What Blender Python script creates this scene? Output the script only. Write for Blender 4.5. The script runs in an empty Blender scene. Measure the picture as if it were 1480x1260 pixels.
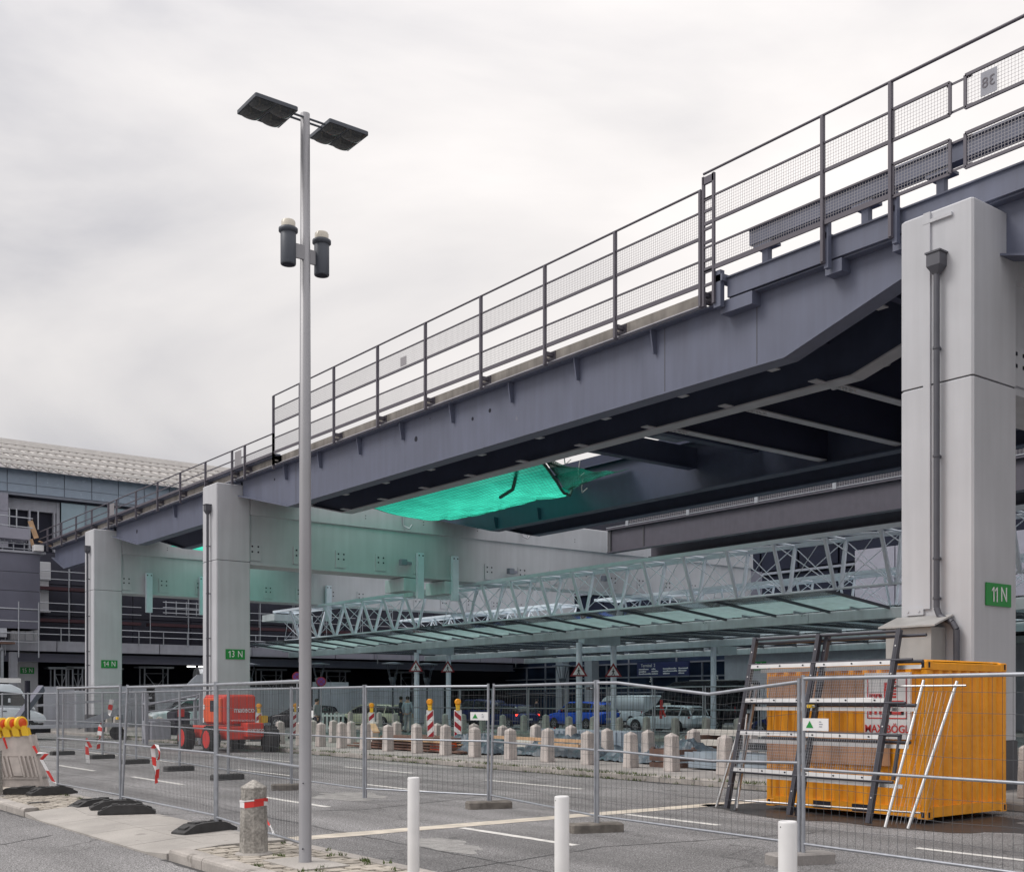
import bpy, bmesh, math, random
from mathutils import Vector, Matrix, noise as mnoise
random.seed(7)
R = math.radians
scene = bpy.context.scene
col = scene.collection

# ------------------------------------------------------------------ camera
cam = bpy.data.cameras.new("camera")
camo = bpy.data.objects.new("camera", cam); col.objects.link(camo)
camo.location = (0, 0, 1.72)
YAW = math.atan2(0.6099, 0.7925)
camo.rotation_euler = (R(90), 0, -YAW)
cam.sensor_fit = 'HORIZONTAL'; cam.sensor_width = 36.0
cam.lens = 36.0 * 1637 / 1480
cam.shift_y = 382 / 1480
cam.clip_start = 0.1; cam.clip_end = 1500
scene.camera = camo

# ------------------------------------------------------------------ sky, sun, exposure
world = bpy.data.worlds.new("World"); scene.world = world
world.use_nodes = True
nt = world.node_tree; N = nt.nodes; L = nt.links
for n in list(N): N.remove(n)
SUN_EL, SUN_AZ = R(48), math.atan2(-0.80, 0.45)      # azimuth from +Y towards +X
sky = N.new('ShaderNodeTexSky'); sky.sky_type = 'NISHITA'; sky.sun_disc = False
sky.sun_elevation = SUN_EL; sky.sun_rotation = SUN_AZ; sky.dust_density = 4
skys = N.new('ShaderNodeVectorMath'); skys.operation = 'SCALE'; skys.inputs['Scale'].default_value = 0.9
L.new(sky.outputs[0], skys.inputs[0])
tc = N.new('ShaderNodeTexCoord')
mp = N.new('ShaderNodeMapping'); mp.inputs['Scale'].default_value = (1.0, 1.0, 2.6); mp.inputs['Rotation'].default_value = (0.25, 0.1, 0.7); mp.inputs['Location'].default_value = (7, 2, 1)
L.new(tc.outputs['Generated'], mp.inputs[0])
n1 = N.new('ShaderNodeTexNoise'); n1.inputs['Scale'].default_value = 1.7; n1.inputs['Detail'].default_value = 7; n1.inputs['Roughness'].default_value = .5
n1.inputs['Distortion'].default_value = .35
L.new(mp.outputs[0], n1.inputs[0])
cr = N.new('ShaderNodeValToRGB'); L.new(n1.outputs[0], cr.inputs[0])
e = cr.color_ramp.elements
e[0].position = .32; e[0].color = (4.5, 4.45, 4.7, 1)
e[1].position = .66; e[1].color = (8.4, 8.0, 7.75, 1)
m_ = e.new(.43); m_.color = (6.2, 6.0, 6.0, 1)
m_ = e.new(.53); m_.color = (7.25, 6.95, 6.8, 1)
# a thick overcast grows brighter towards the zenith
sep = N.new('ShaderNodeSeparateXYZ'); L.new(tc.outputs['Generated'], sep.inputs[0])
mr = N.new('ShaderNodeMapRange'); mr.inputs[1].default_value = 0.0; mr.inputs[2].default_value = 1.0
mr.inputs[3].default_value = .76; mr.inputs[4].default_value = 1.72
zz = N.new('ShaderNodeMath'); zz.operation = 'POWER'; zz.inputs[1].default_value = 2; L.new(sep.outputs[2], zz.inputs[0]); L.new(zz.outputs[0], mr.inputs[0])
ml = N.new('ShaderNodeVectorMath'); ml.operation = 'SCALE'
L.new(cr.outputs[0], ml.inputs[0]); L.new(mr.outputs[0], ml.inputs['Scale'])
mx = N.new('ShaderNodeMix'); mx.data_type = 'RGBA'; mx.inputs[0].default_value = .93
L.new(skys.outputs[0], mx.inputs[6]); L.new(ml.outputs[0], mx.inputs[7])
bg = N.new('ShaderNodeBackground'); bg.inputs[1].default_value = .1
L.new(mx.outputs[2], bg.inputs[0])
wo = N.new('ShaderNodeOutputWorld'); L.new(bg.outputs[0], wo.inputs[0])

sun = bpy.data.lights.new("sun", 'SUN'); sun.energy = 1.1; sun.angle = R(25); sun.color = (1, .96, .9)
suno = bpy.data.objects.new("sun", sun); col.objects.link(suno)
sd = Vector((math.sin(SUN_AZ) * math.cos(SUN_EL), math.cos(SUN_AZ) * math.cos(SUN_EL), math.sin(SUN_EL)))
suno.rotation_euler = sd.to_track_quat('Z', 'Y').to_euler(); suno.location = (0, 0, 60)

scene.view_settings.view_transform = 'Standard'; scene.view_settings.look = 'None'
scene.view_settings.gamma = 1; scene.view_settings.exposure = 0.55
scene.view_settings.use_curve_mapping = False
scene.render.engine = 'CYCLES'
scene.cycles.max_bounces = 8; scene.cycles.transparent_max_bounces = 24; scene.cycles.diffuse_bounces = 4

# ------------------------------------------------------------------ materials
def mat(name, c, rough=.6, metal=0., var=.12, scale=3., bump=0., bscale=60., streak=0., spec=.5, var2=0., obj=False, spots=None, dent=0.):
    m = bpy.data.materials.new(name); m.use_nodes = True
    nt = m.node_tree; n = nt.nodes; l = nt.links
    b = n['Principled BSDF']; b.inputs['Roughness'].default_value = rough; b.inputs['Metallic'].default_value = metal
    b.inputs['Specular IOR Level'].default_value = spec
    b.inputs['Base Color'].default_value = (*c, 1)
    if obj:
        co = n.new('ShaderNodeTexCoord'); src = co.outputs['Object']
    else:
        co = n.new('ShaderNodeNewGeometry'); src = co.outputs['Position']
    fac = None
    def noise(sc, det=4, mapping=None):
        t = n.new('ShaderNodeTexNoise'); t.inputs['Scale'].default_value = sc; t.inputs['Detail'].default_value = det
        if mapping:
            q = n.new('ShaderNodeMapping'); q.inputs['Scale'].default_value = mapping; l.new(src, q.inputs[0]); l.new(q.outputs[0], t.inputs[0])
        else: l.new(src, t.inputs[0])
        return t
    def remap(s, lo, hi):
        r = n.new('ShaderNodeMapRange'); r.inputs[1].default_value = .25; r.inputs[2].default_value = .75
        r.inputs[3].default_value = lo; r.inputs[4].default_value = hi; l.new(s, r.inputs[0]); return r.outputs[0]
    def mul(a, b_):
        if a is None: return b_
        q = n.new('ShaderNodeMath'); q.operation = 'MULTIPLY'; l.new(a, q.inputs[0]); l.new(b_, q.inputs[1]); return q.outputs[0]
    if var: fac = mul(fac, remap(noise(scale).outputs[0], 1 - var, 1 + var))
    if var2: fac = mul(fac, remap(noise(bscale * .8, 2).outputs[0], 1 - var2, 1 + var2))
    if streak: fac = mul(fac, remap(noise(1, 5, (5, 5, .35)).outputs[0], 1 - streak, 1 + streak * .5))
    if fac is not None:
        v = n.new('ShaderNodeVectorMath'); v.operation = 'SCALE'; v.inputs[0].default_value = c
        l.new(fac, v.inputs['Scale']); cout = v.outputs[0]
        if spots:
            sc_, th, scol = spots
            a_ = noise(sc_, 8); r2 = n.new('ShaderNodeMapRange'); r2.inputs[1].default_value = th; r2.inputs[2].default_value = th + .05; r2.inputs[3].default_value = 0; r2.inputs[4].default_value = .8
            l.new(a_.outputs[0], r2.inputs[0]); mm_ = n.new('ShaderNodeMix'); mm_.data_type = 'RGBA'; l.new(r2.outputs[0], mm_.inputs[0]); l.new(cout, mm_.inputs[6]); mm_.inputs[7].default_value = (*scol, 1); cout = mm_.outputs[2]
        l.new(cout, b.inputs['Base Color'])
        rr_ = n.new('ShaderNodeMapRange'); rr_.inputs[1].default_value = .7; rr_.inputs[2].default_value = 1.3; rr_.inputs[3].default_value = max(0, rough - .08); rr_.inputs[4].default_value = min(1, rough + .1)
        l.new(fac, rr_.inputs[0]); l.new(rr_.outputs[0], b.inputs['Roughness'])
    if dent:
        bd_ = n.new('ShaderNodeBump'); bd_.inputs['Strength'].default_value = dent; bd_.inputs['Distance'].default_value = .05
        l.new(noise(4.5, 2).outputs[0], bd_.inputs['Height']); l.new(bd_.outputs[0], b.inputs['Normal'])
    if bump and not dent:
        bp = n.new('ShaderNodeBump'); bp.inputs['Strength'].default_value = bump; bp.inputs['Distance'].default_value = .01
        l.new(noise(bscale, 3).outputs[0], bp.inputs['Height']); l.new(bp.outputs[0], b.inputs['Normal'])
    return m

def emis(name, c, s):
    m = bpy.data.materials.new(name); m.use_nodes = True
    b = m.node_tree.nodes['Principled BSDF']; b.inputs['Base Color'].default_value = (*c, 1)
    b.inputs['Emission Color'].default_value = (*c, 1); b.inputs['Emission Strength'].default_value = s
    return m

def glass_mat(name, tint, alpha, rough=.08, trans=0.):
    m = bpy.data.materials.new(name); m.use_nodes = True
    nt = m.node_tree; n = nt.nodes; l = nt.links
    for q in list(n): n.remove(q)
    out = n.new('ShaderNodeOutputMaterial')
    t = n.new('ShaderNodeBsdfTransparent'); t.inputs[0].default_value = (*tint, 1)
    g = n.new('ShaderNodeBsdfGlossy'); g.inputs['Roughness'].default_value = rough; g.inputs[0].default_value = (.9, .95, 1, 1)
    tr = n.new('ShaderNodeBsdfTranslucent'); tr.inputs[0].default_value = (*tint, 1)
    fr = n.new('ShaderNodeFresnel'); fr.inputs[0].default_value = 1.5
    ge = n.new('ShaderNodeNewGeometry'); nz = n.new('ShaderNodeTexNoise'); nz.inputs['Scale'].default_value = 1.3; nz.inputs['Detail'].default_value = 6
    l.new(ge.outputs['Position'], nz.inputs[0])
    mm = n.new('ShaderNodeMapRange'); mm.inputs[1].default_value = .3; mm.inputs[2].default_value = .7
    mm.inputs[3].default_value = alpha * .5; mm.inputs[4].default_value = alpha * 1.4; l.new(nz.outputs[0], mm.inputs[0])
    m1 = n.new('ShaderNodeMixShader'); l.new(mm.outputs[0], m1.inputs[0]); l.new(t.outputs[0], m1.inputs[1])
    if trans: l.new(tr.outputs[0], m1.inputs[2])
    else:
        d = n.new('ShaderNodeBsdfDiffuse'); d.inputs[0].default_value = (*[k * .3 for k in tint], 1); l.new(d.outputs[0], m1.inputs[2])
    m2 = n.new('ShaderNodeMixShader'); l.new(fr.outputs[0], m2.inputs[0]); l.new(m1.outputs[0], m2.inputs[1]); l.new(g.outputs[0], m2.inputs[2])
    l.new(m2.outputs[0], out.inputs[0])
    return m

def asphalt_mat(name, c):
    m = bpy.data.materials.new(name); m.use_nodes = True
    nt = m.node_tree; n = nt.nodes; l = nt.links; b = n['Principled BSDF']
    ge = n.new('ShaderNodeNewGeometry'); pos = ge.outputs['Position']
    def noise(sc, det, ms=None, dist=0):
        t = n.new('ShaderNodeTexNoise'); t.inputs['Scale'].default_value = sc; t.inputs['Detail'].default_value = det; t.inputs['Distortion'].default_value = dist
        if ms:
            q = n.new('ShaderNodeMapping'); q.inputs['Scale'].default_value = ms; l.new(pos, q.inputs[0]); l.new(q.outputs[0], t.inputs[0])
        else: l.new(pos, t.inputs[0])
        return t.outputs[0]
    def rm(s, a, bb, lo, hi):
        r = n.new('ShaderNodeMapRange'); r.inputs[1].default_value = a; r.inputs[2].default_value = bb
        r.inputs[3].default_value = lo; r.inputs[4].default_value = hi; l.new(s, r.inputs[0]); return r.outputs[0]
    def mul(a, d):
        q = n.new('ShaderNodeMath'); q.operation = 'MULTIPLY'; l.new(a, q.inputs[0]); l.new(d, q.inputs[1]); return q.outputs[0]
    f = rm(noise(62, 3), .36, .64, .2, 2.0)                       # aggregate
    f = mul(f, rm(noise(19, 3), .3, .7, .72, 1.3))
    f = mul(f, rm(noise(.35, 5, None, .6), .3, .7, .74, 1.28))     # old patches
    f = mul(f, rm(noise(1, 4, (1.6, .06, 1)), .3, .7, .72, 1.28))   # wheel tracks along the lanes
    f = mul(f, rm(noise(2.2, 6), .62, .75, 1., .72))              # oil stains
    vo = n.new('ShaderNodeTexVoronoi'); vo.feature = 'DISTANCE_TO_EDGE'; vo.inputs['Scale'].default_value = .33
    wq = n.new('ShaderNodeTexNoise'); wq.inputs['Scale'].default_value = .9; wq.inputs['Detail'].default_value = 6; l.new(pos, wq.inputs[0])
    va = n.new('ShaderNodeVectorMath'); va.operation = 'MULTIPLY_ADD'; l.new(wq.outputs['Color'], va.inputs[0]); va.inputs[1].default_value = (2.2, 2.2, 0); l.new(pos, va.inputs[2])
    l.new(va.outputs[0], vo.inputs['Vector'])
    f = mul(f, rm(vo.outputs['Distance'], 0, .008, .55, 1.))
    v = n.new('ShaderNodeVectorMath'); v.operation = 'SCALE'; v.inputs[0].default_value = c; l.new(f, v.inputs['Scale'])
    l.new(v.outputs[0], b.inputs['Base Color']); b.inputs['Roughness'].default_value = .86
    bp = n.new('ShaderNodeBump'); bp.inputs['Strength'].default_value = .6; bp.inputs['Distance'].default_value = .012
    l.new(noise(75, 2), bp.inputs['Height']); l.new(bp.outputs[0], b.inputs['Normal'])
    return m

M = {}
M['asphalt'] = asphalt_mat('asphalt', (.170, .167, .170))
M['ground'] = mat('ground', (.2, .2, .2), .9, var=.2, scale=.3)
M['slab'] = mat('pale_concrete_slab', (.36, .34, .32), .85, var=.2, scale=1.3, bump=.3, bscale=80, var2=.16, spots=(2.6, .64, (.24, .225, .21)))
M['kerb'] = mat('kerb_stone', (.36, .335, .315), .85, var=.25, scale=2.5, bump=.4, bscale=60, var2=.15, spots=(3, .62, (.17, .155, .14)))
M['paver'] = mat('paver', (.385, .35, .305), .88, var=.28, scale=3, bump=.4, bscale=90, var2=.15)
M['joint'] = mat('sand_joint', (.10, .095, .07), .95, var=.4, scale=7)
M['island_top'] = mat('island_top', (.33, .31, .30), .9, var=.25, scale=.9, bump=.3, bscale=50, var2=.12)
M['line'] = mat('worn_white_paint', (.62, .61, .59), .8, var=.22, scale=6, var2=.15, bscale=90)
M['line_tan'] = mat('worn_cream_paint', (.55, .50, .43), .8, var=.25, scale=4, var2=.15, bscale=90)
M['pier'] = mat('pier_concrete', (.50, .51, .545), .75, var=.07, scale=.8, bump=.15, bscale=40, streak=.08, spots=(2.2, .74, (.38, .37, .37)))
M['groove'] = mat('dark_joint', (.09, .09, .10), .9, var=0)
M['plinth'] = mat('dark_plinth', (.10, .10, .11), .8, var=.1)
M['flash'] = mat('beige_sheet_metal', (.40, .395, .39), .5, .2, var=.1, streak=.1)
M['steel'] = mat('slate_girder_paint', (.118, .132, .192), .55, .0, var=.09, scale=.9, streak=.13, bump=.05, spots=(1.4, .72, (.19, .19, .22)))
M['steel_in'] = mat('inner_girder_shade', (.042, .055, .10), .6, 0, var=.12, streak=.1)  # darker, bluer copy of the girder paint: shade put into the colour
M['wire'] = mat('fence_wire', (.085, .09, .10), .5, .3, var=.05)
M['pale_layer'] = mat('dusty_asphalt', (.27, .265, .26), .95, var=.3, scale=6, var2=.3, bscale=60)
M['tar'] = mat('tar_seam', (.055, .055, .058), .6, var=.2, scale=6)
M['dark_wall'] = mat('dark_wall', (.035, .036, .055), .8, var=.25, scale=.8)
M['pale_glass'] = None
M['steel_pale'] = mat('pale_flange', (.42, .42, .46), .38, .35, var=.12, scale=2)
M['rail'] = mat('railing_paint', (.10, .092, .115), .5, .1, var=.1)
M['mesh'] = mat('galv_mesh', (.30, .29, .31), .5, .5, var=.05)
M['deckconc'] = mat('weathered_edge_concrete', (.34, .315, .29), .9, var=.22, scale=2, bump=.3, streak=.3)
M['steel3'] = mat('brownish_beam_paint', (.085, .080, .105), .6, var=.1, streak=.1)
M['galv'] = mat('galvanised_tube', (.36, .38, .42), .42, .65, var=.14, scale=9)
M['alu'] = mat('aluminium', (.62, .62, .63), .35, .8, var=.08)
M['truss'] = mat('pale_green_truss_paint', (.62, .69, .77), .45, .1, var=.06)
M['truss_w'] = mat('white_truss_paint', (.70, .77, .85), .45, .1, var=.06)
M['gutter'] = mat('gutter_sheet', (.50, .57, .60), .5, .2, var=.1, scale=1.5, streak=.12)
M['rafter'] = mat('dark_glazing_bar', (.05, .055, .07), .5, var=0)
M['canopy_glass'] = glass_mat('green_canopy_glass', (.86, .95, .95), .16, .04, trans=1)
M['facade_glass'] = mat('dark_facade_glass', (.018, .028, .055), .15, 0, var=.4, scale=.5, spec=.4)
M['upper_glass'] = mat('upper_facade_glass', (.008, .011, .026), .5, 0, var=.3, scale=.5, spec=.2)
M['mullion'] = mat('mullion_grey', (.20, .22, .27), .5, var=.08)
M['dark'] = mat('dark_void', (.014, .015, .028), .9, var=.2)
M['cladding'] = mat('dark_grey_cladding', (.135, .138, .185), .6, var=.1, scale=.9)
M['grey_panel'] = mat('mid_grey_panel', (.27, .27, .33), .55, var=.08)
M['fascia'] = mat('blue_grey_fascia_glass', (.26, .32, .40), .25, .2, var=.06)
M['light_wall'] = mat('light_grey_wall', (.34, .35, .40), .8, var=.08, streak=.1)
M['roofmetal'] = mat('roof_sheet', (.36, .35, .36), .5, .3, var=.15, scale=.7)
M['roofrib'] = mat('roof_rib', (.66, .64, .62), .4, .3, var=.1)
M['window_pale'] = mat('sky_lit_window', (.25, .33, .38), .1, .3, var=.2, scale=.5)
M['red_board'] = mat('red_scaffold_board', (.055, .022, .03), .8, var=.3, scale=2)
M['hoard'] = mat('white_hoarding', (.50, .52, .58), .7, var=.1, scale=.8, streak=.15)
M['white'] = mat('white_paint', (.70, .70, .71), .4, var=.06, scale=5, bump=.03, streak=.05, spots=(9, .72, (.5, .49, .47)))
M['sign_white'] = mat('sign_white', (.75, .75, .76), .5, var=.04)
M['green_sign'] = mat('green_sign', (.012, .25, .045), .45, var=.05)
M['black'] = mat('black_plastic', (.025, .025, .028), .6, var=.3, scale=8)
M['rubber'] = mat('recycled_rubber', (.05, .05, .052), .85, var=.35, scale=9, bump=.6, bscale=90)
M['block'] = mat('dirty_concrete_block', (.17, .155, .14), .95, var=.4, scale=7, bump=.5)
M['pipe'] = mat('drain_pipe_paint', (.085, .087, .105), .45, .2, var=.1)
M['pole'] = mat('lamp_pole_grey', (.30, .30, .32), .42, .25, var=.06, scale=2)
M['pole_dark'] = mat('lamp_dark_grey', (.075, .085, .105), .5, .2, var=.08)
M['stone'] = mat('bollard_stone', (.50, .46, .44), .9, var=.2, scale=3, bump=.5, bscale=60, var2=.2, streak=.15)
M['stone_dark'] = mat('pitted_bollard_concrete', (.30, .285, .265), .95, var=.3, scale=5, bump=.9, bscale=45, var2=.4)
M['orange'] = mat('yellow_orange_container', (.84, .34, .010), .5, .0, var=.12, scale=1.6, streak=.2, dent=.35, spots=(5.5, .70, (.30, .13, .04)))
M['plywood'] = mat('plywood_board', (.42, .22, .12), .75, var=.2, scale=3, streak=.2)
M['frame_dark'] = mat('anthracite_rail', (.055, .055, .07), .4, .3, var=.1)
M['red'] = mat('red_plastic', (.62, .035, .03), .55, var=.12, scale=5)
M['redorange'] = mat('red_machine_paint', (.62, .05, .03), .45, var=.08, scale=3)
M['brightorange'] = mat('lit_machine_side', (.80, .11, .03), .45, var=.06)  # brighter copy of the machine red: light on the left face painted in
M['darkred'] = mat('sign_dark_red', (.22, .012, .02), .5, var=.08)
M['amber'] = mat('amber_lens', (.85, .35, .01), .25, var=.1)
M['yellow'] = mat('yellow_plastic', (.80, .50, .02), .45, var=.08)
M['orange_lens'] = mat('orange_lens', (.72, .10, .02), .3, var=.1)
M['dirty_white'] = mat('dirty_white_plastic', (.52, .47, .44), .65, var=.2, scale=6, streak=.25)
M['tarp'] = mat('blue_grey_tarpaulin', (.075, .105, .135), .45, var=.3, scale=2.5, bump=.2, bscale=8)
M['timber'] = mat('red_brown_timber', (.17, .10, .08), .85, var=.3, scale=2, bump=.3)
M['timber_light'] = mat('pale_timber', (.50, .33, .20), .8, var=.2, scale=3)
M['trough'] = mat('galvanised_trough', (.36, .43, .50), .4, .5, var=.15)
M['concrete_w'] = mat('pale_precast', (.55, .53, .50), .8, var=.15)
M['grass'] = mat('grass_blades', (.075, .11, .025), .8, var=.4, scale=6)
M['purple'] = mat('no_stopping_blue', (.09, .03, .22), .5, var=.05)
M['navy'] = mat('navy_board', (.02, .025, .10), .5, var=.05)
M['beam_deck'] = mat('underdeck_shade', (.028, .034, .072), .7, var=.15)  # bluish shadow of the underside put into the colour
M['tyre'] = mat('tyre_rubber', (.02, .02, .022), .8, var=.2)
M['rim'] = mat('alloy_rim', (.35, .36, .38), .35, .7, var=.05)
M['carglass'] = mat('car_glass', (.02, .025, .03), .05, 0, var=0, spec=.8)
M['skin'] = mat('skin', (.45, .27, .2), .6, var=.05)
M['hair'] = mat('dark_hair', (.02, .016, .013), .7, var=.1)
M['taillight'] = mat('tail_lens', (.28, .01, .015), .25, var=0)
M['lit_tail'] = emis('lit_brake_lamp', (1, .05, .03), 2.2)
M['tube_lamp'] = emis('lit_tube', (1, 1, .95), 2.5)
M['clear_cap'] = mat('frosted_cap', (.62, .58, .50), .2, var=.05)
M['silver_duct'] = mat('foil_duct', (.55, .57, .6), .3, .7, var=.35, scale=5)
M['puddle'] = mat('wet_asphalt', (.042, .042, .046), .5, 0, var=.3, scale=2, spec=.35)
M['sheet'] = mat('dull_sheet', (.35, .38, .44), .5, var=.2)

# pale lower canopy glass: reflections put into the colour; half sees through, half scatters
def pale_layer(name, c):
    m = bpy.data.materials.new(name); m.use_nodes = True
    nt = m.node_tree; n = nt.nodes; l = nt.links
    for q in list(n): n.remove(q)
    out = n.new('ShaderNodeOutputMaterial'); d = n.new('ShaderNodeBsdfDiffuse'); t = n.new('ShaderNodeBsdfTranslucent'); tp = n.new('ShaderNodeBsdfTransparent'); tp.inputs[0].default_value = (.85, .95, .95, 1)
    ge = n.new('ShaderNodeNewGeometry'); nz = n.new('ShaderNodeTexNoise'); nz.inputs['Scale'].default_value = 1.1; nz.inputs['Detail'].default_value = 6; l.new(ge.outputs['Position'], nz.inputs[0])
    d.inputs[0].default_value = (*c, 1); t.inputs[0].default_value = (*[min(1, k * 1.5) for k in c], 1)
    a = n.new('ShaderNodeMixShader'); a.inputs[0].default_value = .45; l.new(d.outputs[0], a.inputs[1]); l.new(t.outputs[0], a.inputs[2])
    r = n.new('ShaderNodeMapRange'); r.inputs[1].default_value = .3; r.inputs[2].default_value = .7; r.inputs[3].default_value = .15; r.inputs[4].default_value = .5; l.new(nz.outputs[0], r.inputs[0])
    b_ = n.new('ShaderNodeMixShader'); l.new(r.outputs[0], b_.inputs[0]); l.new(a.outputs[0], b_.inputs[1]); l.new(tp.outputs[0], b_.inputs[2]); l.new(b_.outputs[0], out.inputs[0])
    return m
M['pale_glass'] = pale_layer('canopy_glass_sheen', (.55, .70, .67))

# green netting: daylight glows through it
def net_mat(name, c, holes, tcol):
    m = bpy.data.materials.new(name); m.use_nodes = True
    nt = m.node_tree; n = nt.nodes; l = nt.links
    for q in list(n): n.remove(q)
    out = n.new('ShaderNodeOutputMaterial'); d = n.new('ShaderNodeBsdfDiffuse'); t = n.new('ShaderNodeBsdfTranslucent')
    ge = n.new('ShaderNodeNewGeometry'); nz = n.new('ShaderNodeTexNoise'); nz.inputs['Scale'].default_value = 1.2; nz.inputs['Detail'].default_value = 5
    l.new(ge.outputs['Position'], nz.inputs[0])
    r = n.new('ShaderNodeMapRange'); r.inputs[1].default_value = .3; r.inputs[2].default_value = .7; r.inputs[3].default_value = .8; r.inputs[4].default_value = 1.12
    l.new(nz.outputs[0], r.inputs[0])
    for s, cc in ((d, c), (t, tcol)):
        v = n.new('ShaderNodeVectorMath'); v.operation = 'SCALE'; v.inputs[0].default_value = cc; l.new(r.outputs[0], v.inputs['Scale']); l.new(v.outputs[0], s.inputs[0])
    ms = n.new('ShaderNodeMixShader'); ms.inputs[0].default_value = .75; l.new(d.outputs[0], ms.inputs[1]); l.new(t.outputs[0], ms.inputs[2])
    tp = n.new('ShaderNodeBsdfTransparent'); m2 = n.new('ShaderNodeMixShader'); m2.inputs[0].default_value = holes
    l.new(ms.outputs[0], m2.inputs[1]); l.new(tp.outputs[0], m2.inputs[2]); l.new(m2.outputs[0], out.inputs[0])
    return m
M['net'] = net_mat('green_sheet_net', (.01, .40, .28), .02, (.06, .78, .55))
M['net_dark'] = net_mat('dark_green_net', (.01, .14, .1), .35, (.01, .20, .14))
M['net_strand'] = mat('net_strand', (.012, .07, .055), .8, var=0)

# ------------------------------------------------------------------ mesh builder
class MB:
    def __init__(s): s.v = []; s.f = []; s.m = []; s.mats = []; s.cur = 0; s.smooth = set()
    def use(s, m):
        if m not in s.mats: s.mats.append(m)
        s.cur = s.mats.index(m); return s
    def add(s, vs, fs, smooth=False):
        o = len(s.v); s.v += [tuple(p) for p in vs]
        for f in fs:
            if smooth: s.smooth.add(len(s.f))
            s.f.append(tuple(i + o for i in f)); s.m.append(s.cur)
        return s
    def box(s, x0, x1, y0, y1, z0, z1):
        return s.add([(x, y, z) for z in (z0, z1) for y in (y0, y1) for x in (x0, x1)],
                     [(0, 2, 3, 1), (4, 5, 7, 6), (0, 1, 5, 4), (2, 6, 7, 3), (0, 4, 6, 2), (1, 3, 7, 5)])
    def cbox(s, x0, x1, y0, y1, z0, z1, b=.02):
        # bevelled box: top and vertical edges chamfered
        p = [(x0 + b, y0), (x1 - b, y0), (x1, y0 + b), (x1, y1 - b), (x1 - b, y1), (x0 + b, y1), (x0, y1 - b), (x0, y0 + b)]
        cx, cy = (x0 + x1) / 2, (y0 + y1) / 2
        q = [(x + (b if x < cx else -b), y + (b if y < cy else -b)) for x, y in p]
        vs = [(x, y, z0) for x, y in p] + [(x, y, z1 - b) for x, y in p] + [(x, y, z1) for x, y in q]
        fs = [tuple(range(7, -1, -1)), tuple(range(16, 24))]
        for k in range(8):
            j = (k + 1) % 8; fs += [(k, j, 8 + j, 8 + k), (8 + k, 8 + j, 16 + j, 16 + k)]
        return s.add(vs, fs)
    def obox(s, c, ax, ay, az):
        c = Vector(c); ax = Vector(ax); ay = Vector(ay); az = Vector(az)
        vs = [c + i * ax + j * ay + k * az for k in (-1, 1) for j in (-1, 1) for i in (-1, 1)]
        return s.add(vs, [(0, 2, 3, 1), (4, 5, 7, 6), (0, 1, 5, 4), (2, 6, 7, 3), (0, 4, 6, 2), (1, 3, 7, 5)])
    def beam(s, p0, p1, w, h, up=(0, 0, 1)):
        p0 = Vector(p0); p1 = Vector(p1); d = (p1 - p0); up = Vector(up)
        sx = d.cross(up)
        if sx.length < 1e-6: sx = d.cross(Vector((1, 0, 0)))
        sx.normalize(); u = sx.cross(d).normalized()
        return s.obox((p0 + p1) / 2, d / 2, sx * w / 2, u * h / 2)
    def tube(s, p0, p1, r, n=6, r1=None, cap=True):
        p0 = Vector(p0); p1 = Vector(p1); d = (p1 - p0).normalized(); r1 = r if r1 is None else r1
        a = d.cross(Vector((0, 0, 1)));
        if a.length < 1e-4: a = Vector((1, 0, 0))
        a.normalize(); b = d.cross(a)
        vs = []
        for p, q in ((p0, r), (p1, r1)):
            for k in range(n):
                t = 2 * math.pi * k / n; vs.append(p + a * q * math.cos(t) + b * q * math.sin(t))
        s.add(vs, [(k, (k + 1) % n, n + (k + 1) % n, n + k) for k in range(n)], smooth=n > 5)
        if cap: s.add(vs, [tuple(range(n - 1, -1, -1)), tuple(range(n, 2 * n))])
        return s
    def path(s, pts, r, n=6):
        for a, b in zip(pts, pts[1:]): s.tube(a, b, r, n)
        return s
    def lathe(s, prof, n=16, c=(0, 0, 0), smooth=True):
        vs = [(c[0] + r * math.cos(2 * math.pi * k / n), c[1] + r * math.sin(2 * math.pi * k / n), c[2] + z) for r, z in prof for k in range(n)]
        fs = [(i * n + k, i * n + (k + 1) % n, (i + 1) * n + (k + 1) % n, (i + 1) * n + k) for i in range(len(prof) - 1) for k in range(n)]
        s.add(vs, fs, smooth)
        return s.add(vs, [tuple(range(n - 1, -1, -1)), tuple(range((len(prof) - 1) * n, len(prof) * n))])
    def prism(s, poly, axis, a0, a1):
        n = len(poly)
        def P(u, v, a): return {'x': (a, u, v), 'y': (u, a, v), 'z': (u, v, a)}[axis]
        vs = [P(u, v, a0) for u, v in poly] + [P(u, v, a1) for u, v in poly]
        return s.add(vs, [tuple(range(n - 1, -1, -1)), tuple(range(n, 2 * n))] + [(k, (k + 1) % n, n + (k + 1) % n, n + k) for k in range(n)])
    def grid(s, P, nu, nv, smooth=True):
        vs = [P(i / nu, j / nv) for j in range(nv + 1) for i in range(nu + 1)]
        return s.add(vs, [(j * (nu + 1) + i, j * (nu + 1) + i + 1, (j + 1) * (nu + 1) + i + 1, (j + 1) * (nu + 1) + i) for j in range(nv) for i in range(nu)], smooth)
    def loft(s, rings, smooth=True, caps=True):
        n = len(rings[0]); vs = [p for r in rings for p in r]
        s.add(vs, [(i * n + k, i * n + (k + 1) % n, (i + 1) * n + (k + 1) % n, (i + 1) * n + k) for i in range(len(rings) - 1) for k in range(n)], smooth)
        if caps: s.add(vs, [tuple(range(n - 1, -1, -1)), tuple(range((len(rings) - 1) * n, len(rings) * n))])
        return s

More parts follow.
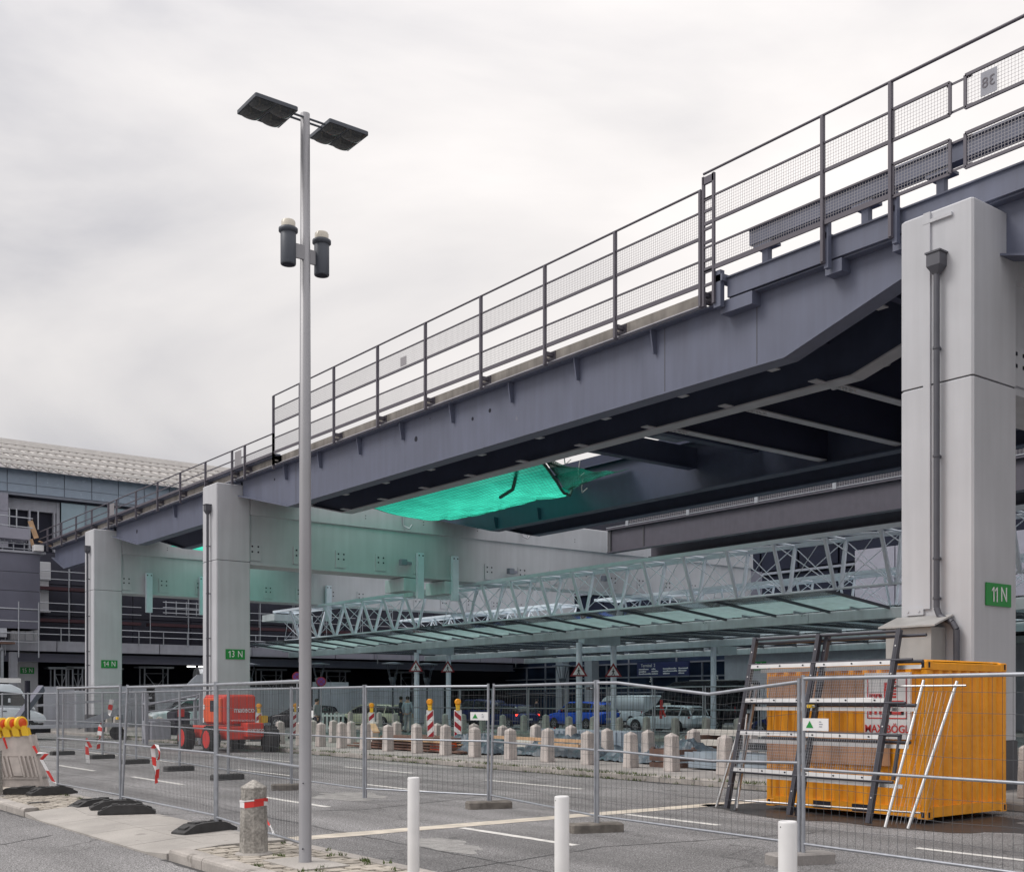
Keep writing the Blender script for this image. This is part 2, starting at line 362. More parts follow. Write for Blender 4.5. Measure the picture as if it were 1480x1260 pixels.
def mk_mesh(name, mb, m, off=(0, 0, 0)):
    me = bpy.data.meshes.new(name)
    ox, oy, oz = off
    me.from_pydata([(x - ox, y - oy, z - oz) for x, y, z in mb.v], [], mb.f)
    ms = mb.mats if mb.mats else [m]
    for q in ms: me.materials.append(M[q] if isinstance(q, str) else q)
    if len(ms) > 1: me.polygons.foreach_set('material_index', mb.m)
    if mb.smooth:
        me.polygons.foreach_set('use_smooth', [i in mb.smooth for i in range(len(mb.f))])
    bm = bmesh.new(); bm.from_mesh(me); bmesh.ops.recalc_face_normals(bm, faces=bm.faces); bm.to_mesh(me); bm.free()
    me.update()
    return me

def root_off(p):
    o = Vector((0, 0, 0))
    while p is not None: o += p.location; p = p.parent
    return o
def part(name, mb, m, parent=None, label=None, kind=None):
    me = mk_mesh(name, mb, m, root_off(parent)) if parent else mk_mesh(name, mb, m)
    o = bpy.data.objects.new(name, me); col.objects.link(o)
    if parent: o.parent = parent
    if label: o['label'] = label
    if kind: o['kind'] = kind
    return o
def thing(name, label, cat, loc=(0, 0, 0), group=None, kind=None):
    o = bpy.data.objects.new(name, None); col.objects.link(o); o.location = loc; o.empty_display_size = .2
    if label: o['label'] = label
    if cat: o['category'] = cat
    if group: o['group'] = group
    if kind: o['kind'] = kind
    return o
def single(name, mb, m, label, cat, group=None, kind=None):
    xs = [v[0] for v in mb.v]; ys = [v[1] for v in mb.v]; zs = [v[2] for v in mb.v]
    off = ((min(xs) + max(xs)) / 2, (min(ys) + max(ys)) / 2, min(zs))
    o = bpy.data.objects.new(name, mk_mesh(name, mb, m, off)); col.objects.link(o); o.location = off
    o['label'] = label; o['category'] = cat
    if group: o['group'] = group
    if kind: o['kind'] = kind
    return o
def struct(name, mb, m, parent=None):
    o = part(name, mb, m, parent)
    if parent is None: o['kind'] = 'structure'
    return o
def dup(root, loc, rz=0, label=None, group=None, scale=None):
    def cp(o, par):
        c = o.copy(); col.objects.link(c)
        if par: c.parent = par
        for ch in kids.get(o.name, []): cp(ch, c)
        return c
    kids = {}
    def gather(o):
        kids[o.name] = list(o.children)
        for ch in o.children: gather(ch)
    gather(root)
    r = cp(root, None)
    r.location = loc; r.rotation_euler = (0, 0, rz)
    if scale: r.scale = scale
    if label: r['label'] = label
    if group: r['group'] = group
    return r
def text_mesh(txt, size, ext=.003, bold=0):
    cu = bpy.data.curves.new('lettering', 'FONT'); cu.body = txt; cu.size = size; cu.extrude = ext; cu.offset = bold * size
    cu.align_x = 'CENTER'; cu.align_y = 'CENTER'; cu.resolution_u = 3
    ob = bpy.data.objects.new('lettering_tmp', cu); col.objects.link(ob)
    dg = bpy.context.evaluated_depsgraph_get(); dg.update()
    me = bpy.data.meshes.new_from_object(ob.evaluated_get(dg))
    bpy.data.objects.remove(ob); bpy.data.curves.remove(cu)
    return me
def lettering(txt, size, c, face, m, parent, sx=1., bold=0, name='lettering'):
    """face: '-x' reads when seen from -X, '-y' from -Y, or a 3x3 basis (right, up, normal)"""
    me = text_mesh(txt, size, .003, bold); me.materials.clear(); me.materials.append(M[m])
    B = {'-x': (Vector((0, -1, 0)), Vector((0, 0, 1)), Vector((-1, 0, 0))),
         '-y': (Vector((1, 0, 0)), Vector((0, 0, 1)), Vector((0, -1, 0)))}
    r, u, n_ = B[face] if isinstance(face, str) else face
    off = root_off(parent) if parent else Vector((0, 0, 0))
    for v in me.vertices:
        x, y, z = v.co
        v.co = Vector(c) + r * x * sx + u * y + n_ * z - off
    o = bpy.data.objects.new(name, me); col.objects.link(o)
    if parent: o.parent = parent
    return o
def wiremesh(mb, P, us, vs, r):
    """wires on a plane; P(u,v)->point; straight lines along both directions"""
    for u in us: mb.tube(P(u, vs[0]), P(u, vs[-1]), r, 3, cap=False)
    for v in vs: mb.tube(P(us[0], v), P(us[-1], v), r, 3, cap=False)
def frange(a, b, st):
    n = max(1, round((b - a) / st)); return [a + (b - a) * k / n for k in range(n + 1)]

def sign_text(txt, cap, c, face, m, parent, sx=.8):
    """tall narrow road-sign lettering; the digit one gets its flag"""
    B = {'-x': (Vector((0, -1, 0)), Vector((0, 0, 1)), Vector((-1, 0, 0))), '-y': (Vector((1, 0, 0)), Vector((0, 0, 1)), Vector((0, -1, 0)))}
    r, u, n_ = B[face]; adv = {'1': .42, ' ': .38}; tot = sum(adv.get(ch, .78) for ch in txt) * cap; x = -tot / 2
    for ch in txt:
        w = adv.get(ch, .78) * cap; cc = Vector(c) + r * (x + w / 2)
        if ch == '1':
            q = MB(); t = .075 * cap; pts = [(t * .2, -cap / 2), (t * 2, -cap / 2), (t * 2, cap / 2), (t * .6, cap / 2), (-t * 2.4, cap * .3), (-t * 2.4, cap * .17), (t * .2, cap * .33)]
            a = [cc + r * px + u * py + n_ * .003 for px, py in pts]; q.add([tuple(p_) for p_ in a], [tuple(range(7))]); part('lettering', q, m, parent)
        elif ch != ' ': lettering(ch, cap / .7, tuple(cc), face, m, parent, sx=sx)
        x += w
# ================================================================== SETTING: ground, roads, islands
b = MB(); b.box(-400, 600, -300, 700, -.3, -.06); struct('ground', b, 'ground')
b = MB(); b.box(-60, 56, -30, 110, -.055, 0); struct('road', b, 'asphalt')

marks = thing('road_marking', None, None, (8.8, 12, 0), kind='structure')
def dash(x, y0, y1, w=.13):
    d = MB(); rnd = random.Random(int(x * 10 + y0 * 7))
    n = 8; vs = []
    for k in range(n + 1):
        y = y0 + (y1 - y0) * k / n
        vs += [(x - w / 2 + rnd.uniform(-.008, .008), y, .004), (x + w / 2 + rnd.uniform(-.008, .008), y, .004)]
    d.add(vs, [(2 * k, 2 * k + 1, 2 * k + 3, 2 * k + 2) for k in range(n)])
    part('lane_dash', d, 'line', marks)
for x, ys in ((8.8, ((34.2, 37), (28.2, 31.2), (22.5, 25.5), (16.3, 18.9), (10.2, 12.55), (4.5, 7))),
              (11.8, ((23.6, 26.6), (17.5, 20.3), (10.65, 12.5), (4.6, 7.6), (29.6, 32.6), (35.6, 38.6))),
              (14.5, ((22.7, 26), (16.6, 19.8), (29, 32)))):
    for y0, y1 in ys: dash(x, y0, y1)
d = MB(); vs = []; rnd = random.Random(3)
for k in range(31):
    x = 6.1 + 10.8 * k / 30; vs += [(x, 12.62 + rnd.uniform(-.015, .015), .004), (x, 13.0 + rnd.uniform(-.015, .015), .004)]
d.add(vs, [(2 * k, 2 * k + 1, 2 * k + 3, 2 * k + 2) for k in range(30)])
part('stop_line', d, 'line_tan', marks)

# dust patches, tar seams; dark strip paints dirt and shadow at the kerb foot
def blob(cx, cy, rx, ry, seed, z=.0025):
    rr_ = random.Random(seed); ph = [rr_.uniform(0, 6.3) for _ in range(4)]; vs = [(cx, cy, z)]
    for k in range(40):
        t = 2 * math.pi * k / 40; q_ = 1 + .25 * math.sin(2 * t + ph[0]) + .15 * math.sin(5 * t + ph[1]) + .1 * math.sin(9 * t + ph[2]); vs.append((cx + rx * q_ * math.cos(t), cy + ry * q_ * math.sin(t), z))
    b_ = MB(); b_.add(vs, [(0, k + 1, (k + 1) % 40 + 1) for k in range(40)]); return b_
wear = thing('road_wear', None, None, (9, 14, 0), kind='structure')
for a_ in ((10.1, 17.9, .55, 1.0, 1), (7.6, 11.2, .35, .7, 2), (16.4, 26.2, .3, 2.2, 5)): part('dust_patch', blob(*a_), 'pale_layer', wear)
def seam(pts, w=.035):
    b_ = MB(); vs = []; rr_ = random.Random(int(pts[0][0] * 10)); P_ = []
    for (xa, ya), (xb, yb) in zip(pts, pts[1:]):
        n = max(2, int(math.hypot(xb - xa, yb - ya) / .25)); P_ += [(xa + (xb - xa) * k / n + rr_.uniform(-.03, .03), ya + (yb - ya) * k / n + rr_.uniform(-.03, .03)) for k in range(n)]
    for k, (x, y) in enumerate(P_):
        x2, y2 = P_[min(k + 1, len(P_) - 1)]; x1_, y1_ = P_[max(k - 1, 0)]; dx, dy = x2 - x1_, y2 - y1_; l_ = math.hypot(dx, dy) or 1; ww = w * rr_.uniform(.4, 1.2) / 2
        vs += [(x - dy / l_ * ww, y + dx / l_ * ww, .003), (x + dy / l_ * ww, y - dx / l_ * ww, .003)]
    b_.add(vs, [(2 * k, 2 * k + 1, 2 * k + 3, 2 * k + 2) for k in range(len(P_) - 1)]); part('tar_seam', b_, 'tar', wear)
seam([(2.0, 12), (3.1, 14.2), (4.4, 15.2)]); seam([(1.0, 9.5), (2.6, 12.6), (3.2, 17)], .025); seam([(6.2, 16.8), (9, 15.6), (12, 16.4), (16.9, 14.6)], .03)
seam([(7.2, 8.0), (7.4, 20), (7.1, 34)], .02); seam([(13.2, 9), (13.1, 20), (13.4, 44)], .022); seam([(6.1, 22), (10, 21.2), (16.9, 22.4)], .025); seam([(6.2, 9.4), (9, 9.9), (12.4, 9.2)], .03)
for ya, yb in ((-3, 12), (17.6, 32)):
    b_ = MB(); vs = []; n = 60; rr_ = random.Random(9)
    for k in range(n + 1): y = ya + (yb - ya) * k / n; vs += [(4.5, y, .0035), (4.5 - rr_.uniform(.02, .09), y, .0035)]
    b_.add(vs, [(2 * k, 2 * k + 1, 2 * k + 3, 2 * k + 2) for k in range(n)]); part('gutter_dirt_shadow', b_, 'tar', wear)
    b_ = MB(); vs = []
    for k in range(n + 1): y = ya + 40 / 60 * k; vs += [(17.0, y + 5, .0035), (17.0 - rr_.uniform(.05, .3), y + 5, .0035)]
    b_.add(vs, [(2 * k, 2 * k + 1, 2 * k + 3, 2 * k + 2) for k in range(n)]); (part('gutter_dirt_shadow', b_, 'tar', wear) if ya < 0 else None)

# puddle round the container
d = MB(); cx, cy = 14.7, 10.2; vs = [(cx, cy, .004)]
for k in range(48):
    t = 2 * math.pi * k / 48; rr = 1 + .10 * math.sin(3 * t + 1) + .07 * math.sin(7 * t) + .04 * math.sin(13 * t)
    vs.append((cx + 1.55 * rr * math.cos(t), cy + 2.6 * rr * math.sin(t), .004))
d.add(vs, [(0, k + 1, (k + 1) % 48 + 1) for k in range(48)])
struct('puddle', d, 'puddle')

# ---- near traffic island
isl = thing('traffic_island', None, None, (5.2, 12, 0), kind='structure')
base = MB(); base.box(4.72, 5.85, -3, 12.0, 0, .085); base.box(4.72, 5.85, 17.6, 34, 0, .085)
part('sand_bed', base, 'joint', isl)
def kerb_stone(x0, x1, y0, y1, z, lean=0):
    k = MB(); g = .006; r = .035
    prof = [(x0, 0), (x0, z - r), (x0 + r * .3, z - r * .3), (x0 + r, z), (x1 - r * .5, z), (x1, z - r * .5), (x1, 0)]
    k.prism([(x, zz) for x, zz in prof], 'y', y0 + g, y1 - g)
    return k
for (ya, yb) in ((-3, 11.9), (17.7, 34)):
    y = ya
    while y < yb - .3:
        y2 = min(y + 1.0, yb)
        part('kerb_stone', kerb_stone(4.5, 4.72, y, y2, .125), 'kerb', isl)
        k = kerb_stone(5.84, 5.98, y, y2, .105); part('kerb_stone', k, 'kerb', isl)
        y = y2
# dropped kerb: flush pale slabs
ys = [11.95, 13.25, 14.7, 16.2, 17.65]
for i in range(4):
    for j, (xa, xb) in enumerate(((4.5, 5.15), (5.15, 5.98))):
        y0, y1 = ys[i] + .008, ys[i + 1] - .008; s_ = MB()
        def hz(x, y):
            e_ = 1 - min(1, min(y - 11.95, 17.65 - y) / .7)
            e_ = max(0, e_)
            return .02 + (.05 if x > 5.1 else 0) * 1 + e_ * .05
        vs = []; nn = 6
        for k in range(nn + 1):
            y = y0 + (y1 - y0) * k / nn
            for x in (xa + (.0 if j == 0 else .008), xb): vs.append((x, y, hz(x, y)))
        for k in range(nn + 1):
            y = y0 + (y1 - y0) * k / nn
            for x in (xa + (.0 if j == 0 else .008), xb): vs.append((x, y, -.02))
        o_ = 2 * (nn + 1)
        fs = [(2 * k, 2 * k + 1, 2 * k + 3, 2 * k + 2) for k in range(nn)]
        fs += [(2 * k, 2 * k + 2, o_ + 2 * k + 2, o_ + 2 * k) for k in range(nn)] + [(2 * k + 1, o_ + 2 * k + 1, o_ + 2 * k + 3, 2 * k + 3) for k in range(nn)]
        fs += [(0, o_, o_ + 1, 1), (2 * nn, 2 * nn + 1, o_ + 2 * nn + 1, o_ + 2 * nn)]
        s_.add(vs, fs); part('ground_slab', s_, 'slab', isl)
# pavers: larger rectangular stones laid in rows across the island
rnd = random.Random(5); cnt = 0
far_p = MB()
def paver_rows(y_from, y_to, mbx):
    global cnt
    y = y_from; row = 0
    while y < y_to:
        dy = .17; x = 4.735 - (.11 if row % 2 else 0)
        while x < 5.83:
            dx = rnd.choice((.19, .21, .23)); xa, xb = max(x, 4.735), min(x + dx, 5.83)
            if xb - xa > .05:
                hh = .1 + rnd.uniform(-.006, .006); q = MB() if mbx is None else mbx
                tlt = rnd.uniform(-.004, .004); g = .007 + rnd.uniform(0, .005)
                q.add([(xa + g, y + g, .05), (xb - g, y + g, .05), (xb - g, y + dy - g, .05), (xa + g, y + dy - g, .05),
                       (xa + g + .008, y + g + .008, hh + tlt), (xb - g - .008, y + g + .008, hh - tlt), (xb - g - .008, y + dy - g - .008, hh), (xa + g + .008, y + dy - g - .008, hh + tlt)],
                      [(4, 5, 6, 7), (0, 1, 5, 4), (1, 2, 6, 5), (2, 3, 7, 6), (3, 0, 4, 7)])
                if mbx is None: part('paving_stone', q, 'paver', isl); cnt += 1
            x += dx
        y += dy; row += 1
paver_rows(8.2, 11.9, None)
paver_rows(17.7, 26, None if False else far_p); paver_rows(2, 8.2, far_p)
part('paving_stone', far_p, 'paver', isl, kind='stuff')
b = MB(); b.box(4.98, 5.5, 9.75, 10.6, .05, .112); part('foundation_slab', b, 'slab', isl)
# moss and grass tufts in the joints
def tufts(mb, spots, hgt, n, rng, spread):
    for (x, y, z) in spots:
        for k in range(n):
            a = rng.uniform(0, 6.28); rr = rng.uniform(0, spread); px, py = x + rr * math.cos(a), y + rr * math.sin(a)
            h = hgt * rng.uniform(.4, 1); t = rng.uniform(0, 6.28); w = .006 + hgt * .03; lx, ly = rng.uniform(-.6, .6) * h, rng.uniform(-.6, .6) * h
            mb.add([(px - w * math.cos(t), py - w * math.sin(t), z), (px + w * math.cos(t), py + w * math.sin(t), z), (px + lx, py + ly, z + h)], [(0, 1, 2)])
rg = random.Random(11); g = MB()
tufts(g, [(5.8 + rg.uniform(-.12, .1), rg.uniform(8.5, 11.0), .1) for _ in range(12)] + [(rg.uniform(4.75, 5.8), rg.uniform(9, 11.8), .1) for _ in range(9)] + [(5.75, rg.uniform(19, 22), .1) for _ in range(4)], .05, 12, rg, .06)
o = part('weeds', g, 'grass'); o['kind'] = 'stuff'; o['label'] = 'small weeds growing in the paving joints by the lamp post'; o['category'] = 'weeds'

# ---- middle island (piers, bollards) and outer kerb strip
isl2 = thing('central_island', None, None, (20, 30, 0), kind='structure')
b = MB(); b.box(17.22, 25.0, -10, 72, 0, .125); part('pavement', b, 'island_top', isl2)
y = -6.
while y < 70:
    part('kerb_stone', kerb_stone(17.0, 17.22, y, y + 1.0, .135), 'kerb', isl2); y += 1.0
isl3 = thing('outer_pavement', None, None, (35, 30, 0), kind='structure')
b = MB(); b.box(34.2, 36.6, 0, 72, 0, .145); part('pavement', b, 'slab', isl3)
y = 4.
while y < 66:
    part('kerb_stone', kerb_stone(34.0, 34.2, y, y + 1.5, .15), 'kerb', isl3); y += 1.5
b = MB(); b.box(51.5, 60, -5, 74, 0, .14); struct('sidewalk', b, 'island_top')
rg = random.Random(4); g = MB()
sp = []
for _ in range(900):
    y = 14 + 40 * rg.random() ** 1.2
    d_ = .5 + .5 * math.sin(y * 1.1) * math.sin(y * .37 + 1)
    if rg.random() < d_ + .15: sp.append((16.97 + rg.uniform(-.08, .14), y, .0 if rg.random() < .4 else .12))
tufts(g, sp, .085, 10, rg, .15)
o = part('kerb_grass', g, 'grass'); o['kind'] = 'stuff'; o['label'] = 'ragged grass growing along the kerb of the bollard island'; o['category'] = 'grass'

# ================================================================== PIERS
def pier(y0, sign, label, near=False):
    p = thing('bridge_pier', label, 'bridge pier', (18.2, y0, 0))
    zt = 10.42; y1 = y0 + 1.42; x0, x1 = 18.2, 19.64; g = .012
    zs = [1.0, 7.34, zt]
    for a, c_ in zip(zs, zs[1:]):
        q = MB(); q.cbox(x0, x1, y0, y1, a + g, c_, .035); part('column_block', q, 'pier', p)
    q = MB(); q.box(x0 + .03, x1 - .03, y0 + .03, y1 - .03, .02, zt - .1); part('column_core', q, 'groove', p)
    q = MB(); q.box(x0 - .01, x1 + .01, y0 - .01, y1 + .01, .1, 1.0); part('plinth', q, 'plinth', p)
    # cross beam towards the terminal: head band with a recessed web below
    xe = 50.5 if y0 < 70 else 20.4
    q = MB(); q.cbox(x1 + .012, xe, y0 + .012, y1 - .012, 9.26, 10.38, .03)
    part('beam_head', q, 'pier', p)
    q = MB(); q.box(x1 + .02, xe - .1, y0 + .12, y1 - .12, 7.3, 9.26); part('beam_web', q, 'pier', p)
    q = MB(); q.box(x1 + .012, xe, y0 + .06, y1 - .06, 7.24, 7.36); part('beam_foot', q, 'pier', p)
    # anchor plates with four bolt heads
    x = x1 + .25; k = 0
    while x < 48 and y0 < 70:
        a = MB().use('pier'); a.box(x - .26, x + .26, y0 + .075, y0 + .12, 7.42, 8.14)
        a.use('dark')
        for dx in (-.13, .13):
            for z in (7.78, 8.0): a.box(x + dx - .032, x + dx + .032, y0 + .062, y0 + .076, z - .032, z + .032)
        part('anchor_plate', a, None, p)
        x += 1.98; k += 1
    # rebates: small drip holes near the head
    a = MB()
    for x in range(22, 46, 3) if y0 < 70 else ():
        for z in (9.62, 9.74): a.box(x, x + .05, y0 + .008, y0 + .022, z, z + .04)
    part('drip_hole', a, 'groove', p, kind='stuff')
    # green sign
    xs = (x0 + x1) / 2 + .06; sz = 3.58
    a = MB(); a.box(xs - .41, xs + .41, y0 - .035, y0 - .012, sz - .2, sz + .2); sgn = part('number_sign', a, 'green_sign', p)
    sign_text(sign, .26, (xs, y0 - .04, sz), '-y', 'sign_white', sgn)
    # rainwater hopper and down pipe on the road face
    yp = y0 + .62; zp = 9.45
    a = MB(); a.add([(x0 - .24, yp - .13, zp + .12), (x0 - .01, yp - .13, zp + .12), (x0 - .01, yp + .13, zp + .12), (x0 - .24, yp + .13, zp + .12),
                    (x0 - .24, yp - .13, zp - .1), (x0 - .01, yp - .13, zp - .1), (x0 - .01, yp + .13, zp - .1), (x0 - .24, yp + .13, zp - .1),
                    (x0 - .17, yp - .05, zp - .24), (x0 - .07, yp - .05, zp - .24), (x0 - .07, yp + .05, zp - .24), (x0 - .17, yp + .05, zp - .24)],
                   [(0, 1, 2, 3), (0, 4, 5, 1), (1, 5, 6, 2), (2, 6, 7, 3), (3, 7, 4, 0), (4, 8, 9, 5), (5, 9, 10, 6), (6, 10, 11, 7), (7, 11, 8, 4), (8, 11, 10, 9)])
    a.box(x0 - .26, x0, yp - .15, yp + .15, zp + .12, zp + .15)
    part('rain_hopper', a, 'pipe', p)
    a = MB(); r_ = .055
    if near:
        a.path([(x0 - .12, yp, zp - .2), (x0 - .12, yp, 3.35), (x0 - .12, yp - .06, 3.2), (x0 - .12, yp - .3, 3.08), (x0 - .12, yp - .38, 2.95), (x0 - .12, yp - .38, .1)], r_, 10)
    else:
        a.path([(x0 - .12, yp, zp - .2), (x0 - .12, yp, .1)], r_, 8)
    part('down_pipe', a, 'pipe', p)
    for z in (7.9, 6.0, 4.2, 3.5):
        a = MB(); a.tube((x0 - .12, yp, z), (x0 - .12, yp, z + .04), r_ + .012, 10); a.box(x0 - .1, x0, yp - .02, yp + .02, z, z + .04); part('pipe_clamp', a, 'pipe', p)
    return p
P11 = pier(10.62, '11 N', 'large light concrete bridge pier rising behind the yellow container, marked 11 N', True)
P13 = pier(42.95, '13 N', 'light concrete bridge pier behind the red machine, marked 13 N')
P14 = pier(58.4, '14 N', 'light concrete bridge pier marked 14 N, between the scaffolding bays')
P15 = pier(73.9, '15 N', 'farthest concrete bridge pier at the left, marked 15 N behind a narrow strut')
# service strip and flashing-roofed base box on the near pier
a = MB(); a.box(18.155, 18.2, 11.42, 11.55, 3.35, 10.40); a.box(18.15, 18.199, 11.0, 11.56, 10.2, 10.26); part('cover_strip', a, 'pier', P11)
a = MB(); a.box(17.72, 18.16, 11.12, 12.02, .1, 3.0); part('base_box', a, 'flash', P11)
a = MB(); a.box(17.85, 18.15, 11.6, 11.66, 2.0, 2.5)
a = MB(); a.add([(17.6, 10.98, 3.0), (17.6, 12.1, 3.0), (18.18, 12.1, 3.2), (18.18, 10.98, 3.2), (17.6, 10.98, 3.03), (17.6, 12.1, 3.03), (18.18, 12.1, 3.23), (18.18, 10.98, 3.23)],
                [(0, 1, 2, 3), (4, 5, 6, 7), (0, 1, 5, 4), (1, 2, 6, 5), (2, 3, 7, 6), (3, 0, 4, 7)])
part('box_roof', a, 'flash', P11)
a = MB(); a.box(17.705, 17.72, 11.75, 11.82, 2.45, 2.75); part('slot', a, 'dark', P11)
a = MB(); a.box(18.155, 18.2, 11.55, 11.9, 3.25, 3.38)
for q in (11.62, 11.84): a.box(18.14, 18.156, q, q + .03, 3.3, 3.33)
part('fixing_plate', a, 'pier', P11)

# ================================================================== GUIDEWAYS
def girder(parent, x, y0, y1, ztop, zbot, zend, k0, k1, m, flip=1, holes=(), webm=None, fl_m=None):
    """fish-bellied plate girder along Y; k0,k1 = length of the rising haunch at each end"""
    prof = [(y0, zend), (y0 + k0, zbot), (y1 - k1, zbot), (y1, zend), (y1, ztop), (y0, ztop)]
    q = MB(); q.prism(prof, 'x', x - .012, x + .012); w = part('web_plate', q, m, parent)
    q = MB()
    for a, c_ in zip(prof[:3], prof[1:4]): q.beam((x, a[0], a[1] - .02), (x, c_[0], c_[1] - .02), .46, .04)
    part('bottom_flange', q, fl_m or m, parent)
    q = MB(); q.box(x - .22, x + .22, y0, y1, ztop, ztop + .035); part('top_flange', q, m, parent)
    return w
def tab(parent, x, y, ztop, m, s=-1, h=.55):
    q = MB(); q.add([(x + s * .014, y - .02, ztop), (x + s * .2, y - .02, ztop), (x + s * .2, y - .02, ztop - .08), (x + s * .12, y - .02, ztop - h), (x + s * .014, y - .02, ztop - h),
                    (x + s * .014, y + .02, ztop), (x + s * .2, y + .02, ztop), (x + s * .2, y + .02, ztop - .08), (x + s * .12, y + .02, ztop - h), (x + s * .014, y + .02, ztop - h)],
                   [(0, 1, 2, 3, 4), (9, 8, 7, 6, 5), (0, 5, 6, 1), (1, 6, 7, 2), (2, 7, 8, 3), (3, 8, 9, 4), (4, 9, 5, 0)])
    part('stiffener', q, m, parent)

g1 = thing('elevated_guideway', 'grey violet steel guideway bridge with railing running over the road at the front', 'bridge', (20.4, 27, 10.5))
ZT = 10.56
for gx in (19.3, 21.6):
    girder(g1, gx, 12.0, 42.9, ZT, 8.97, 9.98, 3.4, 4.4, 'steel' if gx < 20 else 'steel_in', fl_m='steel' if gx < 20 else 'steel_pale')  # inner bottom flange paler: light on the underside put into its colour
    girder(g1, gx, 43.1, 58.2, ZT, 9.3, 10.1, 2.5, 3.6, 'steel')
    girder(g1, gx, 58.6, 69.0, ZT, 9.25, 10.1, 2.5, 2.4, 'steel')
    girder(g1, gx, -14.0, 11.8, ZT, 8.97, 9.98, 3.4, 3.4, 'steel')
# splice plates over the near web, lens-shaped stiffener tabs, holes
for y in (19.4, 22.2, 25.0, 27.9, 30.7, 33.4, 36.2, 38.9, 46.5, 50): tab(g1, 19.3, y, ZT, 'steel')
for (y, z, r_) in ((30.0, 9.92, .085), (26.95, 9.95, .055), (26.1, 10.02, .06), (40.0, 10.2, .05), (55.2, 10.0, .1), (29.2, 10.4, .02)):
    q = MB(); q.tube((19.283, y, z), (19.2875, y, z), r_, 16); part('hole', q, 'dark', g1)
for y in (19.1, 16.3, 38.2):
    q = MB(); q.box(19.284, 19.288, y, y + .02, 9.0, ZT); part('weld_seam', q, 'groove', g1)
# cross frames between the pair
k = 0; y = 13.5
while y < 42:
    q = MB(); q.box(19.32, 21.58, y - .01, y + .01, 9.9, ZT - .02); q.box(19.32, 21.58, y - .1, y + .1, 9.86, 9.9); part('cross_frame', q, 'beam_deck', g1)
    for s, gx in ((1, 19.3), (-1, 21.6)):
        q = MB(); zz = 8.985 if 15.4 < y < 38.5 else 9.6
        q.obox((gx + s * .36, y, zz), (.16, 0, 0), (0, .12, 0), (0, 0, .012))
        part('gusset', q, 'steel_pale', g1)
    y += 2.72
# deck slab and edge strip (only beyond the access bay)
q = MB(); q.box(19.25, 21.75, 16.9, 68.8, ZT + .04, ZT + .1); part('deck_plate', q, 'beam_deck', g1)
y = 17.7; seg = []
while y < 68:
    q = MB(); y2 = min(y + 2.83, 68.6); q.box(19.06, 19.22, y + .01, y2 - .01, ZT + .06, ZT + .36); part('edge_slab', q, 'deckconc', g1); y = y2
q = MB(); q.box(18.93, 19.24, 17.6, 68.7, ZT + .035, ZT + .058); part('drip_edge', q, 'steel_pale', g1)
q = MB(); q.box(19.55, 21.4, -14, 16.9, ZT + .04, ZT + .1); part('deck_plate', q, 'beam_deck', g1)
q = MB(); q.box(19.0, 19.2, -14, 16.9, ZT + .04, 11.02); q.box(18.95, 19.25, -14, 16.9, 11.02, 11.05); part('edge_beam', q, 'steel', g1)
# guide beam with tray seen through the right-hand railing
q = MB(); q.box(19.85, 20.1, -14, 17.0, 11.98, 12.3); q.box(19.8, 20.15, -14, 17.0, 12.3, 12.34); part('guide_beam', q, 'steel', g1)
for y in (16.6, 14.0, 12.3, 9, 6, 3):
    q = MB(); q.box(19.9, 20.05, y - .08, y + .08, ZT + .1, 12.0); q.box(19.8, 20.15, y - .25, y + .25, 11.84, 11.9); part('guide_stub', q, 'steel', g1)
q = MB(); q.box(19.05, 19.5, 14.4, 16.9, ZT + .04, ZT + .2); part('cable_tray', q, 'steel_pale', g1)

def railing(parent, name_lab):
    return part
XR = 18.8
def mesh_bay(parent, ya, yb, za, zb, x=XR, frame=False, st=.062):
    q = MB(); us = frange(ya, yb, st); vs = frange(za, zb, st)
    wiremesh(q, lambda u, v: (x, u, v), us, vs, .0042)
    part('wire_mesh', q, 'mesh', parent, kind='stuff')
# section with high mesh railing
r1 = thing('railing', None, None, (0, 0, 0)); r1.parent = g1; r1.matrix_parent_inverse = Matrix(); r1.location = (0, 0, 0); r1.name = 'railing'
def add_railing(posts, zs, zfoot, meshes, brackets=True, span=None, thick=(.022, .018, .035, .018, .05), heavy=False):
    y0, y1 = span or (min(posts), max(posts))
    for z, t in zip(zs, thick):
        q = MB()
        if t == .022: q.tube((XR, y0, z), (XR, y1, z), .028, 8)
        else: q.box(XR - .02, XR + .02, y0, y1, z - t, z + t)
        part('rail', q, 'rail', r1)
    for y in posts:
        q = MB(); q.box(XR - .055, XR + .03, y - .032, y + .032, zfoot, zs[0] - .01); q.box(XR - .03, XR + .055, y - .045, y + .045, zfoot - .02, zfoot + .0)
        part('rail_post', q, 'rail', r1)
        if brackets:
            q = MB(); q.box(XR + .031, 19.2, y - .05, y + .05, 10.62, 10.68); q.box(XR + .031, 19.1, y - .05, y + .05, 10.76, 10.86); q.box(19.04, 19.06, y - .12, y + .12, 10.62, 10.9)
            part('rail_bracket', q, 'rail', r1)
ps = [17.5, 20.3, 23.0, 25.85, 28.7, 31.5, 34.4, 36.9, 39.06]
add_railing(ps, (13.12, 12.62, 12.04, 11.53, 11.0), 10.52, 1)
for a, c_ in zip(ps, ps[1:]):
    mesh_bay(r1, a, c_, 12.06, 12.6); mesh_bay(r1, a, c_, 11.05, 11.51)
q = MB(); q.box(XR - .03, XR - .025, 29.75, 30.1, 12.1, 12.38); part('notice_plate', q, 'mesh', r1)
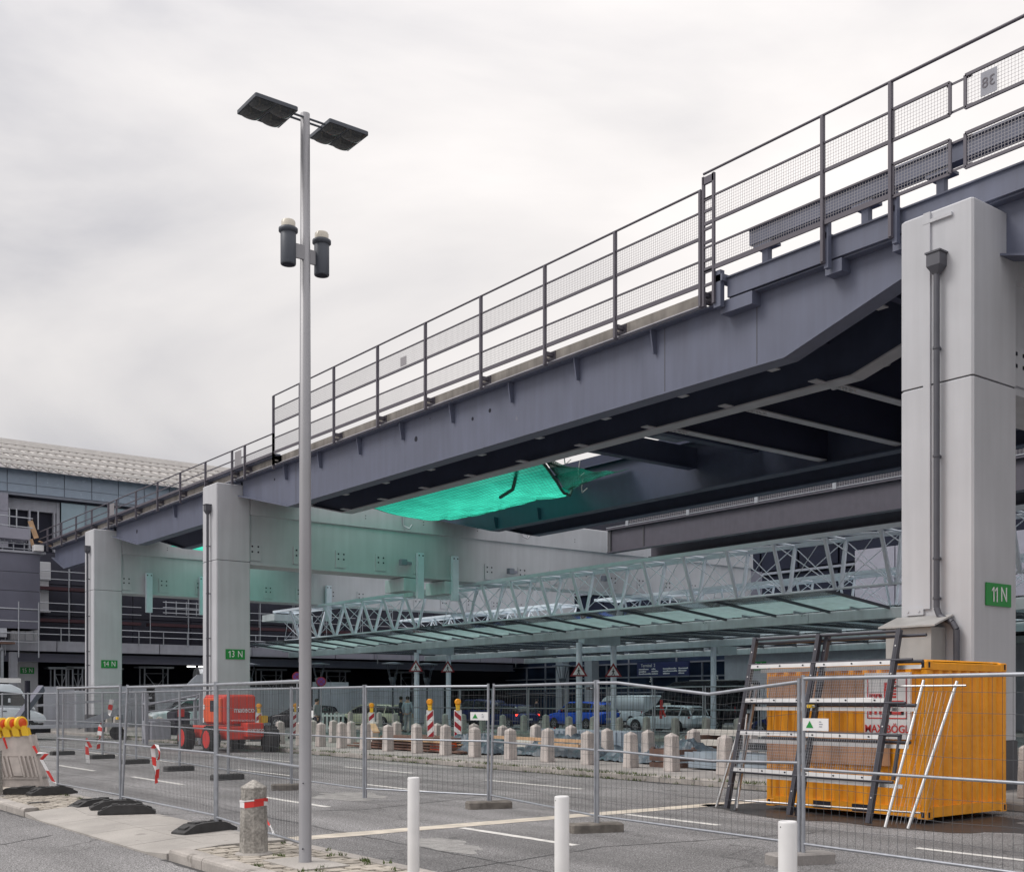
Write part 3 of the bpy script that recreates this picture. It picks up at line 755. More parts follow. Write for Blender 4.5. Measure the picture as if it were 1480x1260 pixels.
# right section: taller, ladder post, brackets hanging below the flange
ps = [14.2, 12.64]
add_railing(ps, (13.45, 12.88, 12.32, 11.79, 11.29), 10.5, 1, brackets=False, span=(12.64, 17.42))
for y in ps:
    q = MB(); q.box(XR + .03, XR + .14, y - .1, y + .0, 10.38, 11.35); q.box(XR + .03, 19.5, y - .06, y + .06, 10.98, 11.1); q.box(19.0, 19.5, y - .3, y + .1, 10.3, ZT)
    part('hanger_bracket', q, 'steel', r1)
for a, c_ in ((17.4, 14.2), (14.2, 12.64)):
    mesh_bay(r1, c_, a, 12.34, 12.86); mesh_bay(r1, c_, a, 11.34, 11.77)
q = MB()
for dx, dy in ((0, 0), (0, -.3)):
    q.box(XR - .03, XR + .03, 17.42 + dy - .03, 17.42 + dy + .03, 10.5, 13.38)
for z in (13.3, 12.86, 12.6, 12.2, 11.9, 11.5, 11.25, 10.95): q.box(XR - .02, XR + .02, 17.12, 17.42, z - .03, z + .03)
q.box(XR - .03, XR + .03, 17.1, 17.42, 13.2, 13.36)
part('ladder_post', q, 'rail', r1)
q = MB(); q.box(XR + .03, XR + .16, 16.95, 17.15, 10.4, 11.2); q.box(XR + .03, 19.5, 16.9, 17.1, 10.95, 11.1); q.box(19.0, 19.55, 16.2, 17.1, 10.28, ZT); part('hanger_bracket', q, 'steel', r1)
# framed panels beyond, with the open gap between them
for (a, c_) in ((11.42, 12.6), (7.6, 11.12), (3.6, 7.3), (-.5, 3.4)):
    for (z0, z1) in ((12.32, 12.90), (11.25, 11.86)):
        q = MB()
        for z in (z0, z1): q.box(XR - .02, XR + .02, a, c_, z - .028, z + .028)
        for y in (a, c_): q.box(XR - .02, XR + .02, y - .028, y + .028, z0, z1)
        part('panel_frame', q, 'rail', r1); mesh_bay(r1, a, c_, z0 + .03, z1 - .03)
q = MB(); q.tube((XR, -1, 13.45), (XR, 12.64, 13.45), .032, 8); part('rail', q, 'rail', r1)
for y in (7.45, 3.5):
    q = MB(); q.box(XR + .03, XR + .09, y - .035, y + .035, 10.5, 13.44); part('rail_post', q, 'rail', r1)
for z in (12.87, 12.36, 11.8, 11.3):
    q = MB(); q.box(XR + .02, XR + .035, 11.0, 11.5, z - .02, z + .02); part('joint_strap', q, 'rail', r1)
q = MB(); q.box(XR - .05, XR - .04, 10.5, 10.8, 12.36, 12.78); pl = part('number_plate', q, 'light_wall', g1)
lettering('38', .26, (XR - .054, 10.65, 12.57), (Vector((0, 1, 0)), Vector((0, 0, 1)), Vector((-1, 0, 0))), 'rail', pl)
# low railing on the left
pl_ = [39.06, 41.6, 42.8, 45.5, 48.3, 51.06, 53.9, 56.7, 57.93, 60.6, 63.3, 66.0, 68.75]
add_railing(pl_, (11.72, 11.3, 10.98), 10.4, 1, span=(39.06, 70.4), thick=(.022, .018, .05))
mesh_bay(r1, 39.06, 42.8, 11.02, 11.28)
for (a, c_) in ((41.9, 42.5), (57.0, 57.7)):
    q = MB(); q.box(XR - .03, XR - .02, a, c_, 11.02, 11.6); part('notice_plate', q, 'mesh', r1)
# narrow walkway plate behind the low railing
q = MB(); q.box(18.86, 19.05, 39, 70.4, 10.9, 10.96); part('walkway_edge', q, 'steel', g1)

# inner guideway
g2 = thing('elevated_guideway', 'dark steel guideway bridge behind the green netting, second from the road', 'bridge', (29.8, 27, 10.5))
for gx in (28.7, 30.9):
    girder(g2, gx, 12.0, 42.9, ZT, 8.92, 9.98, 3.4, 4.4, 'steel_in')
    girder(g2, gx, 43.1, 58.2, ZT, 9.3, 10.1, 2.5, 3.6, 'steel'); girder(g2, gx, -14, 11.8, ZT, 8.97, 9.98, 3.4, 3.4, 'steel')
q = MB(); q.box(28.5, 31.1, -14, 58, ZT + .04, ZT + .35); part('deck_plate', q, 'beam_deck', g2)
y = 13.5
while y < 42:
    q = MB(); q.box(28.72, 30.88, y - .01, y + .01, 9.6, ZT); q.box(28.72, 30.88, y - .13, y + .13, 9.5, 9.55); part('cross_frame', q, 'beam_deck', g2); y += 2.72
for y in (38.3, 35.4): tab(g2, 28.7, y, 9.45, 'steel_in', h=.45)

# deep cross girders and cover plates between the two guideways
cg = thing('transfer_deck', 'dark steel deck with pale-flanged cross girders between the two guideways', 'bridge deck', (25.2, 16, 10.5))
y = 21.5; ys_ = []
while y > -6:
    q = MB(); q.box(21.62, 28.68, y - .012, y + .012, 9.0, ZT); part('cross_girder_web', q, 'beam_deck', cg)
    q = MB(); q.box(21.84, 28.46, y - .15, y + .15, 8.985, 9.015); part('cross_girder_flange', q, 'steel_pale', cg)  # same paler tone, underside light painted on the flange
    a = MB()
    for k in range(6):
        a.tube((21.95 + k * .12, y + .04, 8.95), (21.95 + k * .12, y + .04, 8.985), .025, 6); a.tube((21.95 + k * .12, y - .04, 8.95), (21.95 + k * .12, y - .04, 8.985), .025, 6)
    part('bolt_row', a, 'alu', cg, kind='stuff')
    y -= 2.66
q = MB(); q.box(21.84, 28.46, -10, 21.5, ZT, ZT + .08); part('cover_plate', q, 'beam_deck', cg)
for y, dz in ((24.2, 0), (26.9, -.1)):
    q = MB(); q.box(21.62, 28.68, y - .012, y + .012, 9.75 + dz, ZT - .2); q.box(21.84, 28.46, y - .16, y + .16, 9.7 + dz, 9.75 + dz); part('cross_beam', q, 'steel_in', cg)
for x in (23.2, 24.9, 26.6):
    q = MB(); q.box(x - .05, x + .05, 21.6, 27.0, ZT - .1, ZT + .05); part('joist', q, 'steel', cg)
for (a, c_) in ((21.7, 24.1), (24.3, 27.6)):
    for x0_, x1_ in ((21.9, 23.1), (23.3, 24.8), (25.0, 26.5), (26.7, 28.4)):
        q = MB(); q.box(x0_, x1_, a, c_, ZT + .06, ZT + .07); part('sheeting_panel', q, 'sheet', cg)
# small fittings hanging at the flange
for (x, y) in ((22.6, 19.6), (22.5, 16.6), (23.3, 20.3), (23.6, 17.4), (22.9, 15.6), (23.9, 15.0)):
    q = MB(); q.box(x - .05, x + .05, y - .05, y + .05, 9.6, ZT); q.tube((x, y - .14, 9.55), (x, y + .14, 9.55), .09, 10); part('pulley', q, 'steel_pale', cg)

# third guideway over the canopy
g3 = thing('elevated_guideway', 'brownish steel guideway beam with pale mesh parapet above the glass canopy', 'bridge', (39, 20, 9))
q = MB(); q.box(37.98, 38.02, -14, 41.5, 9.05, 10.1); q.box(37.85, 38.3, -14, 41.5, 9.0, 9.05); part('web_plate', q, 'steel3', g3)
q = MB(); q.box(40.9, 40.94, -14, 41.5, 9.05, 10.1); q.box(40.7, 41.1, -14, 41.5, 9.0, 9.05); part('web_plate', q, 'steel3', g3)
q = MB(); q.box(37.8, 41.2, -14, 41.5, 10.1, 10.16); part('deck_plate', q, 'steel3', g3)
q = MB(); q.box(37.94, 37.98, 39.0, 39.08, 9.05, 10.1); q.box(37.9, 37.98, 41.3, 41.5, 9.05, 10.1); part('stiffener', q, 'groove', g3)
for z in (10.22, 10.66):
    q = MB(); q.box(37.8, 37.86, -14, 41.5, z - .018, z + .018); part('parapet_rail', q, 'galv', g3)
y = 40.
while y > -10:
    q = MB(); q.box(37.78, 37.86, y - .09, y + .09, 10.16, 10.7); part('parapet_post', q, 'galv', g3)
    q = MB(); wiremesh(q, lambda u, v: (37.83, u, v), frange(y - 3.9, y - .1, .12), frange(10.24, 10.64, .07), .008); part('wire_mesh', q, 'mesh', g3, kind='stuff')
    y -= 4.0

# ================================================================== SAFETY NETS
rn = random.Random(8)
def nz(u, v):
    cr = lambda t, p_: max(0, 1 - abs(math.sin(t)) * 4) ** p_
    return (.05 * cr(9 * v + 3.2 * u + 1.5 * math.sin(3 * u), 1) + .04 * cr(14 * v - 5 * u + 1.2 * math.sin(5 * v), 1) + .03 * cr(23 * v + 11 * u * u, 1) + .012 * math.sin(47 * v - 19 * u) + .010 * math.sin(33 * (u + v))) * math.sin(math.pi * min(1, max(0, u))) ** .5
def netP(u, v):
    y0 = 26.9 + 6.4 * u ** 1.2; y = y0 + (41.6 - y0) * v; x = 21.78 + 6.8 * u
    z = 9.05 + 1.0 * u ** 2 - .5 * math.sin(math.pi * u) * (.55 + .45 * math.sin(math.pi * min(1, v * 1.1))) + nz(u, v) - .25 * math.exp(-((v - .0) / .12) ** 2) * math.sin(math.pi * u)
    z += max(0, y - 37.2) * .26
    return (x, y, z)
q = MB(); q.grid(netP, 60, 110)
nt_ = thing('safety_net', 'bright emerald green sheet net slung under the gap between the guideways', 'net', (25.2, 35, 9)); part('sheet', q, 'net', nt_)
q = MB()
for v in frange(.02, .98, .012): q.path([tuple(Vector(netP(u, v)) - Vector((0, 0, .012))) for u in frange(0, 1, .08)], .004, 3)
for u in frange(0, 1, .03): q.path([tuple(Vector(netP(u, v)) - Vector((0, 0, .012))) for v in frange(0, 1, .05)], .004, 3)
part('strand', q, 'net_strand', nt_, kind='stuff')
q = MB(); q.path([netP(u, 0) for u in frange(0, 1, .06)], .05, 6); part('edge_rope', q, 'net_strand', nt_)
q = MB(); q.path([(22.0, 28.3, 9.1), (22.6, 29.2, 8.93), (23.2, 30.1, 8.8), (23.5, 31.2, 8.72)], .06, 6); part('rope_bundle', q, 'net_strand', nt_)
def net3P(u, v): return (21.8 + 6.7 * u, 45.5 + 12.0 * v, 9.75 + .3 * u - .3 * math.sin(math.pi * u) + .03 * math.sin(31 * v + 9 * u))
q = MB(); q.grid(net3P, 20, 40); n3 = thing('safety_net', 'green sheet net beyond the 13 N cross beam, tinting the beam behind it', 'net', (25, 51, 9.5)); part('sheet', q, 'net', n3)
def net2P(u, v):
    ya = 26.95 + 3.2 * u; yb = 26.9 + 6.4 * u ** 1.2 + .1; y = ya + (yb - ya) * v; x = 21.9 + 6.7 * u
    return (x, y, 9.2 + .95 * u ** 2 - .45 * math.sin(math.pi * u) * v + .03 * math.sin(20 * u + 9 * v))
q = MB(); q.grid(net2P, 30, 10)
nd = thing('safety_net', 'dark green mesh net drooping at the right end of the bright green sheet', 'net', (25.2, 30, 9)); part('sheet', q, 'net_dark', nd)
q = MB()
for v in frange(0, 1, .05): q.path([net2P(u, v) for u in frange(0, 1, .06)], .008, 3)
for u in frange(0, 1, .02): q.path([net2P(u, v) for v in frange(0, 1, .25)], .008, 3)
part('strand', q, 'net_strand', nd, kind='stuff')
for x, y in ((27.3, 31.2), (25.4, 29.2), (23.6, 27.8)):
    q = MB(); q.path([(x, y, 9.9), (x, y + .1, 9.5), (x + .12, y + .2, 9.35), (x + .2, y, 9.5)], .018, 5); part('hook', q, 'alu', nd)
# hooks on the cross beam of the 13 N pier
for (x, y, z) in ((26.9, 42.9, 9.95), (33.6, 42.9, 10.1)):
    q = MB(); q.path([(x, y, z), (x, y - .08, z - .5), (x + .15, y - .3, z - .62), (x + .25, y - .35, z - .45)], .04, 6)
    single('lifting_hook', q, 'steel_pale', 'bent steel hook on the cross beam %s' % ('below the green sheet net' if x < 30 else 'beside the end of the brownish guideway beam'), 'hook')
# ================================================================== GLASS CANOPY
cp = thing('glass_canopy', 'long pale green glass canopy with triangular tube trusses along the terminal road', 'canopy', (36, 45, 5))
def truss(xa, xb, xm, zt, zb, y0, y1, step, m, rr=.07, n0=0):
    for x in (xa, xb):
        q = MB(); q.box(x - .07, x + .07, y0, y1, zt - .07, zt + .07); part('top_chord', q, m, cp)
    q = MB(); q.tube((xm, y0, zb), (xm, y1, zb), .045, 6); part('bottom_chord', q, m, cp)
    n = round((y1 - y0) / step)
    lac = MB(); rods = MB()
    for k in range(n + 1):
        y = y0 + (y1 - y0) * k / n
        lac.tube((xa, y, zt), (xb, min(y + .15, y1), zt), .045, 5)
        if k < n: lac.tube((xb, y + .15, zt), (xa, y + step, zt), .045, 5)
        if k < n:
            yb = y + .15
            for (p_, q_) in (((xa, y, zt), (xm, y + .12, zb)), ((xb, yb, zt), (xm, y - .12, zb))):
                s = MB(); s.tube(p_, q_, rr, 6); part('diagonal_strut', s, m, cp)
            rods.tube((xa, y, zt), (xm, y + step, zb), .018, 4); rods.tube((xa, y + step, zt), (xm, y, zb), .018, 4)
            rods.tube((xb, yb, zt), (xm, y + step, zb), .018, 4); rods.tube((xb, min(yb + step, y1), zt), (xm, y, zb), .018, 4)
    part('lacing', lac, m, cp); part('brace_rod', rods, m, cp)
truss(31, 32.4, 31.75, 7.18, 5.46, 8.4, 46.9, 2.2, 'truss', .078)
truss(31, 32.4, 31.75, 7.18, 5.46, 49.3, 64.4, 2.2, 'truss', .078)
truss(41.1, 42.5, 41.8, 7.15, 5.6, 10, 46, 2.2, 'truss_w', .06)
truss(41.1, 42.5, 41.8, 7.15, 5.6, 49, 66, 2.2, 'truss_w', .06)
# end housings and hangers from the cross beam
for y in (46.95, 48.0):
    q = MB(); q.box(30.7, 33.3, y, y + .9, 6.95, 7.2); part('end_housing', q, 'gutter', cp)
q = MB(); q.box(30.6, 33.2, 63.5, 65.2, 6.6, 7.0); part('end_housing', q, 'gutter', cp)
for (x, y) in ((27.8, 42.9), (29.7, 42.9), (23.9, 58.3), (21.0, 58.3), (31.5, 58.3)):
    q = MB().use('truss'); q.box(x - .16, x + .16, y - .08, y + .1, 6.3, 8.35); q.use('dark'); [q.box(x + d - .03, x + d + .03, y - .09, y - .081, 8.2, 8.26) for d in (-.1, .1)]
    part('hanger_plate', q, None, cp)
for (x, y) in ((27.4, 43.0), (29.6, 43.0)):
    q = MB(); q.box(x - .4, x + .28, y - .0, y + 1.6, 6.62, 7.2); part('beam_bracket_box', q, 'gutter', cp)
for (x, z, lab_) in ((26.8, 7.83, 'left grey floodlight on the 13 N cross beam below the green net'), (32.8, 7.85, 'middle grey floodlight on the 13 N cross beam'), (38.8, 7.9, 'right grey floodlight on the 13 N cross beam above the truss')):
    fl_ = thing('wall_floodlight', lab_, 'floodlight', (x, 42.9, z)); q = MB(); q.cbox(x - .2, x + .12, 42.55, 42.8, z - .12, z + .14, .02); part('housing', q, 'mullion', fl_)
    q = MB(); q.beam((x + .1, 42.7, z), (x + .55, 42.98, z + .02), .12, .12); part('bracket', q, 'grey_panel', fl_)
# gutters
for gx, y0 in ((35.5, 2), (46.7, 2), (56.2, 2)):
    y = y0
    while y < 71.5:
        y2 = min(y + 5.1, 71.5); q = MB(); q.cbox(gx, gx + .35, y + .006, y2 - .006, 4.68, 5.06, .012); part('gutter_box', q, 'gutter', cp)
        q = MB(); [q.box(gx - .008, gx, y + d - .015, y + d + .015, 4.97, 5.0) for d in (.15, .3)]; part('gutter_bolts', q, 'dark', cp)
        y = y2
# glass bays
st = 2.56; y = 23.95; rows = []
while y < 71: rows.append(y); y += st
for i, y in enumerate(rows):
    y2 = min(y + st, 71.3)
    def pane(xa, za, xb, zb, nm='glass_pane', mm='canopy_glass'):
        q = MB(); q.add([(xa, y + .03, za), (xb, y + .03, zb), (xb, y2 - .03, zb), (xa, y2 - .03, za), (xa, y + .03, za + .016), (xb, y + .03, zb + .016), (xb, y2 - .03, zb + .016), (xa, y2 - .03, za + .016)],
                        [(0, 1, 2, 3), (7, 6, 5, 4), (0, 4, 5, 1), (1, 5, 6, 2), (2, 6, 7, 3), (3, 7, 4, 0)]); part(nm, q, mm, cp)
    pane(31.9, 5.5, 33.2, 5.35); pane(33.22, 5.35, 35.45, 5.1, mm='pale_glass')
    for xa, xb in ((35.9, 41.1), (41.2, 46.6), (47.1, 51.6), (51.7, 56.1)): pane(xa, 5.16, xb, 5.12)
    q = MB(); q.beam((31.9, y, 5.45), (35.5, y, 5.05), .06, .1); q.beam((35.9, y, 5.1), (46.7, y, 5.08), .06, .1); q.beam((47.1, y, 5.1), (56.2, y, 5.08), .06, .1); part('glazing_bar', q, 'rafter', cp)
    for gx in (35.5,):
        q = MB(); q.box(gx - .5, gx, y + st / 2 - .03, y + st / 2 + .03, 5.04, 5.2); part('glass_clamp', q, 'galv', cp)
q = MB(); q.box(31.85, 31.9, 23.9, 71.3, 5.47, 5.52); part('glass_edge', q, 'rafter', cp)
# glass roofs on the right without the front bay
y = 3.
while y < 23.5:
    for xa, xb in ((35.9, 41.1), (41.2, 46.6), (47.1, 56.1)):
        q = MB(); q.box(xa, xb, y + .03, y + st - .03, 5.14, 5.155); part('glass_pane', q, 'canopy_glass', cp)
    q = MB(); q.box(35.9, 56.2, y - .03, y + .03, 5.04, 5.13); part('glazing_bar', q, 'rafter', cp); y += st
# red pipe under the glass
q = MB(); q.tube((43, 20, 5.6), (43, 31, 5.6), .25, 8); part('red_duct', q, 'red_board', cp)

# posts with the cross head boxes
def canopy_post(x, y, parent):
    q = MB(); q.tube((x, y, .0), (x, y, 4.7), .16, 12); part('post', q, 'truss_w', parent)
pt1 = thing('canopy_portal', 'pair of white round canopy posts joined by a grey box head behind the two men', 'canopy support', (39.5, 59.5, 0))
for x in (38.3, 40.7): canopy_post(x, 59.5, pt1)
q = MB(); q.box(38.46, 40.95, 59.25, 59.75, 4.62, 5.3); part('head_box', q, 'gutter', pt1)
pt2 = thing('canopy_portal', 'pair of white round canopy posts joined by a grey box head above the blue car', 'canopy support', (39.5, 44.1, 0))
for x in (38.3, 40.7): canopy_post(x, 44.1, pt2)
q = MB(); q.box(38.46, 40.95, 43.85, 44.35, 4.62, 5.3); part('head_box', q, 'gutter', pt2)
pt3 = thing('canopy_portal', 'single grey canopy post above the black minibus', 'canopy support', (47.2, 43, 0))
canopy_post(47.2, 43, pt3); q = MB(); q.box(47.36, 48.9, 42.8, 43.2, 4.3, 4.75); part('head_box', q, 'gutter', pt3)
# triangular pedestrian warning signs
def warn(x, y, z, label, tilt=0):
    t = thing('warning_sign', label, 'traffic sign', (x, y, z))
    s = .46; h = s * .866
    nrm = Vector((-.72, -.69, 0)).normalized(); rt = Vector((.69, -.72, 0)).normalized(); up = Vector((0, 0, 1))
    c0 = Vector((x, y, z)) + nrm * .22
    def tri(k, d, m, nm):
        q = MB(); pts = [(-s * k, -h * k * .6), (s * k, -h * k * .6), (0, h * k * 1.25)]
        a = [c0 + rt * u + up * v + nrm * d for u, v in pts]; b_ = [p_ - nrm * .01 for p_ in a]
        q.add([tuple(p_) for p_ in a + b_], [(0, 1, 2), (5, 4, 3), (0, 3, 4, 1), (1, 4, 5, 2), (2, 5, 3, 0)]); part(nm, q, m, t)
    tri(1.0, 0, 'darkred', 'sign_border'); tri(.68, .012, 'sign_white', 'sign_face')
    q = MB()
    def limb(a, b_, w):
        A = c0 + rt * a[0] + up * a[1] + nrm * .026; B = c0 + rt * b_[0] + up * b_[1] + nrm * .026
        q.beam(A, B, w, .004, up=nrm)
    limb((0, .13), (0, -.02), .06); limb((0, -.02), (-.08, -.16), .035); limb((0, -.02), (.07, -.16), .035); limb((0, .1), (-.08, .02), .03); limb((0, .1), (.08, .03), .03)
    q.tube(c0 + up * .18 + nrm * .022, c0 + up * .18 + nrm * .028, .03, 8)
    part('walking_figure', q, 'black', t)
warn(38.3, 59.5, 3.75, 'triangular walking figure warning sign on the left post behind the two men')
warn(40.7, 59.5, 3.75, 'triangular walking figure warning sign on the right post of the pair nearest the two men')
warn(38.3, 44.1, 3.2, 'triangular walking figure warning sign on the left post above the blue car')
warn(40.7, 44.1, 3.2, 'triangular walking figure warning sign on the right post above the blue car')

# ================================================================== TERMINAL FACADE (right) along X=57
tb = thing('terminal_building', 'dark glazed terminal front behind the canopy with grey mullions', 'building', (58, 45, 0))
q = MB(); q.box(57.3, 60, -8, 76, 0, 16.5); part('wall', q, 'dark', tb)
zr = (.3, 2.3, 3.4, 4.38, 5.35)
y = 50.6; i = 0
while y < 74.5:
    for za, zb in zip(zr, zr[1:]):
        if zb < 4.5 or i % 2 == 0:
            w2 = 2.4 if zb < 4.5 else 4.8
            q = MB(); q.box(57.12, 57.2, y + .05, min(y + w2, 75) - .05, za + .04, zb - .04); part('window_pane', q, 'facade_glass', tb)
    q = MB(); q.box(57.02, 57.25, y - .05, y + .05, .2, 5.3 if i % 2 == 0 else 4.38); part('mullion', q, 'mullion', tb)
    y += 2.4; i += 1
for z in zr:
    q = MB(); q.box(57.03, 57.24, 50.6, 75, z - .05, z + .05); part('transom', q, 'mullion', tb)
# upper storeys: faint windows, bright spandrel lines
y = 6.
while y < 72:
    for (za, zb) in ((5.8, 7.6), (7.8, 9.6), (10, 12.4)):
        q = MB(); q.box(57.1, 57.2, y + .06, y + 2.9, za, zb); part('window_pane', q, 'upper_glass', tb)
    y += 3.
for z in (7.7, 9.8, 12.6):
    q = MB(); q.box(56.95, 57.25, 5, 73, z - .07, z + .07); part('transom', q, 'mullion', tb)
# light wall portion with its grey door and wall sign 13 S
q = MB(); q.box(56.5, 57.28, 30, 50.5, .1, 4.66); part('light_wall', q, 'light_wall', tb)
for y0_ in (41.5, 44.0):
    q = MB(); q.box(56.47, 56.5, y0_, y0_ + 1.9, .3, 3.1); part('window_pane', q, 'facade_glass', tb)
q = MB(); q.box(56.44, 56.48, 47.0, 48.4, 3.65, 4.2); sg = part('number_sign', q, 'green_sign', tb)
sign_text('13 S', .34, (56.43, 47.65, 3.93), '-x', 'sign_white', sg)
for y in (62.6, 66.0):
    q = MB(); q.box(55.6, 56.3, y, y + .75, .1, 4.66); part('pilaster', q, 'light_wall', tb)
# departures board
bd = thing('information_board', 'long navy blue terminal information board with white lettering above the black minibus', 'sign', (55.2, 55, 3.9))
q = MB(); q.box(55.1, 55.25, 52.4, 57.3, 3.4, 4.34); part('board', q, 'navy', bd)
lettering('Terminal  2', .30, (55.09, 56.2, 4.13), '-x', 'sign_white', bd)
for (yy, ws) in ((57.1, (.95, .7, 1.1)), (55.85, (.35, .5, .6)), (54.75, (1.15, 1.2, .55)), (53.3, (.8, .7, .4))):
    for k, w_ in enumerate(ws):
        q = MB(); y_ = yy; rr_ = random.Random(int(yy * 10) + k)
        while y_ > yy - w_:
            l_ = rr_.uniform(.05, .12); q.box(55.085, 55.1, y_ - l_, y_, 3.84 - k * .16, 3.84 - k * .16 + rr_.choice((.07, .07, .1))); y_ -= l_ + .025
        part('lettering', q, 'sign_white', bd)
for (y_, t_) in ((57.9, '3'), (51.6, '3')):
    lettering(t_, .55, (57.0, y_, 3.2), '-x', 'sign_white', tb)
q = MB(); q.box(55.3, 55.4, 50.4, 51.2, 1.9, 3.1); single('blue_notice', q, 'navy', 'small dark blue sign hanging behind the roof of the blue car', 'sign')
# grey clad volume seen through the truss
gb = thing('clad_volume', 'grey panelled upper volume of the terminal seen through the white truss on the right', 'building', (52, 28, 5.6))
for i in range(7):
    for k in range(2):
        y0_ = 35.8 - (i + 1) * 2.4; q = MB(); q.cbox(50.0, 50.3, y0_ + .03, y0_ + 2.37, 5.5 + k * 2.0 + .03, 7.5 + k * 2.0 - .0, .01); part('cladding_panel', q, 'grey_panel', gb)
q = MB(); q.box(50.2, 57, 19, 35.6, 5.4, 9.4); part('core', q, 'cladding', gb)
q = MB(); q.box(50.4, 52.5, 44, 46.5, 6.2, 9.3); q.box(50.3, 50.4, 44, 46.5, 8.2, 9.3)
ob = single('louvre_box', q, 'grey_panel', 'light grey louvred box left of the panelled volume, behind the truss', 'vent housing')
for k in range(7):
    q = MB(); q.box(50.28, 50.4, 43.2, 44.2 + .0, 6.3 + k * .33, 6.37 + k * .33); part('louvre', q, 'dark', ob) if False else None

# ================================================================== LEFT TERMINAL BUILDING, Y = 75
lb = thing('terminal_building', 'terminal block at the left with curved ribbed metal roof and open window bays', 'building', (20, 76, 0))
def roofP(x, t):
    a = t * 1.12; return (x, 74.0 + 17.5 * math.sin(a) / math.sin(1.12), 16.0 + 4.9 * (1 - math.cos(a)) / (1 - math.cos(1.12)) * 0 + 4.9 * math.sin(a) / math.sin(1.12) * (1.0 + .12 * math.cos(a)) - .0)
q = MB(); q.grid(lambda u, v: roofP(-6 + 58 * u, v), 2, 12); part('roof', q, 'roofmetal', lb)
x = -5.6; 
while x < 44:
    q = MB(); pts = [tuple(Vector(roofP(x, t)) + Vector((0, -.05, .13))) for t in (0, .2, .45, .7, 1)]
    for a, c_ in zip(pts, pts[1:]): q.beam(a, c_, .16, .12)
    part('roof_rib', q, 'roofrib', lb); x += .62
for t in (.02, .14, .3, .48, .68, .86, 1.0):
    q = MB(); a = Vector(roofP(-6, t)) + Vector((0, -.08, .3)); q.box(-6, 45, a.y - .1, a.y + .1, a.z - .09, a.z + .09); part('roof_purlin', q, 'roofrib', lb)
xs = [12.9 + 1.72 * k for k in range(-5, 22)]
for a, c_ in zip(xs, xs[1:]):
    q = MB(); q.box(a + .025, c_ - .025, 74.9, 75.0, 15.25, 16.25); part('fascia_panel', q, 'fascia', lb)
    q = MB(); q.box(a + .025, c_ - .025, 74.9, 75.0, 14.72, 15.22); part('fascia_panel', q, 'fascia', lb)
q = MB(); q.box(4, 50, 74.96, 76.5, 14.55, 16.2); part('fascia_core', q, 'mullion', lb)
q = MB(); q.box(4, 50, 75.2, 76.5, 14.45, 14.56); part('soffit', q, 'dark', lb)
q = MB(); q.box(18.15, 21.3, 75.6, 76.0, 13.75, 14.5); q.box(21.2, 21.4, 75.55, 76, 11, 14.5); q.box(19.5, 19.62, 75.55, 75.8, 11, 13.8); q.box(21.0, 21.12, 75.5, 75.9, 11, 13.8); part('window_frame', q, 'light_wall', lb)
for (a, c_) in ((18.2, 19.5), (19.65, 21.0)):
    q = MB(); q.box(a, c_, 75.85, 75.95, 11.2, 13.72); part('window_opening', q, 'dark', lb)
x = 21.45
while x < 44:
    q = MB(); q.box(x, x + 1.5, 75.4, 75.5, 11, 14.45); part('window_pane', q, 'window_pale', lb)
    q = MB(); q.box(x + 1.5, x + 1.6, 75.35, 75.5, 11, 14.45); part('mullion', q, 'mullion', lb); x += 1.6
for k in range(3):
    q = MB(); q.box(12, 18.05, 74.6, 75.2, 11.2 + k * 1.12, 12.3 + k * 1.12); part('cladding_panel', q, 'grey_panel', lb)
q = MB(); q.box(5, 57, 76, 90, 5.0, 15); part('core', q, 'dark', lb)
# wall behind the scaffold
x = 14.
while x < 56:
    for (za, zb) in ((5.2, 7.1), (7.15, 9.1), (9.15, 11.1)):
        q = MB(); q.box(x + .02, x + 3.98, 75.2, 75.4, za, zb); part('cladding_panel', q, 'dark_wall', lb)
    x += 4.0
q = MB(); q.box(14, 60, 75.4, 76, 5, 11.2); part('wall', q, 'dark', lb)
# storey slab, edge panels and beams under it
x = 17.0
while x < 56:
    q = MB(); q.box(x + .03, x + 3.17, 71.9, 72.1, 4.72, 5.35); part('edge_panel', q, 'light_wall' if x < 30 else 'grey_panel', lb); x += 3.2
q = MB(); q.box(10, 57, 72.1, 90, 4.7, 5.0); part('floor_slab', q, 'dark', lb)
q = MB(); q.box(17.0, 56, 72.6, 72.9, 4.1, 4.6); q.box(17, 56, 72.4, 73.1, 4.08, 4.14); part('steel_beam', q, 'cladding', lb)
q = MB(); q.box(-10, 75, 88, 89, 0, 16); q.box(60, 75, 75.9, 76, 0, 16); q.box(60, 60.1, 75, 88, 0, 16); part('back_wall', q, 'dark', lb)
# free-standing columns left
q = MB(); q.box(17.35, 17.75, 71.2, 71.6, 0, 4.6); part('strut', q, 'light_wall', lb)
q = MB(); q.box(9, 17.0, 74.0, 76, 0, 5.2); part('wall', q, 'cladding', lb)
# dark clad tower under the bridge end
dt = thing('clad_tower', 'dark grey clad block carrying the far end of the guideway', 'building', (17.4, 71, 5))
for k in range(4):
    q = MB(); q.cbox(15.6, 18.6, 69.6, 72, 5.9 + k * 1.1, 6.97 + k * 1.1, .01); part('cladding_panel', q, 'cladding', dt)
q = MB(); q.box(15.65, 18.55, 69.65, 72, 5.9, 10.3); part('core', q, 'groove', dt)
q = MB(); q.box(15.4, 18.9, 69.5, 72, 10.3, 10.42); part('coping', q, 'light_wall', dt)

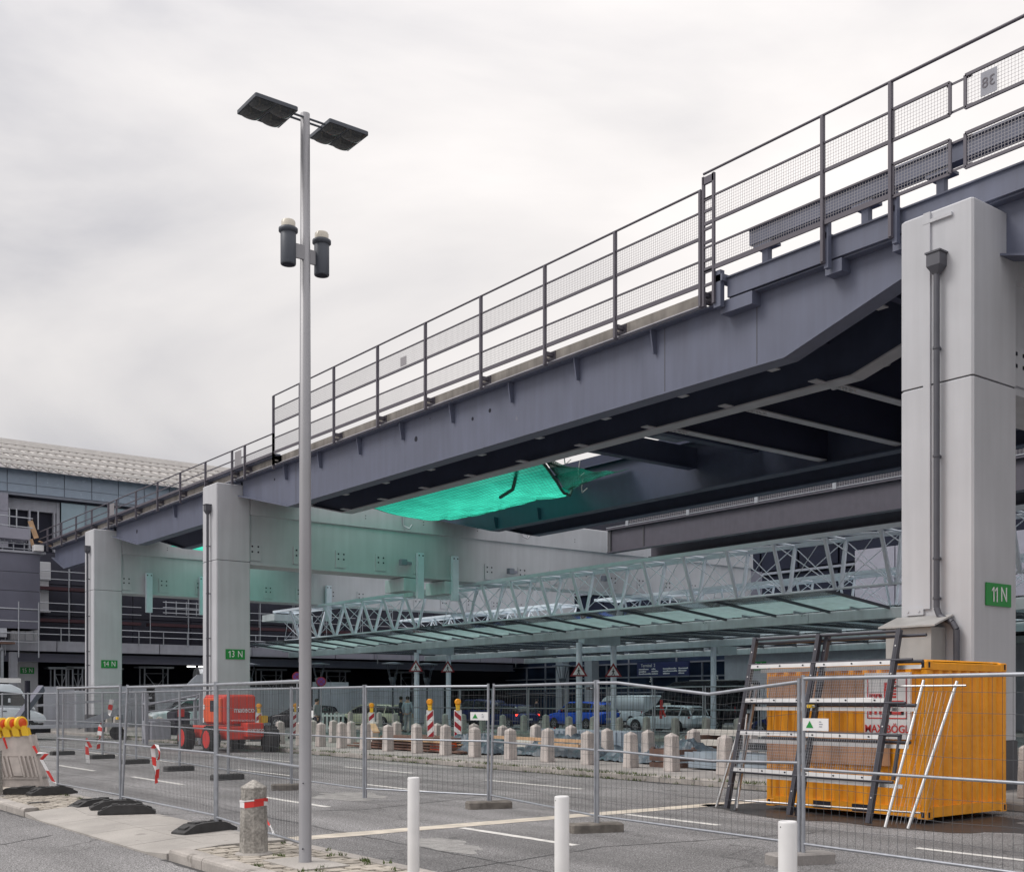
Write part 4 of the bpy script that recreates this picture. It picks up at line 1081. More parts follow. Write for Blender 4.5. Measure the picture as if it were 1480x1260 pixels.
# shoring deck with props and debris at the end of the bridge
sd_ = thing('shoring_deck', 'formwork platform on steel props at the far left end of the guideway', 'scaffold', (16.6, 71, 10.4))
for k, x in enumerate((14.8, 15.4, 16.0, 16.7, 17.3, 17.9)):
    q = MB(); q.tube((x, 70.3, 10.42), (x, 70.3, 11.0), .04, 6); q.path([(x - .13, 70.3, 11.12), (x - .11, 70.3, 11.0), (x + .11, 70.3, 11.0), (x + .13, 70.3, 11.12)], .03, 5); part('prop', q, 'galv', sd_)
for z in (10.62, 10.9):
    q = MB(); q.tube((14, 70.2, z), (18.6, 70.2, z), .035, 6); part('ledger', q, 'galv', sd_)
q = MB(); q.box(14, 16.3, 70.0, 71.5, 11.2, 11.85); q.box(16.4, 18.1, 70.0, 71.5, 11.15, 11.8); part('formwork_panel', q, 'grey_panel', sd_)
for z in (11.95, 12.5):
    q = MB(); q.tube((14, 70, z), (18.3, 70, z - .1), .035, 6); part('guard_rail', q, 'galv', sd_)
for x in (17.0, 17.4, 18.6):
    q = MB(); q.tube((x, 70, 11.8), (x, 70, 12.9), .04, 6); part('prop', q, 'galv', sd_)
q = MB(); q.beam((18.2, 70.2, 12.3), (18.55, 70.2, 11.3), .28, .05, up=(0, 1, 0)); q.beam((18.6, 69.9, 11.1), (19.5, 69.9, 10.8), .3, .05); q.beam((18.2, 70, 11.2), (18.4, 70.1, 10.6), .2, .06); part('plywood_offcut', q, 'timber_light', sd_)
q = MB(); q.box(18.2, 18.7, 69.2, 69.8, 10.45, 10.8); part('white_bag', q, 'sign_white', sd_)

# scaffolding bays
def scaffold(x0, x1, y, zlev, label, zt, step=2.6):
    s = thing('scaffold', label, 'scaffold', (x0, y, 5.35))
    x = x0
    while x <= x1 + .01:
        for dy in (0, .75):
            q = MB(); q.tube((x + dy * .35, y + dy, 5.35), (x + dy * .35, y + dy, zt), .035, 6); part('standard', q, 'galv', s)
        x += step
    for z in zlev:
        q = MB(); q.box(x0, x1, y, y + .75, z - .12, z + .08); part('red_board', q, 'red_board', s)
        for dz in (.55, 1.05):
            q = MB(); q.tube((x0, y, z + dz), (x1, y, z + dz), .028, 5); part('guard_rail', q, 'galv', s)
    return s
scaffold(18.8, 26.0, 73.6, (6.75, 8.75), 'tube scaffold with dark red boards between the clad tower and the 14 N pier', 10.2)
scaffold(26.6, 42.0, 73.6, (6.75, 8.75), 'tube scaffold with dark red boards between the 14 N and 13 N piers', 10.6)
scaffold(42.6, 56.0, 73.6, (6.75,), 'tube scaffold in the dark bay right of the 13 N pier', 9.6)
# edge guard rail on the slab
gr = thing('edge_guard_rail', 'tube guard rail along the edge of the concrete storey slab', 'railing', (36, 71.8, 5.3))
for z in (5.75, 6.15):
    q = MB(); q.tube((17, 71.8, z), (56, 71.8, z), .03, 5); part('rail', q, 'galv', gr)
x = 17.2; k = 0
while x < 56:
    q = MB(); q.tube((x, 71.75, 4.4 if k % 4 == 0 else 5.2), (x, 71.75, 6.8 if k % 4 == 0 else 6.1), .035, 5); part('post', q, 'galv', gr); x += 1.6; k += 1
wl = thing('wall_ladder_frame', 'small pale grid frame fixed to the scaffold wall above the slab', 'frame', (24.5, 73.3, 7.3))
q = MB()
for z in (7.5, 7.85, 8.2): q.tube((27.3, 73.2, z), (30.3, 73.2, z), .035, 5)
for x in (27.5, 28.2, 28.9, 29.6): q.tube((x, 73.2, 7.4), (x, 73.2, 8.3), .04, 5)
part('grid', q, 'galv', wl)
ls_ = thing('scaffold', 'light tube scaffold landing in front of the clad tower at the left edge', 'scaffold', (15, 68.8, 4.6))
for z in (5.1, 5.6, 6.3, 7.0):
    q = MB(); q.tube((12.5, 68.8, z), (18.3, 68.8, z - .02), .035, 5); part('ledger', q, 'galv', ls_)
for x in (13.4, 15.0, 16.0, 17.2, 18.3):
    q = MB(); q.tube((x, 68.75, 4.2), (x, 68.75, 7.4 if x > 16 else 10.0), .04, 5); part('standard', q, 'galv', ls_)
q = MB(); q.box(12.5, 17.0, 68.7, 69.6, 4.95, 5.05); part('deck_board', q, 'timber', ls_)
q = MB(); q.box(12.0, 16.6, 68.9, 69.2, 5.35, 5.85); part('pale_beam', q, 'hoard', ls_)
fr_ = thing('steel_frame', 'dark steel frame with a diagonal brace under the landing at the left edge', 'frame', (14.5, 69, 0))
q = MB(); q.box(13, 16.4, 69, 69.15, 4.55, 4.75); q.box(16.3, 16.45, 69, 69.15, 2.9, 4.6); q.box(13, 16.4, 69, 69.15, 2.85, 3.0); part('frame', q, 'galv', fr_)
q = MB(); q.tube((14.6, 69, 4.5), (16.3, 69, 3.0), .05, 6); part('brace', q, 'galv', fr_)
# shoring towers in the void
def tower(x, y, w, zt, label, brace=True):
    s = thing('shoring_tower', label, 'shoring tower', (x, y, 0))
    for dx in (0, w):
        for dy in (0, .9):
            q = MB(); q.tube((x + dx, y + dy, 0), (x + dx, y + dy, zt), .06, 6); part('leg', q, 'galv', s)
    if brace:
        q = MB(); q.tube((x, y, 1.6), (x + w, y, zt - .3), .03, 5); q.tube((x + w, y, 1.6), (x, y, zt - .3), .03, 5); q.tube((x, y, zt - .35), (x + w, y, zt - .35), .035, 5); q.tube((x, y, 1.6), (x + w, y, 1.6), .035, 5); part('brace', q, 'galv', s)
    q = MB(); q.box(x - .4, x + w + .4, y - .1, y + 1, zt, zt + .12); part('head_beam', q, 'galv', s)
    return s
tower(20.6, 73.8, .7, 3.7, 'slim shoring tower left of the 14 N pier, nearest the pier 15 N')
tower(21.7, 73.8, .6, 3.75, 'slim shoring tower close to the left side of the 14 N pier')
tower(26.9, 75.5, 1.6, 3.9, 'cross-braced shoring tower in the void under the small grid frame', True)
tower(24.4, 77, 1.2, 3.8, 'dim shoring tower just behind the right edge of the 14 N pier', False)
tower(31.0, 76, 1.2, 3.9, 'dim shoring tower beside the left edge of the 13 N pier', False)
tower(35.6, 76, 1.6, 3.9, 'cross-braced shoring tower right of the 13 N pier')
tower(40.9, 76, 1.6, 3.9, 'cross-braced shoring tower above the round no stopping sign')
tower(47.6, 76.2, 1.6, 3.9, 'cross-braced shoring tower left of the two canopy posts')
# hoardings at ground level
def hoard(x0, x1, y, z, label, ang=0):
    s = thing('hoarding', label, 'hoarding', (x0, y, 0)); n = max(1, round((x1 - x0) / 1.25)); w = (x1 - x0) / n
    for k in range(n):
        q = MB(); q.box(x0 + k * w + .012, x0 + (k + 1) * w - .012, y, y + .06, .05, z); part('board', q, 'hoard', s)
    return s
hoard(18.9, 20.7, 70.0, 2.55, 'pale hoarding boards left of the 14 N pier, beside the white van')
hoard(23.0, 24.9, 69.5, 2.6, 'grey hoarding boards just right of the 14 N pier')
hoard(24.95, 26.8, 68.2, 2.5, 'tall stained hoarding boards left of the white pickup')
hoard(27.6, 30.2, 70.5, 2.75, 'pale hoarding seen above the white pickup')
hoard(30.6, 36.4, 70, 2.6, 'pale hoarding behind the red machine, right of the 13 N pier')
hoard(36.6, 39.4, 70, 3.0, 'tall white hoarding right of the lamp pole behind the round sign')
hoard(39.6, 45.0, 70.8, 2.7, 'white hoarding behind the pale taxi')
hoard(45.3, 48.0, 70.8, 2.75, 'white hoarding between the two canopy posts')
q = MB(); q.prism([(27.1, 2.6), (28.9, 2.6), (28.9, 3.35), (27.9, 3.35)], 'y', 68.9, 69.0); single('cut_panel', q, 'hoard', 'pale panel with a slanted corner standing above the hoarding by the pickup', 'panel')
q = MB(); q.tube((28.9, 71.5, 3.3), (29.9, 71.5, 3.3), .62, 14); q.add([], []); single('foil_duct', q, 'silver_duct', 'shiny foil duct in the dark void above the white pickup', 'duct')
for (x, lab) in ((28.9, 'left short lit strip lamp in the dark void above the foil duct'), (29.7, 'right short lit strip lamp in the dark void above the foil duct')):
    q = MB(); q.box(x, x + .55, 73, 73.1, 3.95, 4.03); single('strip_lamp', q, 'tube_lamp', lab, 'lamp')
q = MB(); q.box(21.5, 21.62, 69.3, 69.4, .8, 2.3); single('strip_lamp', q, 'tube_lamp', 'upright lit white tube lamp left of the 14 N pier', 'lamp')
# torch-shaped street lamps
def torch(x, y, label):
    t = thing('street_lamp', label, 'street lamp', (x, y, 0))
    q = MB(); q.tube((x, y, 0), (x, y, 2.6), .06, 8); part('pole', q, 'pole_dark', t)
    q = MB(); q.lathe([(.05, 2.55), (.16, 2.8), (.26, 3.15), (.1, 3.2)], 12, (x, y, 0)); part('lamp_body', q, 'pole_dark', t)
    q = MB()
    for k in range(4): a = k * 1.57 + .4; q.tube((x + .22 * math.cos(a), y + .22 * math.sin(a), 3.1), (x + .5 * math.cos(a), y + .5 * math.sin(a), 4.0), .025, 5)
    part('arm', q, 'pole_dark', t)
    q = MB(); q.lathe([(.68, 4.0), (.7, 4.04), (.2, 4.12)], 18, (x, y, 0)); part('reflector_disc', q, 'mullion', t)
torch(34.2, 64.6, 'dark torch-shaped street lamp with a flat disc, nearest the tall lamp pole')
torch(37.3, 60.7, 'dark torch-shaped street lamp with a flat disc, left of the two men')
torch(40.0, 60.9, 'dark torch-shaped street lamp between the pair of canopy posts with warning signs')
torch(48.4, 57.4, 'dark torch-shaped street lamp left of the posts above the blue car')
torch(31.0, 68.0, 'dark torch-shaped street lamp just right of the 13 N pier')
# ================================================================== STONE BOLLARDS
def bollard_proto(label):
    t = thing('stone_bollard', label, 'bollard'); q = MB(); w = .14; h = .80
    q.add([(-w, -w, 0), (w, -w, 0), (w, w, 0), (-w, w, 0), (-w * .86, -w * .86, h), (w * .86, -w * .86, h), (w * .86, w * .86, h), (-w * .86, w * .86, h), (0, 0, h + .085)],
          [(3, 2, 1, 0), (0, 1, 5, 4), (1, 2, 6, 5), (2, 3, 7, 6), (3, 0, 4, 7), (4, 5, 8), (5, 6, 8), (6, 7, 8), (7, 4, 8)])
    me = part('stone', q, 'stone', t)
    bv = me.modifiers.new('bevel', 'BEVEL'); bv.width = .018; bv.segments = 2
    return t
ORD = ['rightmost', 'second', 'third', 'fourth', 'fifth', 'sixth', 'seventh', 'eighth', 'ninth', 'tenth', 'eleventh', 'twelfth', 'thirteenth', 'fourteenth', 'fifteenth', 'sixteenth', 'seventeenth', 'eighteenth', 'nineteenth', 'twentieth',
       'twenty-first', 'twenty-second', 'twenty-third', 'twenty-fourth', 'twenty-fifth', 'twenty-sixth', 'twenty-seventh', 'twenty-eighth', 'twenty-ninth', 'thirtieth']
bp = None; rb = random.Random(21)
def put_boll(x, y, z, label, group):
    global bp
    rz = rb.uniform(-.09, .09); sc = rb.uniform(.95, 1.04)
    if bp is None:
        bp = bollard_proto(label); bp['group'] = group; bp.location = (x, y, z); bp.rotation_euler = (0, 0, rz); return bp
    r = dup(bp, (x, y, z), rz, label, group, (1, 1, sc)); r.rotation_euler = (rb.uniform(-.022, .022), rb.uniform(-.022, .022), rz); return r
near_y = [14.85, 16.48, 18.06, 19.65, 21.19, 22.79, 24.36, 26.03, 27.49, 29.02, 30.71, 32.13, 33.69, 35.2, 36.7, 38.3, 41.4, 47.64, 50.53, 51.85, 56.47, 57.63]
for k, y in enumerate(near_y):
    put_boll(18.7 - (.25 if y < 19 else 0), y, .125, 'pale stone bollard, %s %sin the kerbside row along the road' % (ORD[k], '' if k == 0 else 'from the right '), 'stone bollards in the kerbside row')
put_boll(17.95, 9.5, .125, 'grey stone bollard at the right edge, beside the corner of the yellow container', 'stone bollards in the kerbside row')
mid_y = [15.9, 17.9, 19.76, 21.36, 22.94, 24.48, 26.08, 27.71, 29.2, 31.28, 32.6, 33.84, 35.4, 37.0, 38.4, 40.05]
for k, y in enumerate(mid_y):
    put_boll(20.95, y, .125, 'pale stone bollard, %s %sin the row behind the kerbside row' % (ORD[k], '' if k == 0 else 'from the right '), 'stone bollards in the second row of the island')
y = 28.9; k = 0
while y < 66:
    put_boll(35.1, y, .145, 'pale stone bollard, %s %sin the far row before the cars' % (ORD[min(k, 29)], '' if k == 0 else 'from the right '), 'stone bollards in front of the parked cars'); y += 1.75; k += 1
# large octagonal bollard in the foreground, tape round its head
def octo(x, y, h, label, tape):
    t = thing('octagonal_bollard', label, 'bollard', (x, y, .1)); q = MB()
    def ring(r_, z, ph=.39): return [(x + r_ * math.cos(ph + k * math.pi / 4), y + r_ * math.sin(ph + k * math.pi / 4), z) for k in range(8)]
    q.loft([ring(.150, .1), ring(.147, .3), ring(.134, .1 + h - .1), ring(.138, .1 + h - .09), ring(.138, .1 + h - .075), ring(.012, .1 + h)], smooth=False)
    o = part('shaft', q, 'stone_dark', t); b_ = o.modifiers.new('bevel', 'BEVEL'); b_.width = .006; b_.segments = 2
    q = MB(); q.lathe([(.2, .0), (.19, .012), (.15, .02)], 12, (x, y, .098)); part('mortar_base', q, 'slab', t)
    if tape:
        q = MB().use('red'); 
        for k in range(8):
            for (z0, z1, mm, sh) in ((.60, .66, ('red', 'sign_white', 'sign_white', 'sign_white', 'red', 'red', 'sign_white', 'red'), .0), (.655, .68, ('sign_white', 'red', 'red', 'sign_white', 'sign_white', 'red', 'red', 'sign_white'), .004)):
                q.use(mm[k]); a0 = .39 + k * math.pi / 4; a1 = a0 + math.pi / 4; rr_ = .1425 + sh
                dz = .012 * math.sin(k * 1.3 + sh * 300)
                q.add([(x + rr_ * math.cos(a0), y + rr_ * math.sin(a0), z0 + dz), (x + rr_ * math.cos(a1), y + rr_ * math.sin(a1), z0 + .012 * math.sin((k + 1) * 1.3 + sh * 300)), (x + rr_ * math.cos(a1), y + rr_ * math.sin(a1), z1 + .012 * math.sin((k + 1) * 1.3)), (x + rr_ * math.cos(a0), y + rr_ * math.sin(a0), z1 + .012 * math.sin(k * 1.3))], [(0, 1, 2, 3)])
        part('barrier_tape', q, None, t)
octo(5.16, 11.2, .78, 'pitted octagonal concrete bollard wrapped in red and white tape beside the lamp post', True)
octo(4.75, 20.6, .85, 'grey concrete bollard cut by the left edge beside the barrier stack', False)

# ---- white tube bollards
wb = None
for (x, y, lab) in ((5.63, 8.8, 'plain white tube bollard, farthest of the three and left of centre'), (5.39, 6.4, 'plain white tube bollard, middle one of the three in the foreground'), (5.31, 4.26, 'plain white tube bollard nearest the camera, in front of the yellow container')):
    if wb is None:
        wb = thing('white_bollard', lab, 'bollard', (0, 0, 0), 'white tube bollards in the foreground'); q = MB()
        q.lathe([(.055, 0), (.055, .905), (.052, .915), (.046, .918), (.046, .914), (.0, .914)], 32); part('tube', q, 'white', wb)
        q = MB(); q.tube((-.0555, .008, .885), (-.053, .008, .885), .004, 8); part('rivet', q, 'dark', wb)
        q = MB(); q.lathe([(.075, 0), (.075, .012), (.056, .014)], 20); part('ground_ring', q, 'white', wb)
        wb.location = (x, y, .1)
    else: dup(wb, (x, y, .1), 0, lab, 'white tube bollards in the foreground')

# ================================================================== LAMP POST
LX, LY = 5.26, 10.22
lp = thing('lamp_post', 'tall grey lamp post with two flat square floodlights and two cylinder spotlights', 'lamp post', (LX, LY, .1))
q = MB()
def oct_ring(r_, z, n=12): return [(LX + r_ * math.cos(.26 + 2 * math.pi * k / n), LY + r_ * math.sin(.26 + 2 * math.pi * k / n), z) for k in range(n)]
q.loft([oct_ring(.068, .1), oct_ring(.068, .112), oct_ring(.064, .12), oct_ring(.062, 3.0), oct_ring(.047, 7.57), oct_ring(.02, 7.58)]); part('pole', q, 'pole', lp)
q = MB(); q.box(LX - .012, LX + .012, LY - .068, LY - .062, .55, .95)
a = MB(); a.tube((LX - .05, LY - .05, .25), (LX - .058, LY - .058, .25), .008, 6); a.tube((LX - .045, LY - .045, .9), (LX - .052, LY - .055, .9), .006, 6); part('bolt', a, 'dark', lp)
for dy in (-.025, .05):
    q = MB(); q.tube((LX - .2, LY + dy, 7.52), (LX + .25, LY + dy, 7.52), .011, 6); part('cross_arm', q, 'pole_dark', lp)
for s, xc in ((-1, LX - .365), (1, LX + .43)):
    zc = 7.52; hy = .215; hx = .225; yc = LY + .09
    q = MB(); q.cbox(xc - hx, xc + hx, yc - hy, yc + hy, zc - .012, zc + .03, .008); fl = part('floodlight', q, 'pole_dark', lp)
    q = MB()
    for ix in (-1, 1):
        for iy in (-1, 1):
            cx, cy = xc + ix * hx * .49, yc + iy * hy * .49
            def P(u, v, cx=cx, cy=cy): 
                X_, Y_ = (u - .5) * 2, (v - .5) * 2
                return (cx + X_ * hx * .45, cy + Y_ * hy * .45, zc - .014 - .045 * max(0, 1 - X_ * X_) ** .6 * max(0, 1 - Y_ * Y_) ** .4)
            q.grid(P, 8, 8)
    part('lens', q, 'carglass', fl)
for s in (-1, 1):
    xc = LX + s * .2; yc = LY + .03 * s
    q = MB(); q.box(min(LX, xc), max(LX, xc), yc - .012, yc + .012, 6.1, 6.24); part('spot_bracket', q, 'pole', lp)
    q = MB(); q.lathe([(.055, 6.01), (.073, 6.012), (.076, 6.02), (.076, 6.33), (.07, 6.34)], 24, (xc, yc, 0)); sp_ = part('spotlight', q, 'pole_dark', lp)
    q = MB(); q.lathe([(.08, 6.325), (.094, 6.335), (.094, 6.365), (.08, 6.375)], 24, (xc, yc, 0)); part('collar', q, 'pole_dark', sp_)
    q = MB(); q.lathe([(.07, 6.375), (.07, 6.43), (.062, 6.445)], 24, (xc, yc, 0)); part('glass_cap', q, 'clear_cap', sp_)
    q = MB(); q.tube((xc, yc, 6.008), (xc, yc, 6.012), .06, 20); part('opening', q, 'dark', sp_)

# ================================================================== SITE FENCES
def fence_panel(p0, p1, z0, h, label, group, lean=0., st=.05, hz=(.2,), mid=.95, banner=None, bend=None, wr=.0022, rt=.021, skew=0., lean0=0., m='galv', bm=.0):
    p0 = Vector((*p0, z0)); p1 = Vector((*p1, z0)); d = (p1 - p0); Ln = d.length; ang = math.atan2(d.y, d.x)
    t = thing('site_fence', label, 'site fence', (0, 0, 0), group)
    # local: x along panel, z up, lean towards +y
    def P(x, z):
        k = x / Ln; ln = lean0 + (lean - lean0) * k
        zz = z
        if bend: zz = z - bend[1] * max(0, 1 - abs(x - bend[0]) / (bend[2])) * (z / h) ** 2
        return (x + skew * z, ln * z + bm * math.sin(math.pi * k) * (1 - z / h), zz)
    r_ = rt
    for x in (0.03, Ln - .03):
        q = MB(); q.tube(P(x, 0), P(x, h + .02), r_, 8); part('upright', q, m, t)
    for z in (h - .02, mid, .16):
        q = MB(); xs_ = [.03, Ln - .03] if not bend and not bm else [.03] + [Ln * k / 8 for k in range(1, 8)] + ([bend[0]] if bend else []) + [Ln - .03]
        xs_ = sorted(xs_); sag = 0 if z != .16 else .03
        pts = [P(x, z) for x in xs_]
        q.path(pts, r_ * (.95 if z > 1.5 else .75), 7); part('rail', q, m, t)
    q = MB(); n = int(Ln / st)
    rr_ = random.Random(int(p0.x * 100 + p0.y * 10))
    for k in range(1, n):
        x = k * Ln / n
        if bend: q.path([P(x, .16), P(x, 1.2), tuple(Vector(P(x, h - .03)) + Vector((.16 * max(0, 1 - abs(x - bend[0]) / bend[2]), 0, 0)))], wr, 3)
        else: q.tube(P(x, .16), P(x, h - .03), wr, 3, cap=False)
    for z in hz: q.path([P(Ln * k / 6, z + (.012 * math.sin(k * 2 + z * 9))) for k in range(7)], wr, 3)
    part('wire_mesh', q, 'wire', t, kind='stuff')
    if banner:
        x, z = banner; q = MB().use('sign_white')
        for (xa, xb, za, zb, mm, yy) in ((x - .17, x + .17, z - .065, z + .065, 'sign_white', -.03),):
            c = P(x, z); q.obox((c[0], c[1] - .03, c[2]), (.17, 0, 0), (0, .003, 0), (0, lean * .065, .065))
        q.use('green_sign'); c = P(x - .075, z); yy = c[1] - .036
        q.add([(c[0] - .05, yy, c[2] - .035), (c[0] + .05, yy, c[2] - .035), (c[0], yy, c[2] + .04)], [(0, 1, 2)])
        q.use('mullion')
        for dz, w_ in ((.03, .03), (.005, .05), (-.02, .04)): c = P(x + .05, z + dz); q.add([(c[0], c[1] - .036, c[2] - .004), (c[0] + w_, c[1] - .036, c[2] - .004), (c[0] + w_, c[1] - .036, c[2] + .004), (c[0], c[1] - .036, c[2] + .004)], [(0, 1, 2, 3)])
        part('company_plate', q, None, t)
    t.location = p0; t.rotation_euler = (0, 0, ang)
    return t
def clamp(x, y, z, label, m='yellow'):
    q = MB().use(m); q.box(x - .035, x + .035, y - .022, y + .022, z - .018, z + .018); q.use('galv'); q.tube((x, y - .05, z), (x, y + .05, z), .012, 6)
    single('fence_clamp', q, None, label, 'clamp')
GA = 'mesh fence panels along the near traffic island'
A = [(5.72, 20.35), (5.80, 17.3), (5.80, 13.7), (5.42, 10.5)]
hz = tuple(.35 + .3 * k for k in range(6))
fence_panel(A[0], A[1], .12, 1.83, 'near mesh fence panel at the left, beside the barrier stack with yellow lamps', GA, lean=.0, hz=hz)
fence_panel(A[1], A[2], .1, 1.84, 'near mesh fence panel with a red and white tape knot, left of the octagonal bollard', GA, lean=.0, lean0=.05, hz=hz)
fence_panel(A[2], A[3], .08, 1.86, 'near mesh fence panel ending at the lamp post', GA, hz=hz)
clamp(5.78, 17.35, 1.45, 'yellow fence clamp joining the two leaning uprights left of the red machine')
GB = 'mesh fence panels standing on the carriageway'
Bp = [(10.2, 46.4), (10.25, 43.2), (10.3, 40.0), (10.6, 37.07), (10.85, 33.98), (10.7, 30.68), (10.45, 26.9), (10.14, 23.3), (9.95, 19.9), (9.85, 16.95), (10.75, 14.55), (9.94, 11.1), (9.72, 7.62), (9.5, 4.1)]
Bl = ['farthest left mesh fence panel on the road, in front of the white van', 'mesh fence panel on the road in front of the white van bonnet', 'mesh fence panel on the road left of the leaning ramp',
      'mesh fence panel on the road in front of the leaning ramp', 'mesh fence panel on the road in front of the 14 N pier', 'mesh fence panel on the road in front of the white pickup', 'mesh fence panel on the road in front of the red machine',
      'mesh fence panel on the road right of the red machine', 'mesh fence panel just right of the lamp post, before the white slatted barrier', 'mesh fence panel on the road in front of the timber stack',
      'mesh fence panel on the road in front of the tarpaulin heap', 'mesh fence panel on the road with its top rail bent down like a V', 'mesh fence panel crossing in front of the yellow container']
for k, (a, c_) in enumerate(zip(Bp, Bp[1:])):
    far = k < 9
    kw = dict(st=.1 if not far else .09, hz=tuple(.35 + .2 * j for j in range(8)) if not far else tuple(.4 + .35 * j for j in range(5)), wr=.0021 if not far else .0022, lean=0, mid=1.02 if k < 12 else .95)
    if k == 8: kw['banner'] = (.85, 1.42)
    if k == 9: kw['banner'] = (2.38, 1.42)
    if k == 12: kw['banner'] = (.22, 1.42)
    if k == 11: kw['bend'] = (2.1, .16, 1.7)
    if k == 10: kw['lean0'] = .03
    fence_panel(a, c_, .05, 1.92, Bl[k], GB, **kw)
clamp(9.93, 7.66, 1.66, 'brass coloured fence clamp near the top of the upright in front of the container')
clamp(9.86, 11.15, 1.88, 'dark fence clamp at the top of the uprights right of centre', 'black')
# far row between the bollards and the cars
GC = 'mesh fence panels in front of the parked cars'
yc = 63.4; k = 0
labs = ['leftmost far fence panel by the white slatted barrier', 'far fence panel in front of the dark car', 'far fence panel in front of the pale taxi', 'far fence panel where the two men stand', 'far fence panel just right of the canopy post with a warning sign', 'far fence panel in front of the dark van and blue tail lights',
        'far fence panel left of the blue car', 'far fence panel in front of the blue car bonnet', 'far fence panel in front of the blue car tail', 'far fence panel in front of the silver estate bonnet', 'far fence panel in front of the silver estate tail', 'far fence panel left of the leaning rail sections', 'far fence panel seen through the leaning rail sections']
for lb_ in labs:
    fence_panel((35.9, yc), (35.9, yc - 2.95), .18, 2.15, lb_, GC, st=.2, hz=(.5, 1.1, 1.7), wr=.006, mid=1.15, lean=0, rt=.03); yc -= 3.02

# ---- fence feet
def rubber_foot(x, y, z, rz, label, big=1.):
    q = MB(); L_, W_, H_ = .40 * big, .125, .13
    prof = [(-L_, 0), (-L_, .035), (-L_ * .55, H_ * .92), (-L_ * .28, H_), (L_ * .28, H_), (L_ * .55, H_ * .92), (L_, .035), (L_, 0)]
    q.prism(prof, 'y', -W_, W_)
    for s in (-1, 1):
        q.obox((s * L_ * .42, 0, H_ * 1.0), (L_ * .1, 0, 0), (0, W_ * .55, 0), (0, 0, .012)); q.obox((s * L_ * .78, 0, .085), (L_ * .09, 0, -s * .012), (0, W_ * .5, 0), (0, 0, .01))
    for k in range(-2, 3): q.tube((k * .075, 0, H_ * .9), (k * .075, 0, H_ + .008), .024, 8)
    o = single('ballast_block', q, 'rubber', label, 'fence foot', 'black fence feet'); o.location = (x, y, z); o.rotation_euler = (0, 0, rz); return o
rubber_foot(5.62, 20.3, .11, .1, 'black rubber fence foot under the left fence upright, beside the barrier stack')
rubber_foot(5.55, 17.75, .08, .35, 'black rubber fence foot, farthest of the loose group of three')
rubber_foot(5.72, 17.2, .09, -.2, 'black rubber fence foot under the two leaning uprights')
rubber_foot(5.62, 16.5, .08, -.35, 'black rubber fence foot, nearest of the loose group of three')
rubber_foot(5.65, 13.7, .06, .3, 'black rubber fence foot left of the octagonal bollard', 1.05)
bl = ['behind the leaning ramp', 'left of the hanging tape', 'left of the 14 N pier front', 'below the hanging tape near the 14 N pier', 'left of the red machine', 'in front of the red machine', 'right of the red machine wheel', 'behind the lamp post', 'right of the lamp post', 'on the road below the tarpaulin', 'under the double upright right of centre', 'behind the nearest white bollard']
for k, (x, y) in enumerate(Bp[1:13]):
    if k == 8: continue
    q = MB(); Lh = .36
    q.cbox(-Lh, Lh, -.125, .125, 0, .12, .02); q.box(-.05, .05, -.128, .128, .0, .09)
    mm = 'block' if k in (7, 9, 10) else 'rubber' if k < 7 else 'island_top'
    if mm == 'rubber':
        for j in range(-4, 5): q.box(j * .075 - .012, j * .075 + .012, -.135, .135, .01, .125)
    o = single('ballast_block', q, mm, '%s fence foot on the road %s' % ({'block': 'dirty concrete', 'rubber': 'ribbed black', 'island_top': 'pale concrete'}[mm], bl[k]), 'fence foot'); o.location = (x - .02, y, 0); o.rotation_euler = (0, 0, -.35 if k > 6 else .1)

# ---- tapes
def tape(pts, label, w=.06):
    q = MB(); acc = 0; rr_ = random.Random(len(label))
    for i, (a, b_) in enumerate(zip(pts, pts[1:])):
        A_, B_ = Vector(a), Vector(b_); n = max(1, int((B_ - A_).length / .12))
        for k in range(n):
            p0 = A_.lerp(B_, k / n); p1 = A_.lerp(B_, (k + 1) / n); q.use('red' if acc % 2 == 0 else 'sign_white'); acc += 1
            t0 = acc * 1.1; s0 = Vector((math.cos(t0 * .6), .3, .2)).normalized() * w / 2; s1 = Vector((math.cos((t0 + 1.1) * .6), .3, .2)).normalized() * w / 2
            q.add([p0 - s0, p0 + s0, p1 + s1, p1 - s1], [(0, 1, 2, 3)])
    return single('barrier_tape', q, None, label, 'barrier tape')
tape([(10.86, 34.1, 1.02), (10.8, 34.0, 1.06), (10.7, 33.8, .7), (10.75, 33.9, .85), (10.7, 33.9, .3)], 'short red and white tape knotted on the road fence left of the 14 N pier', .12)
tape([(10.8, 33.2, 1.35), (10.8, 33.0, 1.75), (10.75, 33.1, 1.3)], 'red and white tape knot on the fence just in front of the 14 N pier', .12)
tape([(5.8, 15.8, .55), (5.78, 15.9, 1.04), (5.78, 15.75, 1.1), (5.78, 15.65, 1.02), (5.77, 15.7, .62)], 'red and white tape knot hanging on the near fence above the road', .06)
tape([(5.86, 18.95, .95), (5.8, 19.0, 1.1), (5.8, 18.9, .7)], 'red and white tape scrap on the near fence beside the barrier stack', .06)
tape([(5.57, 11.8, .40), (5.56, 11.65, .33), (5.54, 11.5, .24)], 'red and white tape scrap hanging low between the octagonal bollard and the lamp post', .04)
tape([(22.2, 26.7, .9), (22.1, 26.6, .5), (22.0, 26.5, .2)], 'faded tape hanging from the tarpaulin heap', .14)

